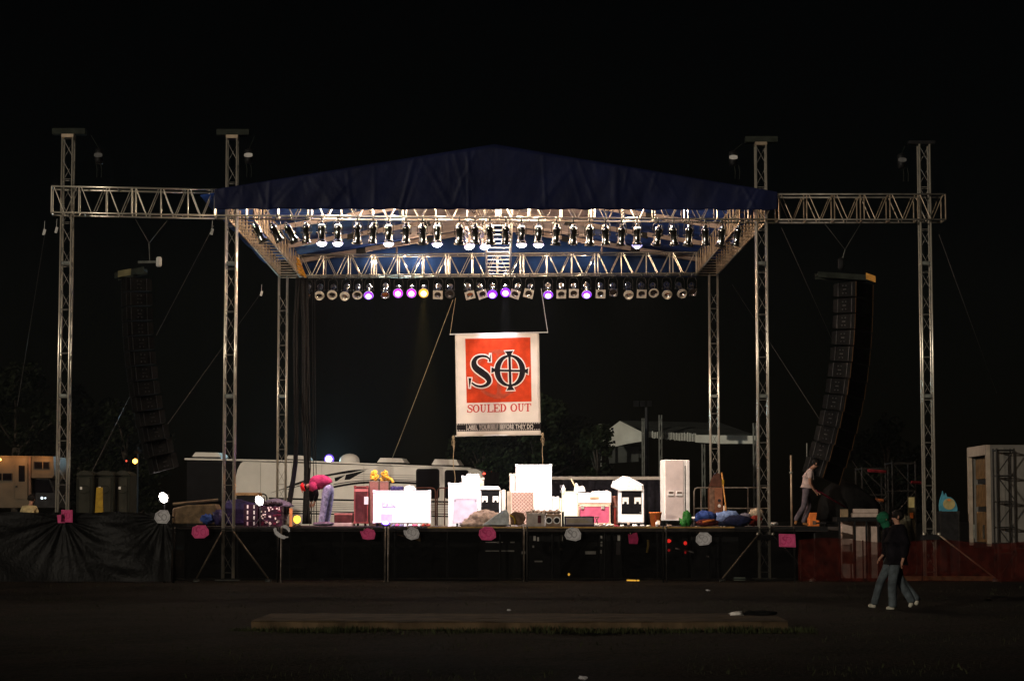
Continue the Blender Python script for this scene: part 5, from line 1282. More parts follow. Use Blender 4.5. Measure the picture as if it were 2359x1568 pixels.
def amp(label, u0, u1, vt, vf0, vf1, uf0, uf1, hv0, hv1, Y, seed):
    t, x0, x1, z0, zt = gbox('amplifier_cabinet', label, 'amplifier', u0, u1, vt, Y, .55, whitep, .09, 'white amplifier cabinets with black faces', None, .03)
    fx0, fx1, fz1, fz0 = XA(uf0, Y), XA(uf1, Y), ZA(vf0, Y), ZA(vf1, Y)
    f = MB().b2(fx0, fx1, Y-.006, Y-.0005, fz0, fz1).build('face', speakerblack, t)
    hz1, hz0 = ZA(hv0, Y), ZA(hv1, Y); w = (fx1-fx0)*.32
    for a in (fx0+.02, fx1-.02-w):
        pts = [(a, hz0), (a+w*.28, hz0+.05*(hz1-hz0)), (a+w*.3, hz0+.35*(hz1-hz0)), (a+w*.7, hz0+.35*(hz1-hz0)), (a+w*.72, hz0), (a+w, hz0), (a+w, hz1), (a, hz1)]
        MB().prism(pts, Y-.022, Y-.0065).build('handle', mat('bright handle plate', (.72, .7, .64), .4, 0, .1), t)
    MB().box((fx1-.04, Y-.009, fz0+.04), (.02, .004, .02)).build('badge', labelw, t)
    return t, x0, x1, z0, zt
t, x0, x1, z0, zt = amp('white amplifier cabinet with black face and two handles, left of centre', 1105, 1153, 1127, 1128.5, 1184, 1108, 1149.5, 1142, 1156, 61.4, 1)
m = MB().hull([(x0-.02, 61.35, zt+.003), (x1+.0, 61.35, zt+.003), (x1-.05, 61.4, zt+.09), (x0+.05, 61.4, zt+.1)], [(x0-.02, 61.95, zt+.003), (x1+.0, 61.95, zt+.003), (x1-.05, 61.85, zt+.09), (x0+.05, 61.85, zt+.1)])
tag(m.build('cover', whiterag, bevel=.02), 'folded white cover on the left amplifier cabinet', 'cover')
t, x0, x1, z0, zt = plain('narrow ribbed cream case between the left amplifier and the grille cabinet', 1154.5, 1164.5, 1127.5, 61.6, .5, creamp, ed=False)
mb = MB()
for i in range(4): mb.b2(x0+.01+i*.028, x0+.024+i*.028, 61.585, 61.599, z0+.03, zt-.03)
mb.build('rib', whitep, t)
t, x0, x1, z0, zt = gbox('guitar_cabinet', 'speaker cabinet with pinkish woven grille cloth at stage centre', 'speaker', 1167.5, 1229, 1131, 60.95, .5, creamp, .05, GC)
gx0 = XA(1178, 60.95); slab(t, 'grille', gx0, x1-.015, z0+.07, zt-.03, 60.95, mat('pink brown woven grille', (.36, .22, .17), .9, 0, .2, 60))
mb = MB(); n = 9
for i in range(-9, 16):
    for s in (-1, 1):
        pts = []
        w_, h_ = (x1-.015-gx0), (zt-.03-z0-.07)
        a = gx0+w_*(i/6.); 
        q0, q1 = Vector((a, 60.93, z0+.07)), Vector((a+s*h_, 60.93, zt-.03))
        lo, hi = gx0, x1-.015
        ts = []
        d = q1-q0; t0, t1 = 0, 1
        if d.x > 0: t0, t1 = max(0, (lo-q0.x)/d.x), min(1, (hi-q0.x)/d.x)
        else: t0, t1 = max(0, (hi-q0.x)/d.x), min(1, (lo-q0.x)/d.x)
        if t1 > t0+.02: mb.bar(q0+d*t0, q0+d*t1, .008, 4)
mb.build('grille_lattice', mat('rosy lattice thread', (.6, .42, .34), .8, 0, .2, 30), t)
slab(t, 'edging', x0, gx0-.02, z0+.06, zt, 60.95, alu_dim, .015)
t, x0, x1, z0, zt = plain('tan edged case peeping out left of the tallest white block', 1174, 1186, 1091, 62.6, .4, creamp)
t, x0, x1, z0, ztb = plain('tallest bright white square case at stage centre', 1188, 1270, 1069.5, 61.75, .75, whitep)
plain('small white case just right of the tallest white block', 1272.5, 1286, 1144, 61.6, .45, whitep); plain('small tan sided case right of the tallest white block', 1286.8, 1293.5, 1147, 61.62, .45, creamp, ed=False)
t, x0, x1, z0, zt12 = plain('greenish white case left of the pink trunk', 1294.5, 1330, 1131, 61.4, .55, mat('greenish white laminate', (.6, .66, .52), .5, 0, .06, 4), .08)
def z3(x, y): return ((1600+x/6.553)/1.2757, (1380+y/6.553)/1.2757)
def drape(name, label, cat, pts, Y, dep, m, seed=0, group=None):
    """cloth heap: an uneven outline carried back through several slices"""
    rng = random.Random(seed); w = [P(*z3(*p), Y) for p in pts]; zmin = min(q.z for q in w); cxm = sum(q.x for q in w)/len(w)
    mb = MB(); n = len(w); rows = []
    for f, k in ((0, .9), (.12, 1.), (.4, 1.02), (.75, .95), (1, .75)):
        rows.append([(cxm+(q.x-cxm)*k+rng.uniform(-.012, .012), Y+dep*f, zmin+(q.z-zmin)*k*(1+rng.uniform(-.04, .04))) for q in w])
    vs = [q for r in rows for q in r]; fs = [tuple(range(n)), tuple(reversed(range(4*n, 5*n)))]
    for j in range(4):
        for i in range(n): fs.append((j*n+i, (j+1)*n+i, (j+1)*n+(i+1) % n, j*n+(i+1) % n))
    mb.add(vs, fs); return tag(mb.build(name, m, smooth=False), label, cat, group)
drape('cloth', 'heap of white cloth on the greenish white case, under the wooden handle', 'cloth', [(560, 412), (575, 330), (590, 270), (615, 252), (640, 280), (655, 322), (700, 318), (725, 302), (770, 332), (785, 412)][::-1], 61.5, .35, whiterag, 2)
p = XA(1297.5, 61.6); tag(MB().lathe([(.055, .004), (.06, .08), (.03, .12), (.015, .17), (.01, .19)], 10, Matrix.Translation((p, 61.6, zt12))).build('bottle', whitep, smooth=True), 'white bottle on the left corner of the greenish white case', 'bottle')
tag(MB().bar(P(*z3(508, 172), 61.7), P(*z3(590, 330), 61.62), .017, 8).build('wooden_handle', mat('pale wood', (.55, .42, .24), .6), smooth=True), 'pale wooden handle sticking up from the white cloth heap', 'handle')
t, x0, x1, z0, zt14 = gbox('trunk', 'bright pink trunk with metal latches under a white case', 'trunk', 1331.5, 1405, 1158, 61.35, .6, pinkcase, .06)
edges(t, x0, x1, z0+.07, zt14, 61.35, .6, mat('peach metal edge', (.7, .5, .36), .4, .3)); slab(t, 'lid_band', x0, x1, zt14-.1, zt14-.035, 61.35, mat('peach band', (.7, .48, .34), .5), .009)
for u in (1341, 1388): p = XA(u, 61.35); MB().b2(p-.05, p+.05, 61.325, 61.338, zt14-.17, zt14-.06).build('latch', alu, t, bevel=.006)
t, x0, x1, z0, zt13 = gbox('equipment_case', 'long white case lying on the pink trunk', 'case', 1331.5, 1408, 1134, 61.38, .55, whitep, 0, GC, zt14+.003)
lx0, lx1 = XA(1337+20, 61.38)-.1, XA(1337+42, 61.38); slab(t, 'name_plate', lx0+.12, lx1, zt13-.19, zt13-.12, 61.38, mat('tan plate', (.45, .3, .18), .6), .008)
m = MB()
for i in range(7): m.blob((XA(1366+i*6, 61.6), 61.6, zt13+.015), (.06, .1, .025+.012*(i % 3)), .3, 8, 6, i+3, zt13+.003)
tag(m.build('cloth', whiterag, smooth=True), 'long ruck of white cloth on the long white case', 'cloth')
t, x0, x1, z0, zt = gbox('equipment_case', 'narrow red brown stack of cases left of the right amplifier', 'case', 1411, 1423, 1141, 61.7, .45, mat('red brown laminate', (.3, .12, .08), .5, 0, .2), 0, GC)
for f in (.3, .62): slab(t, 'edging', x0, x1, z0+(zt-z0)*f, z0+(zt-z0)*f+.04, 61.7, alu_dim, .01)
t, x0, x1, z0, zt = amp('white amplifier cabinet with black face and two handles, right of centre', 1424, 1483, 1127, 1130.5, 1183, 1431, 1477, 1145, 1160, 61.1, 2)
drape('sheet', 'white sheet peaked over the right amplifier cabinet', 'sheet', [(1283, 330), (1300, 300), (1330, 212), (1375, 200), (1450, 160), (1510, 113), (1600, 136), (1750, 202), (1905, 285), (1910, 392), (1440, 394), (1365, 372), (1350, 350)][::-1], 61.06, .6, whiterag, 4)
# stool-like stand with red details between trunk and amplifier
t = thing('microphone_stand', 'short reddish stand between the pink trunk and the right amplifier', 'stand', (XA(1416, 60.9), 60.9, ZD))
MB().bar((XA(1416, 60.9), 60.9, ZD+.03), (XA(1416, 60.9), 60.9, ZA(1170, 60.9)), .02, 8).build('tube', redrag, t); MB().lathe([(.14, .003), (.13, .02), (.03, .05)], 12, Matrix.Translation((XA(1416, 60.9), 60.9, ZD))).build('base', redpaint, t)
# orange bucket
x = XA(1509, 60.9); t = thing('bucket', 'orange plastic bucket left of the tall white cabinet', 'bucket', (x, 60.9, ZD))
MB().lathe([(.125, .004), (.17, .37), (.185, .372), (.185, .4), (.165, .4), (.118, .03)], 18, Matrix.Translation((x, 60.9, ZD)), cap1=True).build('pail', orangem, t, smooth=True)
MB().tube([(x+.0, 60.72, ZD+.33), (x-.02, 60.7, ZD+.2), (x-.02, 60.71, ZD+.02)], .008, 5).build('handle', redrag, t); MB().b2(x+.01, x+.11, 60.735, 60.745, ZD+.05, ZD+.17).build('label', creamp, t)
# tall cabinet, slightly turned
zt = ZA(1058.5, 61.5); A, B, C = P(1530, 1100, 61.4), P(1588, 1100, 61.75), P(1520, 1100, 62.1); D = B+(C-A)
t = thing('refrigerator', 'tall white cabinet with two recessed handles, standing at the right', 'refrigerator', ((A.x+D.x)/2, (A.y+D.y)/2, ZD))
def q4(z, gr=0.): return [Vector((q.x, q.y, z)) for q in (A, B, D, C)]
MB().hull(q4(ZD+.16), q4(zt)).build('body', white2, t, bevel=.02)
ex = (B-A).normalized(); ex.z = 0; ny = Vector((ex.y, -ex.x, 0))
def onf(f, z, off): q = A+(B-A)*f; return Vector((q.x, q.y, z))+ny*off
def fslab(name, f0, f1, za, zb_, o0, o1, m, par_=None): return MB().hull([onf(f0, za, o1), onf(f1, za, o1), onf(f1, zb_, o1), onf(f0, zb_, o1)], [onf(f0, za, o0), onf(f1, za, o0), onf(f1, zb_, o0), onf(f0, zb_, o0)]).build(name, m, par_ or t)
d1 = fslab('door', .03, .74, ZD+.2, zt-.02, .0005, .014, mat('white door in pink light', (.66, .56, .52), .5, 0, .12, 2)); fslab('side_rail', .88, .985, ZD+.18, zt-.01, .0005, .012, white2)  # door colour takes up the pink of the stage light
for f in (.12, .45):
    hz = ZA(1141, 61.5); h_ = fslab('handle', f, f+.24, hz, hz+.13, .0145, .03, white2); fslab('recess', f+.03, f+.21, hz+.065, hz+.11, .0305, .034, brownp, h_)
mb = MB()
for i in range(44):
    z = ZD+.25+i*(zt-ZD-.4)/44; mb.hull([onf(.8, z, .009), onf(.84, z, .009), onf(.84, z+.016, .009), onf(.8, z+.016, .009)], [onf(.8, z, .0005), onf(.84, z, .0005), onf(.84, z+.016, .0005), onf(.8, z+.016, .0005)])
mb.build('slot', blackmetal, t)
fslab('kick_plate', .02, .98, ZD+.17, ZD+.2, .0145, .02, whitep)
for q in q4(0):
    ctr = Vector(((A.x+D.x)/2, (A.y+D.y)/2, 0)); w = q.lerp(ctr, .18); MB().bar((w.x-.025, w.y, ZD+.075), (w.x+.025, w.y, ZD+.075), .072, 10).build('castor', rubber, t); 
# debris along the right deck
rng = random.Random(9)
for i, u in enumerate((1350, 1358, 1366, 1374, 1382, 1391, 1400, 1408, 1432, 1447, 1462, 1478, 1492, 1512, 1540)):
    s = rng.uniform(.04, .075); mm = (whiterag, labelw, creamp, whiterag, greyblanket)[i % 5]; y = 59.6+rng.uniform(-.4, .5); x = XA(u, y)
    if i % 4 == 1:
        m = MB().lathe([(s*.55, .003), (s*.7, s*2), (s*.6, s*2), (s*.48, .012)], 10, Matrix.Translation((x, y, ZD))); nm, ct = 'paper_cup', 'cup'
    else: m = MB().blob((x, y, ZD+s*.4), (s*1.3, s, s*.7), .35, 9, 6, i, ZD+.003); nm, ct = 'crumpled_rag', 'rag'
    tag(m.build(nm, mm, smooth=True), 'pale %s on the right deck, %s piece of litter from the left' % ('cup' if ct == 'cup' else 'crumpled rag', ORD[i]), ct, 'litter on the right of the deck')
for i, (u, v) in enumerate(((1358, 1188), (1374, 1190))):
    x = XA(u, 59.9); t = thing('folding_stand', 'small dark folding stand on the deck before the pink trunk, %s one' % ('left' if i == 0 else 'right'), 'stand', (x, 59.9, ZD), 'small dark folding stands')
    for dx in (-.07, .07): MB().bar((x-dx, 59.9+dx*.5, ZD+.003), (x+dx*.6, 59.9, ZD+.26), .012, 6).build('leg', brownp, t)
    MB().bar((x-.06, 59.9, ZD+.26), (x+.06, 59.9, ZD+.26), .014, 6).build('bar', brownp, t)
# ---- pile along the front edge
m = MB().blob((XA(1118, 58.6), 58.6, ZD+.1), (.52, .3, .34), .16, 22, 14, 21, ZD+.004); m.blob((XA(1090, 58.5), 58.45, ZD+.05), (.35, .2, .16), .2, 16, 10, 22, ZD+.004)
tag(m.build('blanket', greyblanket, smooth=True), 'rumpled grey brown blankets heaped on the stage front under the banner', 'blanket')
w = [(1128, 1208), (1110, 1209), (1135, 1190), (1158, 1175), (1166, 1172), (1172, 1184), (1172, 1209)]
q = [P(u, v, 58.25) for u, v in w]; m = MB(); m.prism([(a.x, max(ZD+.005, a.z)) for a in q][::-1], 58.13, 58.24)
tag(m.build('folded_sheet', paleblanket, bevel=.012), 'pale blue grey sheet folded against the heaped blankets', 'sheet')
q = [P(u, v, 58.4) for u, v in ((1176, 1208), (1174, 1184), (1186, 1177), (1204, 1180), (1211, 1190), (1206, 1205), (1198, 1209))]; m = MB(); m.prism([(a.x, max(ZD+.004, a.z)) for a in q], 58.2, 58.5)
t = thing('canvas_bag', 'brown canvas bag with a yellow strap on the stage front', 'bag', (XA(1190, 58.4), 58.4, ZD)); m.build('bag', brownbag, t, bevel=.03)
MB().tube([P(1174, 1186, 58.18), P(1182, 1190, 58.17), P(1186, 1198, 58.17), P(1186, 1206, 58.18)], .022, 6).build('strap', yellowp, t)
t, x0, x1, z0, zt = gbox('shallow_box', 'shallow grey box with a dark red square on the stage front', 'box', 1212, 1255, 1181, 58.3, .5, mat('grey card', (.3, .26, .23), .8, 0, .2), 0)
slab(t, 'red_label', XA(1238, 58.3), XA(1246, 58.3), z0+.1, zt-.06, 58.3, redcase)
t, x0, x1, z0, zt = gbox('fan_box', 'tan box with two round dark openings on the stage front', 'box', 1256, 1292, 1183, 58.3, .45, mat('dull tan card', (.2, .14, .1), .8, 0, .25), 0)
for u in (1264, 1282):
    c = Vector((XA(u, 58.3), 58.29, (z0+zt)/2)); MB().tube([(c.x+.085*math.cos(a*.449), 58.288, c.z+.085*math.sin(a*.449)) for a in range(14)], .014, 6, closed=True).build('ring', labelw, t); MB().bar((c.x, 58.285, c.z), (c.x, 58.2995, c.z), .07, 14).build('opening', blackmetal, t)
m = MB()
for i in range(16): m.blob((XA(1214+i*4.9, 58.5), 58.5+.1*(i % 2), ZA(1182, 58.5)+.03), (.06, .12, .035+.02*(i % 3)), .35, 8, 6, i+9)
tag(m.build('packing_cloth', greyblanket, smooth=True), 'crumpled packing cloth along the tops of the two boxes at the stage front', 'cloth')
tag(MB().b2(XA(1293.5, 58.2), XA(1298.5, 58.2), 58.2, 58.28, ZD+.003, ZA(1178, 58.2)).build('post', blackmetal, bevel=.006), 'short dark upright post between the tan box and the dark flight case', 'post')
t, x0, x1, z0, zt = gbox('flight_case', 'dark flight case with a long pale panel at the stage front', 'flight case', 1300, 1368, 1188, 58.12, .5, mat('dusk blue case', (.035, .03, .05), .5, 0, .2), 0)
pl = slab(t, 'panel', XA(1303, 58.12), XA(1365, 58.12), z0+.06, zt-.04, 58.12, mat('lilac grey plate', (.26, .22, .22), .6, 0, .12)); mb = MB()
for i, f in enumerate((.3, .48, .66)): mb.b2(XA(1306, 58.1), XA(1360-6*i, 58.1), 58.101, 58.1075, z0+.06+(zt-z0-.1)*f, z0+.06+(zt-z0-.1)*f+.018)
mb.build('stripe', mat('yellow grey print', (.26, .22, .12), .7), pl)
tag(MB().bar((XA(1335, 58.5), 58.5, zt+.002), (XA(1335, 58.5), 58.5, zt+.17), .01, 6).build('antenna', blackmetal), 'thin dark antenna standing on the dark flight case', 'antenna')
for u, lb in ((1228, 'crumpled dark paper sticking up behind the grey shallow box'), (1282, 'bent brown strip sticking up behind the tan box')):
    m = MB().hull([P(u-3, 1182, 58.9), P(u+5, 1182, 58.9), P(u+3, 1172, 58.9)], [q+Vector((0, .1, .02)) for q in (P(u-3, 1182, 58.9), P(u+5, 1182, 58.9), P(u+3, 1172, 58.9))]); m.bar((XA(u+1, 58.95), 58.95, ZD+.003), (XA(u+1, 58.95), 58.95, ZA(1180, 58.9)), .015, 5)
    tag(m.build('paper_strip', brownp), lb, 'paper')
# ---- right side bundles
u_, y_ = 1578, 59.4; m = MB().blob((XA(1581, y_), y_, ZD+.19), (.13, .14, .24), .2, 14, 10, 31, ZD+.004); m.blob((XA(1574, y_), y_-.06, ZD+.1), (.12, .1, .14), .35, 12, 8, 32, ZD+.004)
tag(m.build('plastic_bag', greenbag, smooth=True), 'bright green crumpled plastic bag at the foot of the tall white cabinet', 'bag')
for i, u in enumerate((1591, 1597)): tag(MB().blob((XA(u, 59.8), 59.8, ZD+.22), (.05, .06, .05), .25, 9, 6, i).bar((XA(u, 59.8), 59.8, ZD+.003), (XA(u, 59.8), 59.8, ZD+.2), .02, 6).build('rag_ball', whiterag, smooth=True), 'white rag ball on a peg between green bag and blue bundle, %s one' % ('left' if i == 0 else 'right'), 'rag', 'white rag balls')
def bundle_b(label, u, v, ru, rv_, Y, m, seed, nm='blanket_bundle', rough=.14): 
    c = P(u, v, Y); k = Y/FP; mb = MB().blob((c.x, Y, c.z), (ru*k, ru*k*.7, rv_*k), rough, 20, 12, seed, ZD+.004); return tag(mb.build(nm, m, smooth=True), label, 'bundle', 'blanket bundles on the right of the stage')
bundle_b('dark blue blanket bundle right of the green bag', 1624, 1192, 25, 16, 59.2, bluem, 1)
bundle_b('orange and maroon cloth under the dark blue bundle', 1628, 1203, 26, 8, 58.75, mat('maroon cloth', (.1, .02, .02), .9, 0, .6, 9, .5, 20), 2)
m = MB().tube([P(1618, 1202, 58.5), P(1630, 1199, 58.47), P(1645, 1197, 58.5)], .03, 6); tag(m.build('strap', orangem, smooth=True), 'orange strap on the maroon cloth below the dark blue bundle', 'strap')
bundle_b('big pale blue blanket bundle at the foot of the orange pole', 1676, 1195, 33, 19, 60.1, bluel, 3)
bundle_b('navy blanket bundle at the stage front before the pale blue one', 1697, 1199, 31, 13, 58.8, navy, 4)
bundle_b('small lavender cloth bundle right of the pale blue bundle', 1716, 1188, 13, 7, 59.6, lavender, 5)
bundle_b('red cloth bundle beside the right roof tower', 1738, 1199, 17, 11, 59.6, redrag, 6, rough=.2)
bundle_b('pale cloth bundle behind the red cloth bundle', 1742, 1182, 17, 12, 60.6, mat('pale tan cloth', (.3, .24, .17), .9, 0, .4, 9, .5, 20), 7)
bundle_b('small pale rag on the deck just right of the right roof tower', 1782, 1206, 10, 4, 58.6, whiterag, 8)
# brown speaker, draped tower foot, rail, pole
t, x0, x1, z0, zt = gbox('speaker_cabinet', 'brown speaker cabinet at the foot of the right rear tower', 'speaker', 1633, 1664, 1122, 66.5, .5, mat('chestnut vinyl', (.16, .065, .035), .5, 0, .25, 4), 0)
for f, w_ in ((.66, .05), (.52, .05), (.3, .035)):
    c = ((x0*.55+x1*.45)+.12, 66.49, z0+(zt-z0)*f); MB().bar((c[0], 66.485, c[2]), (c[0], 66.4995, c[2]), w_, 12).build('socket_plate', labelw if f < .6 else blackmetal, t)
slab(t, 'side_panel', x0, x0+.16, z0+.02, zt-.02, 66.5, brownbag)
m = MB(); q = [P(u, v, 66.7) for u, v in ((1632, 1121.5), (1638, 1104), (1645, 1091), (1655, 1088), (1660, 1100), (1664, 1121.5))]; m.prism([(a.x, a.z) for a in q][::-1], 66.55, 66.95)
tag(m.build('cloth', mat('dark brown cloth', (.07, .03, .02), .9, 0, .3, 8), bevel=.03), 'dark brown cloth heaped on the brown speaker cabinet', 'cloth')
a, b = P(1662, 1088, 65.4), P(1676, 1200, 65.0); t = thing('broom', 'orange wooden pole leaning by the brown speaker cabinet', 'broom', (b.x, b.y, ZD)); b.z = ZD+.02
MB().bar(a, b, .022, 8).build('shaft', mat('orange varnished wood', (.5, .24, .07), .5, 0, .2), t, smooth=True); MB().box(a.lerp(b, .2), (.06, .05, .2)).build('grip', yellowp, t)
tag(MB().bar((XA(1667, 64), 64, ZD+.003), (XA(1667, 64), 64, ZA(1164, 64)), .03, 8).build('peg', creamp), 'short pale upright peg behind the pale blue bundle', 'peg')
def guard(label, u0, u1, vt, vm, Y, m, posts, rl=True):
    x0, x1 = XA(u0, Y), XA(u1, Y); zt, zm = ZA(vt, Y), ZA(vm, Y); t = thing('guard_rail', label, 'guard rail', ((x0+x1)/2, Y, ZD), 'guard rails along the back of the stage')
    r = .12; MB().tube([(x0, Y, ZD), (x0, Y, zt-r), (x0+r*.3, Y, zt-r*.3), (x0+r, Y, zt), (x1-r, Y, zt), (x1-r*.3, Y, zt-r*.3), (x1, Y, zt-r), (x1, Y, ZD)], .024, 8).build('frame', m, t, smooth=True)
    MB().bar((x0, Y, zm), (x1, Y, zm), .02, 6).build('rail', m, t)
    for u in posts: MB().bar((XA(u, Y), Y, ZD), (XA(u, Y), Y, zt), .02, 6).build('post', m, t)
guard('back guard rail behind the left stacked cases', 560, 615, 1137, 1170, 71.5, blackmetal, ())
guard('back guard rail behind the wide white case', 817, 1003, 1123, 1178, 71.6, mat('rusty rail', (.09, .035, .025), .5, .3, .3), (880, 940))
guard('back guard rail left of the white upright cases', 1007, 1096, 1123, 1160, 71.9, mat('rusty rail', (.09, .035, .025), .5), (1024, 1050))
guard('back guard rail right of the tall white cabinet', 1598, 1772, 1122.5, 1170, 69, railm, (1614, 1722))
# dark back wall with pale top rail
t = thing('stage_drape', 'dark drape with a pale top rail behind the white cases', 'drape', (XA(1395, 71), 71, ZD))
x0, x1 = XA(1268, 71), XA(1526, 71); zt = ZA(1104.5, 71); m = MB(); n = 90; vs = []
for i in range(n+1):
    x = x0+(x1-x0)*i/n; w = .05*math.sin(i*.9)+.03*math.sin(i*2.1+1)
    vs += [(x, 71.05+w, ZD+.01), (x, 71.05+w*.5, zt)]
m.add(vs, [(2*i, 2*i+2, 2*i+3, 2*i+1) for i in range(n)]); o = m.build('cloth', drapem, t, smooth=True); o.modifiers.new('cloth', 'SOLIDIFY').thickness = .01
MB().b2(x0, x1, 70.98, 71.1, zt+.003, ZA(1097, 71)).build('top_rail', mat('pale rail paint', (.4, .36, .32), .5, 0, .15), t, bevel=.01)
for x in (x0+.05, x1-.05): MB().bar((x, 71.15, ZD), (x, 71.15, zt), .03, 6).build('post', blackmetal, t)
m = MB(); rng = random.Random(1)
for u, v in ((1292, 1120), (1296, 1140), (1294, 1150), (1333, 1122), (1333, 1130), (1292, 1131)): m.box(P(u, v, 70.9), (.07, .02, .09))
m.build('paper_note', mat('grey notes', (.3, .3, .36), .7), t)
# ---- left side of the stage
m = MB(); w = [P(u, v, 60.2) for u, v in ((398, 1206), (400, 1170), (430, 1163), (498, 1160), (506, 1180), (506, 1206))]; m.prism([(a.x, max(ZD+.004, a.z)) for a in w][::-1], 60.0, 60.9)
tag(m.build('canvas_cover', mat('tan canvas', (.1, .07, .04), .9, 0, .35, 4, .5, 10), bevel=.04), 'tan canvas cover over boxes at the left end of the deck', 'cover')
tag(MB().bar(P(398, 1160, 61.2), P(502, 1150, 61.6), .04, 6).build('plank', mat('weathered plank', (.12, .09, .06), .8), smooth=False), 'thin plank sloping over the tan canvas cover', 'plank')
for i, (u, v, ru, rv_, mm, lb) in enumerate(((478, 1195, 16, 11, bluem, 'blue cloth heap left of the left roof tower'), (502, 1190, 14, 16, purple_lit_tarp, 'dark purple lit cloth heap at the foot of the left roof tower'))):
    c = P(u, v, 59.2); k = 59.2/FP; tag(MB().blob((c.x, 59.2, c.z), (ru*k, ru*k, rv_*k), .25, 14, 10, i+40, ZD+.004).build('cloth_heap', mm, smooth=True), lb, 'cloth')
m = MB(); w = [P(u, v, 61.6) for u, v in ((518, 1208), (520, 1152), (546, 1149), (566, 1155), (612, 1163), (628, 1180), (630, 1208))]; m.prism([(a.x, max(ZD+.004, a.z)) for a in w][::-1], 61.5, 62.6)
tag(m.build('tarpaulin', purple_lit_tarp, bevel=.05), 'purple lit blue tarpaulin over boxes behind the left roof tower', 'tarpaulin')
t, x0, x1, z0, zt = gbox('workbench', 'dark open workbench with a tan top behind the left roof tower', 'workbench', 544, 588, 1141, 64, .7, blackmetal, 0, part='cabinet')
MB().b2(x0-.05, x1+.12, 63.9, 64.8, zt+.003, zt+.09).build('top', tanp, t, bevel=.01); MB().b2(x1+.02, x1+.1, 63.95, 64.7, ZD+.003, zt).build('side', tanp, t)
m = MB(); c = P(632, 1156, 62); m.lathe([(.55, 0), (.4, .12), (.2, .2), (.02, .24)], 16, Matrix.Translation((c.x, 62.3, c.z-.12)))
t = thing('equipment_cover', 'lavender grey cover over gear beside the left work light', 'cover', (c.x, 62.3, ZD)); m.build('cloth', lavender, t, smooth=True); MB().bar((c.x, 62.3, ZD+.003), (c.x, 62.3, c.z-.1), .3, 10).build('bulk', blackmetal, t)
for k in range(4):      # stacked flat amplifiers with rows of bright handles
    v1 = 1206-k*12.6; v0 = v1-12.2; Y = 60.6; x0, x1 = XA(562, Y), XA(594, Y); zb_, zt = ZD+.003+k*.155, ZD+.003+k*.155+.15
    t = thing('rack_unit', 'flat dark rack unit with two bright latches, %s from the top of its stack' % ORD[3-k], 'rack unit', ((x0+x1)/2, Y, zb_), 'stacked rack units with bright latches')
    MB().b2(x0, x1, Y, Y+.5, zb_, zt).build('body', purple_lit_tarp if False else mat('plum case', (.025, .01, .02), .4, 0, .3), t, bevel=.008)
    for u in (571, 586): MB().b2(XA(u-1.6, Y), XA(u+1.6, Y), Y-.02, Y-.001, zb_+.03, zb_+.13).build('latch', mat('latch paint with glint', (.8, .76, .7), .4, .3), t, bevel=.004)  # pale latches with their glints put into the paint
for k in range(3):
    Y = 60.7; x0, x1 = XA(597, Y), XA(650, Y); zb_ = ZD+.003+k*.19; zt = zb_+.18
    t = thing('cable_case', 'dark cluttered case of cables and plugs, %s from the top of its stack' % ORD[2-k], 'case', ((x0+x1)/2, Y, zb_), 'stacked cluttered cases')
    MB().b2(x0, x1, Y, Y+.5, zb_, zt).build('body', mat('plum case', (.025, .01, .02), .4), t, bevel=.01)
    mb = MB(); rng = random.Random(k)
    for j in range(9): mb.box((x0+.05+(x1-x0-.1)*rng.random(), Y-.015, zb_+.03+.12*rng.random()), (rng.uniform(.02, .05), .03, rng.uniform(.03, .07)))
    mb.build('plug', mat('latch paint with glint', (.8, .76, .7), .4, .3), t); mb = MB()
    for j in range(6): mb.box((x0+.05+(x1-x0-.1)*rng.random(), Y-.012, zb_+.03+.12*rng.random()), (rng.uniform(.03, .08), .024, rng.uniform(.03, .07)))
    mb.build('panel', mat('crimson panel', (.09, .012, .03), .5), t)
m = MB()
for j in range(12): rngv = random.Random(j); m.blob((XA(600+j*4.2, 61), 60.9+.2*rngv.random(), ZD+.6+.05*rngv.random()), (.06, .09, .05), .35, 8, 6, j)
tag(m.build('cable_heap', cablem, smooth=True), 'dark heap of cables on top of the cluttered cases', 'cables')
def worklight(label, u, v, Y, zb, s, pw):
    c = P(u, v, Y); t = thing('work_light', label, 'work light', (c.x, Y, zb), 'glaring work lights')
    MB().bar((c.x+.02, Y+.12, zb), (c.x+.02, Y+.12, c.z-.15), .02, 6).build('stand', blackmetal, t)
    for a in (0, 2.1, 4.2): MB().bar((c.x+.02, Y+.12, zb+.25), (c.x+.02+.3*math.cos(a), Y+.12+.3*math.sin(a), zb+.01), .013, 5).build('leg', blackmetal, t)
    MB().b2(c.x-.17*s, c.x+.17*s, Y+.05, Y+.2, c.z-.14*s, c.z+.16*s).build('housing', blackmetal, t, bevel=.01)
    pts = [(c.x+dx*s, c.z+dz*s) for dx, dz in ((-.12, .17), (-.02, .2), (.1, .12), (.15, .02), (.1, -.13), (.0, -.15), (-.1, -.06), (-.14, .05))]
    MB().prism(pts[::-1], Y-.02, Y+.045).build('lamp', emit_mat('warm white work light', (1, .93, .82), 22), t)
    if pw:
        ld = bpy.data.lights.new('work_light_spill', 'POINT'); ld.energy = pw; ld.color = (1, .8, .85); ld.shadow_soft_size = .1; lo = bpy.data.objects.new('work_light_spill', ld); COL.objects.link(lo); lo.location = (c.x, Y-.25, c.z)
worklight('glaring work light on a stand left of the tan canvas cover', 376, 1147, 60.2, gz(P(376, 1147, 60.2).x, 60.2), .8, 8)
worklight('glaring work light over the stacked cases left of the cables', 597, 1154, 60.3, ZD, .75, 14)
c = P(684, 1196, 59.3); t = thing('lantern', 'small orange glowing lantern on the deck below the cable bundles', 'lantern', (c.x, 59.3, ZD))
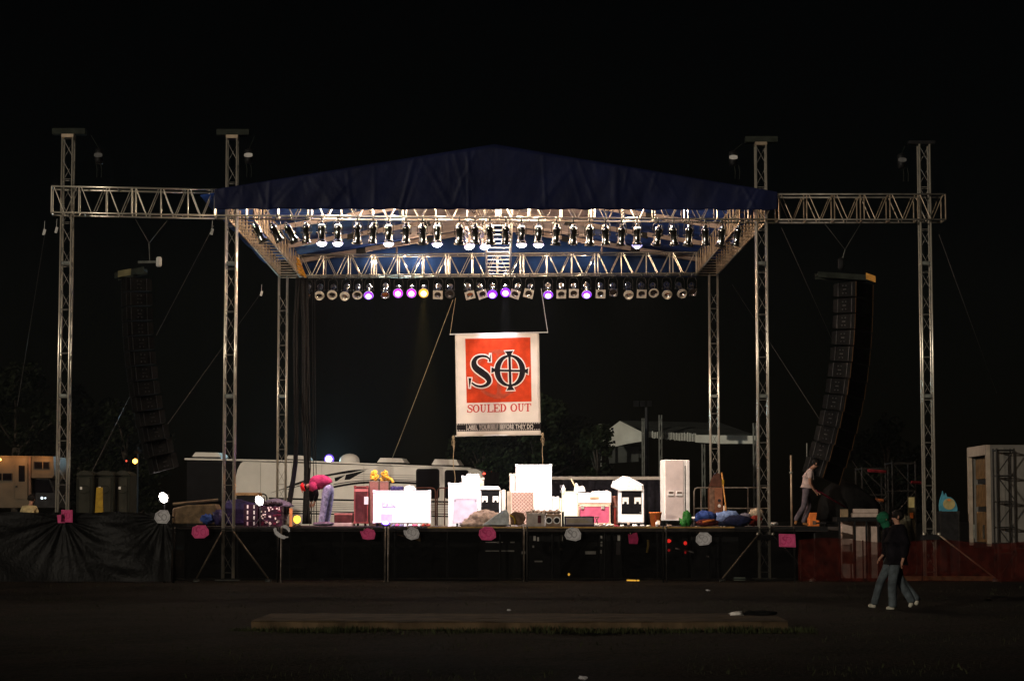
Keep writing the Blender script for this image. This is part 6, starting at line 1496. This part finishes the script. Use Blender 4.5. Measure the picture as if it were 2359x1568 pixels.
MB().lathe([(.03, -.1), (.085, -.05), (.1, .02), (.07, .09), (.02, .11)], 12, Matrix.Translation(c)).build('globe', emit_mat('orange lantern', (1, .4, .03), 5), t, smooth=True)
MB().lathe([(.1, 0), (.1, .04), (.06, .06)], 12, Matrix.Translation((c.x, 59.3, ZD+.003))).build('base', blackmetal, t)
ld = bpy.data.lights.new('lantern_spill', 'POINT'); ld.energy = 10; ld.color = (1, .4, .08); ld.shadow_soft_size = .06; lo = bpy.data.objects.new('lantern_spill', ld); COL.objects.link(lo); lo.location = (c.x-.1, 59.5, c.z+.15)
tag(MB().b2(XA(667, 60.4), XA(674, 60.4), 60.4, 60.46, ZD+.003, ZA(1170, 60.4)).build('plank', mat('pine in lantern light', (.4, .2, .07), .7)), 'short upright pine board left of the orange lantern', 'plank')  # pine colour includes the orange light on the board
bundle_b('low white and grey cloth on the deck by the bending person', 745, 1206, 24, 5, 58.7, lavender, 50, 'cloth_heap')

# ================================================================== RIGHT SIDE CLUTTER
# covered load on a cart with magenta push bar
m = MB(); pts = [(1884, 1196), (1890, 1150), (1905, 1122), (1922, 1108), (1940, 1101), (1962, 1110), (1990, 1128), (2012, 1146), (2024, 1160), (2022, 1186), (2000, 1200)]
q = [P(u, v, 60.6) for u, v in pts]; rows = []; n = len(q); rng = random.Random(6)
cxm = sum(a.x for a in q)/n; zmin = ZD+.12
for f, k in ((0, .86), (.15, .98), (.5, 1), (.85, .96), (1, .8)): rows += [(cxm+(a.x-cxm)*k+rng.uniform(-.03, .03), 60.3+1.1*f, max(zmin, zmin+(a.z-zmin)*k+rng.uniform(-.02, .02))) for a in q]
m.add(rows, [tuple(range(n)), tuple(reversed(range(4*n, 5*n)))]+[(j*n+i, (j+1)*n+i, (j+1)*n+(i+1) % n, j*n+(i+1) % n) for j in range(4) for i in range(n)])
t = thing('covered_cart', 'large black covered load on a cart with a magenta push bar', 'cart', (cxm, 60.8, ZD)); m.build('cover', blackcloth, t, smooth=True)
mb = MB()
for dy in (0, .35): a, b = P(1881, 1129, 59.0+dy), P(1948, 1168, 60.2+dy); mb.bar(a, b, .025, 8)
mb.bar(P(1881, 1129, 59.0), P(1881, 1129, 59.35), .025, 8); mb.build('push_bar', mat('magenta paint', (.35, .03, .07), .5), t, smooth=True)
for u in (1900, 1950, 2005): MB().bar((XA(u, 60.5)-.03, 60.5, ZD+.07), (XA(u, 60.5)+.03, 60.5, ZD+.07), .068, 12).build('wheel', rubber, t)
MB().b2(XA(1888, 60.4), XA(2022, 60.4), 60.4, 61.3, zmin-.05, zmin-.004).build('bed', blackmetal, t)
MB().b2(XR+.003, XA(2030, 59.8), 59.8, 61.6, ZD-.1, ZD-.002).build('deck_extension', deckm, st)
for u in (1950, 2025): MB().bar((XA(u, 60), 60.2, -.02), (XA(u, 60), 60.2, ZD-.1), .03, 6).build('leg', blackmetal, st)
t, x0, x1, z0, zt = gbox('crate', 'orange plastic crate behind the man pushing the cart', 'crate', 1862, 1886, 1180, 61.8, .4, orangem, 0)
slab(t, 'slot', x0+.1, x1-.1, z0+.05, z0+.16, 61.8, brownp)
# white trailer bed with black rail and legs in front
YW = 59.4; x0, x1 = XA(1938, YW), XA(2022, YW); t = thing('panelled_box', 'pinkish white panelled box behind the black rail table, under the covered cart', 'box', ((x0+x1)/2, YW, 0))
MB().b2(x0, x1, YW, YW+.3, .0, ZA(1201, YW)).build('side', mat('pinkish white sheet', (.46, .36, .31), .6, 0, .15), t)
MB().b2(XA(1962, YW), x1, YW+.02, YW+.3, ZA(1201, YW)+.003, ZA(1181, YW)).build('shelf', mat('pinkish white sheet', (.3, .23, .2), .6), t, bevel=.02); MB().b2(XA(1966, YW), x1, YW+.04, YW+.3, ZA(1181, YW)+.003, ZA(1171, YW)).build('lid', mat('pinkish white sheet', (.3, .23, .2), .6), t, bevel=.02)
MB().b2(XA(1936, YW), XA(1952, YW), YW, YW+.2, ZA(1201, YW)+.003, ZA(1172, YW)).build('lamp_box', mat('tan lamp box', (.28, .2, .12), .6), t)
x0, x1 = XA(1925, 58.6), XA(2026, 58.6); t = thing('barrier_table', 'black rail table on legs in front of the white trailer side', 'table', ((x0+x1)/2, 58.6, 0))
MB().b2(x0, x1, 58.5, 59.3, ZA(1200, 58.5), ZA(1190, 58.5)).build('top', blackmetal, t)
for u in (1932, 1967, 1994, 2021): MB().b2(XA(u-2, 58.55), XA(u+2, 58.55), 58.55, 58.62, -.02, ZA(1200.5, 58.55)).build('leg', blackmetal, t)
# big white trailer with crates
CX, CY = XA(2281, 61), 61.0; zT, zB = ZA(1029, 61.0), .95
t = thing('box_trailer', 'tall white box trailer at the right edge, its open end full of crates', 'trailer', (CX+3, 62.2, 0))
xr = XA(2281, 61)-.02; ye = 63.45; xe = XA(2224, ye)
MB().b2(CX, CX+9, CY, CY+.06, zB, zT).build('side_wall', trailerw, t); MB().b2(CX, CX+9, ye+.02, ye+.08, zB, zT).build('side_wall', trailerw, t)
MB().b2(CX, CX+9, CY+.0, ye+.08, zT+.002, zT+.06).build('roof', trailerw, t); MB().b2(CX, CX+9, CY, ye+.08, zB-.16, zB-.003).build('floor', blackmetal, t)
m = MB(); fx = CX-.12
m.b2(fx, CX-.002, CY-.02, CY+.1, zB-.1, zT+.06); m.b2(fx+.003, CX-.002, ye-.06, ye+.1, zB-.1, zT+.06); m.b2(fx-.003, CX-.002, CY+.103, ye-.063, zT-.22, zT+.063); m.build('door_frame', mat('warm white frame', (.3, .25, .2), .5, 0, .12), t)
for k in range(10): MB().b2(CX+.35+k*.9, CX+.4+k*.9, CY-.02, CY-.003, zB, zT).build('wall_rib', trailerw, t)
for x in (CX+5.5, CX+6.6): MB().bar((x, CY+.1, .48), (x, CY+.5, .48), .48, 18).build('wheel', rubber, t)
MB().bar((CX+1.5, CY+.5, -.02), (CX+1.5, CY+.5, zB-.16), .06, 8).build('leg', blackmetal, t)
for y in (CY+.3, CY+1.6): MB().b2(fx-.05, fx-.005, y, y+.05, zB+.1, zB+.5).build('hinge', galv, t)
for k, (v0, v1) in enumerate(((1055, 1102), (1115, 1166), (1178, 1231))):
    t2 = thing('plywood_crate', 'tan plywood crate in the open trailer end, %s one of three' % ('top', 'middle', 'bottom')[k], 'crate', (CX+.5, 62.2, ZA(v1, 62.2)), 'plywood crates in the trailer')
    zlo = ZA(v1, 62.2) if k < 2 else zB; zhi = ZA(v0, 62.2)
    MB().b2(CX+.06, CX+1.3, CY+.15, ye-.22, zlo, zhi).build('box', mat('tan crate plywood', (.12, .07, .03), .7, 0, .3, 5, .1, 30), t2, bevel=.01)  # the crates' own tan plywood colour
    MB().b2(CX+.1, CX+1.2, CY+.2, ye-.3, zlo-.14 if k < 2 else zB+.0005, zlo-.005 if k < 2 else zB+.001).build('pallet', blackmetal, t2) if k < 2 else None
# scaffold frame standing before the trailer side
def scaffold(label, u0, u1, vt, Y, dep, m, lifts, seed, brace=True, zb=0.):
    x0, x1 = XA(u0, Y), XA(u1, Y); zt = ZA(vt, Y); t = thing('scaffold_tower', label, 'scaffold', ((x0+x1)/2, Y, zb), 'dark scaffold frames')
    for x in (x0, x1):
        for y in (Y, Y+dep): MB().bar((x, y, zb-.02), (x, y, zt), .026, 6).build('standard', m, t)
    mb = MB()
    for i in range(1, lifts+1):
        z = zb+(zt-zb)*i/lifts-.05
        for y in (Y, Y+dep): mb.bar((x0, y, z), (x1, y, z), .022, 5)
        for x in (x0, x1): mb.bar((x, Y, z), (x, Y+dep, z), .022, 5)
        if brace:
            za = zb+(zt-zb)*(i-1)/lifts; mb.bar((x0, Y, za), (x1, Y, z), .018, 5) if i % 2 else mb.bar((x1, Y, za), (x0, Y, z), .018, 5)
    mb.build('ledger', m, t); return t
scaffold('black scaffold frame leaning against the tall white trailer side', 2296, 2336, 1032, 60.2, .45, scaffm, 5, 1)
scaffold('dark scaffold frame behind the covered cart', 1985, 2045, 1075, 66, 1.2, scaffm, 4, 2)
scaffold('dark scaffold frame left of the rightmost tower', 2055, 2108, 1062, 65, 1.2, scaffm, 4, 3)
for u0, v0, u1, v1, m_, lb in ((1998, 1083, 2040, 1086, redpaint, 'dull red beam high on the dark scaffold behind the cart'), (2098, 1110, 2130, 1112, redpaint, 'dull red beam on the scaffold left of the rightmost tower'), (2016, 1150, 2034, 1152, mat('dull orange paint', (.3, .09, .03), .6), 'short orange bar low on the scaffold behind the cart')):
    tag(MB().bar(P(u0, v0, 64.8), P(u1, v1, 64.8), .05, 6).build('beam', m_), lb, 'beam')
t = thing('lamp_stand', 'thin pale tube upright left of the man pushing the cart', 'pole', (XA(1822, 62), 62, ZD)); MB().bar((XA(1822, 62), 62, ZD), (XA(1822, 62), 62, ZA(1048, 62)), .03, 8).build('tube', alu_dim, t, smooth=True); MB().lathe([(.05, -.03), (.06, 0), (.05, .03)], 8, Matrix.Translation((XA(1822, 62), 62, ZA(1088, 62)))).build('collar', galv, t)
tag(MB().bar(P(1858, 1020, 64), P(1858, 1100, 64), .016, 6).build('pole', galv), 'thin faint pole rising behind the head of the man pushing the cart', 'pole')
x0, x1 = XA(2090, 63), XA(2106, 63); t = thing('wooden_door', 'pale narrow upright panel left of the rightmost tower', 'panel', ((x0+x1)/2, 63, 0)); MB().b2(x0, x1, 63, 63.06, 0.0, ZA(1143, 63)).build('board', mat('dull green board', (.07, .06, .035), .7, 0, .3, 4), t); MB().b2(x0+.02, x1-.02, 62.985, 62.9995, ZA(1168, 63), ZA(1145, 63)).build('pale_sheet', yelpaint, t); MB().b2(x0+.05, x1-.06, 62.98, 62.9995, ZA(1193, 63), ZA(1180, 63)).build('orange_patch', orangem, t)
x0, x1 = XA(2068, 61.5), XA(2115, 61.5); t = thing('canvas_heap', 'grey green canvas covered heap behind the two walking people', 'heap', ((x0+x1)/2, 61.5, 0)); MB().blob(((x0+x1)/2, 62, .75), ((x1-x0)/2, .5, .95), .12, 16, 10, 3, 0).build('canvas', mat('grey green canvas', (.07, .07, .05), .9, 0, .4, 6, .5, 12), t, smooth=True)
# painted rounded board with spikes on a black box
c = P(2183, 1158, 63); t, x0, x1, z0, zt = gbox('equipment_case', 'black box under the blue and yellow painted board', 'case', 2163, 2207, 1177, 62.8, .7, blackmetal, 0, None, -.02); edges(t, x0, x1, .05, zt, 62.8, .7, scaffm)
t = thing('painted_board', 'rounded blue board with spiky top and a pale yellow disc', 'board', (c.x, 63, zt)); k = 63/FP
pts = [(-20, -17), (-21, -4), (-19, 8), (-16, 17), (-12, 30), (-9, 18), (-5, 25), (-2, 16), (6, 15), (14, 9), (19, 0), (21, -8), (21, -17)]
MB().prism([(c.x+x*k, zt+.004+(z+17)*k) for x, z in pts][::-1], 62.98, 63.05).build('board', bluep, t)
MB().prism([(c.x+(2+14*math.cos(a*.349))*k, zt+(17+13*math.sin(a*.349))*k) for a in range(18)], 62.965, 62.979).build('disc', yelpaint, t)
MB().prism([(c.x+(2+4*math.cos(a*.63))*k, zt+(26+2.5*math.sin(a*.63))*k) for a in range(10)], 62.957, 62.964).build('orange_spot', orangem, t)
# ================================================================== PEOPLE
def skin_mesh(name, nodes, edges, root, m, parent, sub=2):
    """one continuous surface grown along a skeleton: nodes {key: (pos, radius)}"""
    keys = list(nodes); idx = {k: i for i, k in enumerate(keys)}
    me = bpy.data.meshes.new('tmp'); me.from_pydata([tuple(nodes[k][0]) for k in keys], [(idx[a], idx[b]) for a, b in edges], [])
    o = bpy.data.objects.new('tmp', me); COL.objects.link(o)
    o.modifiers.new('skin', 'SKIN').use_smooth_shade = True
    for k in keys:
        sv = me.skin_vertices[0].data[idx[k]]; r = nodes[k][1]; sv.radius = r if isinstance(r, tuple) else (r, r); sv.use_root = (k == root)
    s = o.modifiers.new('sub', 'SUBSURF'); s.levels = sub; s.render_levels = sub
    dg = bpy.context.evaluated_depsgraph_get(); dg.update()
    out = bpy.data.meshes.new_from_object(o.evaluated_get(dg)); out.name = name
    bpy.data.objects.remove(o); bpy.data.meshes.remove(me)
    out.materials.clear(); out.materials.append(m)
    out.polygons.foreach_set('use_smooth', [True]*len(out.polygons))
    r = bpy.data.objects.new(name, out); COL.objects.link(r); r.parent = parent
    return r
def person(label, loc, J, top, bottom, hair, shoes, cap=None, sleeves='long', topname='jacket', coat_len=None, belly=.12, group=None, hood=None, face=(-1, 0, 0), leg_r=1., top_r=1.):
    """J: joints in metres from loc. keys pelvis waist chest neck head  sh_l el_l wr_l hd_l (and _r)  hip_l kn_l an_l to_l (and _r)"""
    t = thing('person', label, 'person', loc, group)
    V = {k: Vector(p) for k, p in J.items()}
    fv = Vector(face).normalized(); hd = V['head']; up = (hd-V['neck']).normalized()
    N = {'pelvis': (V['pelvis'], .115), 'waist': (V['waist'], .11), 'chest': (V['chest'], .13), 'neck0': (V['chest'].lerp(V['neck'], .75), .075), 'neck': (V['neck'], .05), 'jaw': (hd-up*.06+fv*.025, .062), 'head': (hd+up*.015-fv*.012, .088), 'crown': (hd+up*.075-fv*.02, .062),
         'nose0': (hd-up*.015+fv*.07, .018), 'nose': (hd-up*.03+fv*.098, .011)}
    E = [('pelvis', 'waist'), ('waist', 'chest'), ('chest', 'neck0'), ('neck0', 'neck'), ('neck', 'jaw'), ('jaw', 'head'), ('head', 'crown'), ('head', 'nose0'), ('nose0', 'nose')]
    for s in 'lr':
        d = (V['hd_'+s]-V['wr_'+s]); d = d.normalized() if d.length > 1e-4 else Vector((0, 0, -1)); lat = d.cross(fv+Vector((0, .3, .2))).normalized(); cu = d.cross(lat)
        N.update({'sh_'+s: (V['sh_'+s], .062), 'el_'+s: (V['el_'+s], .043), 'wr_'+s: (V['wr_'+s], (.026, .032)), 'pm_'+s: (V['hd_'+s], (.018, .038)),
                  'hip_'+s: (V['hip_'+s], .085), 'kn_'+s: (V['kn_'+s], .058), 'an_'+s: (V['an_'+s], .038), 'he_'+s: (V['an_'+s]-Vector((0, 0, .045)), .035), 'to_'+s: (V['to_'+s], .03)})
        E += [('chest', 'sh_'+s), ('sh_'+s, 'el_'+s), ('el_'+s, 'wr_'+s), ('wr_'+s, 'pm_'+s), ('pelvis', 'hip_'+s), ('hip_'+s, 'kn_'+s), ('kn_'+s, 'an_'+s), ('an_'+s, 'he_'+s), ('he_'+s, 'to_'+s)]
        for f in range(4):
            b = V['hd_'+s]+d*.035+lat*(-.03+.02*f); ln = (.07, .08, .075, .058)[f]
            k = 'f%d%s' % (f, s); N[k+'a'] = (b, .010); N[k+'b'] = (b+d*ln*.55+cu*.012, .009); N[k+'c'] = (b+d*ln*.8+cu*.035, .008)
            E += [('pm_'+s, k+'a'), (k+'a', k+'b'), (k+'b', k+'c')]
        b = V['hd_'+s]-d*.005-lat*.035; N['t'+s+'a'] = (b, .012); N['t'+s+'b'] = (b-lat*.02+d*.035+cu*.02, .010); E += [('pm_'+s, 't'+s+'a'), ('t'+s+'a', 't'+s+'b')]
    skin_mesh('body', N, E, 'pelvis', skinm, t)
    sidev = fv.cross(up).normalized()
    for s in (-1, 1):
        c = V['head']+fv*.072+sidev*.03*s+up*.012; MB().blob(c+Vector(loc), (.012, .012, .012), 0, 8, 6).build('eye', blacksteel2, t, smooth=True)
        c = V['head']+sidev*.088*s-fv*.005; MB().blob(c+Vector(loc), (.022, .016, .032), .05, 8, 6).build('ear', skinm, t, smooth=True)
    c = V['head']+fv*.078-up*.062; MB().blob(c+Vector(loc), (.014, .024, .008), 0, 8, 6).build('mouth', brownp, t, smooth=True)
    # trousers
    N = {'waist': (V['pelvis'].lerp(V['waist'], .75), .128*leg_r), 'pelvis': (V['pelvis'], .135*leg_r)}; E = [('waist', 'pelvis')]
    for s in 'lr':
        N.update({'hip'+s: (V['hip_'+s], .10*leg_r), 'th'+s: (V['hip_'+s].lerp(V['kn_'+s], .5), .09*leg_r), 'kn'+s: (V['kn_'+s], .078*leg_r), 'sh'+s: (V['kn_'+s].lerp(V['an_'+s], .55), .075*leg_r), 'an'+s: (V['an_'+s]+Vector((0, 0, .0)), .072*leg_r), 'cf'+s: (V['an_'+s]-Vector((0, 0, .05)), .078*leg_r)})
        E += [('pelvis', 'hip'+s), ('hip'+s, 'th'+s), ('th'+s, 'kn'+s), ('kn'+s, 'sh'+s), ('sh'+s, 'an'+s), ('an'+s, 'cf'+s)]
    skin_mesh('trousers', N, E, 'pelvis', bottom, t)
    bulge = Vector((0, 0, .05)) if sleeves == 'dark' else Vector()
    # top
    r = top_r
    N = {'hem': (V['pelvis'].lerp(V['waist'], .9) if coat_len is None else V['pelvis']-Vector((0, 0, coat_len)), (.118*r, .118*r)), 'waist': (V['waist'], .138*r), 'mid': (V['waist'].lerp(V['chest'], .5)+bulge, .15*r*(1.14 if bulge.length else 1)), 'chest': (V['chest'], .15*r*(1.12 if bulge.length else 1)), 'neck': (V['chest'].lerp(V['neck'], .8), .075)}
    E = [('hem', 'waist'), ('waist', 'mid'), ('mid', 'chest'), ('chest', 'neck')]
    N2 = {}; E2 = []
    for s in 'lr':
        N['sh'+s] = (V['sh_'+s], .08*r); E.append(('chest', 'sh'+s))
        if sleeves == 'long': N['el'+s] = (V['el_'+s], .064*r); N['wr'+s] = (V['wr_'+s], .05*r); E += [('sh'+s, 'el'+s), ('el'+s, 'wr'+s)]
        else: N['el'+s] = (V['sh_'+s].lerp(V['el_'+s], .62), .07*r); E += [('sh'+s, 'el'+s)]
    if sleeves == 'dark':
        mb = MB(); sp = [V['pelvis'].lerp(V['waist'], .55), V['waist'], V['waist'].lerp(V['chest'], .5)+bulge*.7, V['chest']+bulge*.3, V['chest'].lerp(V['neck'], .65), V['chest'].lerp(V['neck'], .95)]
        q = smoothpts([(p.x, p.y, p.z, w) for p, w in zip(sp, (.165, .185, .2, .2, .14, .075))], 5)
        mb.tube([Vector(p[:3])+Vector(loc) for p in q], [p[3] for p in q], 18)
        for s in 'lr':
            a_, b_ = V['chest'].lerp(V['sh_'+s], .4), V['sh_'+s].lerp(V['el_'+s], .5); q = smoothpts([(*a_, .13), (*V['sh_'+s], .115), (*b_, .085)], 4)
            mb.tube([Vector(p[:3])+Vector(loc) for p in q], [p[3] for p in q], 14)
        mb.build(topname, top, t, smooth=True)
    else: skin_mesh(topname, N, E, 'waist', top, t)
    if sleeves == 'dark':
        for s in 'lr':
            skin_mesh('sleeve', {'a': (V['sh_'+s].lerp(V['el_'+s], .15), .1), 'b': (V['el_'+s], .072), 'c': (V['el_'+s].lerp(V['wr_'+s], .5), .056), 'd': (V['wr_'+s], .045)}, [('a', 'b'), ('b', 'c'), ('c', 'd')], 'a', blackjersey, t)
    hm, hr = hair; L = Vector(loc)
    M3 = Matrix((sidev, fv.cross(sidev).normalized() if False else up.cross(sidev).normalized(), up)).transposed()
    def egg(c, r, cut=None, rough=.04, seed=1):
        m = MB().blob((0, 0, 0), r, rough, 18, 12, seed)
        if cut is not None: m.v = [(x, y, max(z, cut)) for x, y, z in m.v]
        m.v = [tuple(M3 @ Vector(p)+c+L) for p in m.v]; return m
    egg(hd+up*.035-fv*.028, (.096*hr, .104*hr, .098*hr), -.075, .07, 3).build('hair', hm, t, smooth=True)
    if cap:
        egg(hd+up*.045-fv*.012, (.106, .122, .092), -.02, .02).build('cap', cap, t, smooth=True)
        egg(hd+up*.04+fv*.1, (.075, .08, .012), None, .02).build('cap_brim', cap, t, smooth=True)
    if hood:
        m = egg(hd+up*.03+fv*.01, (.115, .125, .115), None, .05); m2 = egg(hd-up*.1+fv*.02, (.085, .085, .12), None, .08, 2); m.add(m2.v, m2.f)
        m.build('bandana', hood, t, smooth=True)
    for s in 'lr':
        a, b = V['an_'+s], V['to_'+s]; h = a-Vector((0, 0, .055))
        skin_mesh('shoe', {'a': (h-(b-h).normalized()*.03, (.045, .05)), 'b': (h.lerp(b, .5), (.045, .042)), 'c': (b, (.042, .032))}, [('a', 'b'), ('b', 'c')], 'a', shoes, t)
    return t
# --- bending over a cable, facing left
def conv(x0, y0, s):
    return lambda px, py, dy=0.: ((px-x0)/s, dy, (y0-py)/s)
k = conv(1060, 1388, 937)
J = dict(pelvis=k(1190, 410), waist=k(1105, 300), chest=k(845, 318), neck=k(690, 350), head=k(575, 395),
         sh_l=k(800, 385, -.17), el_l=k(895, 600, -.2), wr_l=k(850, 770, -.12), hd_l=k(805, 845, -.08), sh_r=k(770, 385, .17), el_r=k(725, 620, .2), wr_r=k(735, 790, .1), hd_r=k(725, 865, .06),
         hip_l=k(1140, 500, -.1), kn_l=k(1075, 880, -.1), an_l=k(1015, 1300, -.12), to_l=k(900, 1365, -.16), hip_r=k(1215, 500, .1), kn_r=k(1190, 880, .1), an_r=k(1115, 1310, .12), to_r=k(1010, 1370, .1))
bx = XA(746, 59.2)
person('person bending far forward in a magenta shirt, red lit cap and blue jeans', (bx, 59.2, ZD+.03), J, magentashirt, jeans, (hairm, .95), shoe, redlitcap, 'dark', 'shirt', face=(-.45, -.25, -.85), leg_r=1.28, top_r=1.36)
a = Vector((bx, 59.2, ZD+.03))+Vector(J['hd_r']); wire('cable held in the hands of the bending person', [a+Vector((.03, -.02, -.05)), a+Vector((-.02, -.02, -.25)), Vector((a.x-.03, 59.2, ZD+.02)), Vector((a.x-.3, 59.3, ZD+.012))], .008, cablem, 'cable', 'cable')
# --- man pushing the covered cart, leaning forward to the right
k = conv(520, 1375, 560)
J = dict(pelvis=k(600, 830), waist=k(612, 720), chest=k(660, 575), neck=k(700, 495), head=k(762, 435),
         sh_l=k(655, 560, -.17), el_l=k(650, 730, -.2), wr_l=k(715, 835, -.16), hd_l=k(745, 865, -.14), sh_r=k(670, 560, .17), el_r=k(700, 730, .2), wr_r=k(770, 830, .2), hd_r=k(800, 850, .2),
         hip_l=k(595, 870, -.09), kn_l=k(560, 1080, -.1), an_l=k(440, 1270, -.1), to_l=k(430, 1352, -.1), hip_r=k(620, 870, .09), kn_r=k(655, 1080, .1), an_r=k(570, 1300, .1), to_r=k(640, 1358, .1))
px_ = XA(1843, 58.9)
person('man in a pale shirt and dark trousers leaning to push the black covered cart', (px_, 58.9, ZD+.02), J, shirtp, trousersg, (hairm, 1.), mat('tan boots', (.35, .16, .06), .7), None, 'short', 'shirt', face=(.9, -.1, -.35), leg_r=.98)
# --- two people walking left across the dark ground
k = conv(400, 1420, 741); gx = XA(2060, 39.3)
J = dict(pelvis=k(400, 800), waist=k(405, 680), chest=k(430, 400), neck=k(430, 275), head=k(420, 190),
         sh_l=k(440, 345, -.19), el_l=k(500, 560, -.26), wr_l=k(470, 740, -.22), hd_l=k(455, 800, -.2), sh_r=k(430, 345, .19), el_r=k(400, 560, .26), wr_r=k(350, 730, .22), hd_r=k(335, 790, .2),
         hip_l=k(375, 840, -.09), kn_l=k(335, 1090, -.09), an_l=k(340, 1360, -.09), to_l=k(245, 1400, -.1), hip_r=k(410, 840, .09), kn_r=k(480, 1080, .09), an_r=k(615, 1300, .09), to_r=k(580, 1395, .09))
person('person in a dark coat and pale jeans walking left, in front of a companion', (gx, 39.3, -.02), J, blackjersey, jeansd, (hairm, 1.06), shoe, None, 'long', 'coat', .02, face=(-1, -.1, -.05), leg_r=1.12, top_r=1.42)
gx = XA(2040, 40.4); k = conv(300, 1390, 725)
J = dict(pelvis=k(330, 790), waist=k(330, 670), chest=k(325, 420), neck=k(310, 300), head=k(272, 212),
         sh_l=k(330, 370, -.18), el_l=k(300, 560, -.22), wr_l=k(215, 700, -.2), hd_l=k(180, 740, -.18), sh_r=k(330, 370, .18), el_r=k(340, 560, .22), wr_r=k(300, 720, .2), hd_r=k(290, 780, .2),
         hip_l=k(310, 830, -.09), kn_l=k(190, 1060, -.09), an_l=k(110, 1330, -.1), to_l=k(20, 1368, -.1), hip_r=k(350, 830, .09), kn_r=k(520, 1060, .09), an_r=k(705, 1275, .09), to_r=k(690, 1372, .09))
person('person with a green bandana and jeans walking left, half hidden behind the dark coat', (gx, 40.4, -.02), J, blackjersey, jeansd, (hairm, .9), shoe, None, 'long', 'coat', .0, hood=greencloth, face=(-1, -.1, -.05), leg_r=1.0)
# --- onlooker seen from behind over the black sheet
cpt = P(80, 1140, 60.6); zb_ = gz(cpt.x, 60.6); H_ = cpt.z-zb_; k = lambda x, y, z: (x, y, z*H_/1.76)
J = dict(pelvis=k(0, 0, .95), waist=k(0, 0, 1.08), chest=k(0, .02, 1.32), neck=k(.03, .03, 1.5), head=k(.05, .05, 1.64), sh_l=k(-.17, .03, 1.39), el_l=k(-.24, .06, 1.12), wr_l=k(-.2, .22, .98), hd_l=k(-.18, .3, .98), sh_r=k(.17, .03, 1.39), el_r=k(.24, .06, 1.12), wr_r=k(.22, .22, .98), hd_r=k(.2, .3, .98),
         hip_l=k(-.09, 0, .9), kn_l=k(-.1, .02, .5), an_l=k(-.1, 0, .09), to_l=k(-.12, .14, .03), hip_r=k(.09, 0, .9), kn_r=k(.1, .02, .5), an_r=k(.1, 0, .09), to_r=k(.12, .14, .03))
person('person in a yellow shirt seen from behind over the black sheet', (cpt.x-.15, 60.6, zb_), J, yellowshirt, trousersg, (hairm, 1.08), shoe, None, 'short', 'shirt', face=(.3, 1, -.1))
# ================================================================== HAZE
hz = bpy.data.materials.new('night haze'); hz.use_nodes = True; nt = hz.node_tree
for n_ in list(nt.nodes):
    if n_.type == 'BSDF_PRINCIPLED': nt.nodes.remove(n_)
pv = nt.nodes.new('ShaderNodeVolumePrincipled'); pv.inputs['Color'].default_value = (.92, .93, .95, 1); pv.inputs['Density'].default_value = .0002; pv.inputs['Anisotropy'].default_value = .3
nt.links.new(pv.outputs[0], [n_ for n_ in nt.nodes if n_.type == 'OUTPUT_MATERIAL'][0].inputs['Volume'])
o = MB().b2(-60, 60, -6, 128, -1.2, 16).build('haze', hz); o['kind'] = 'stuff'
# ================================================================== NIGHT SKY AND LIGHT
w = bpy.data.worlds.new('World'); scene.world = w; w.use_nodes = True
nt = w.node_tree; bg = nt.nodes['Background']
sky = nt.nodes.new('ShaderNodeTexSky'); sky.sky_type = 'NISHITA'; sky.sun_disc = False
SUN_EL, SUN_AZ = R(7.5), R(213)     # azimuth measured clockwise from north (+Y): behind the camera, to its left
sky.sun_elevation = SUN_EL; sky.sun_rotation = SUN_AZ; sky.altitude = 0; sky.air_density = 1; sky.dust_density = .6
nt.links.new(sky.outputs['Color'], bg.inputs['Color']); bg.inputs['Strength'].default_value = .0002
sd = bpy.data.lights.new('sun', 'SUN'); sd.energy = 1.25; sd.angle = R(.5); sd.color = (1, .88, .71)
so = bpy.data.objects.new('sun', sd); COL.objects.link(so)
dv = Vector((math.sin(SUN_AZ)*math.cos(SUN_EL), math.cos(SUN_AZ)*math.cos(SUN_EL), math.sin(SUN_EL)))
so.rotation_euler = (-dv).to_track_quat('-Z', 'Y').to_euler(); so.location = dv*120
vs_ = scene.view_settings; vs_.view_transform = 'Standard'; vs_.look = 'None'; vs_.exposure = 0; vs_.gamma = 1; vs_.use_curve_mapping = False
scene.render.engine = 'CYCLES'; cy = scene.cycles
cy.use_denoising = True; cy.max_bounces = 5; cy.diffuse_bounces = 2; cy.glossy_bounces = 3; cy.transparent_max_bounces = 10
cy.sample_clamp_indirect = 8; cy.use_light_tree = True; cy.caustics_reflective = False; cy.caustics_refractive = False
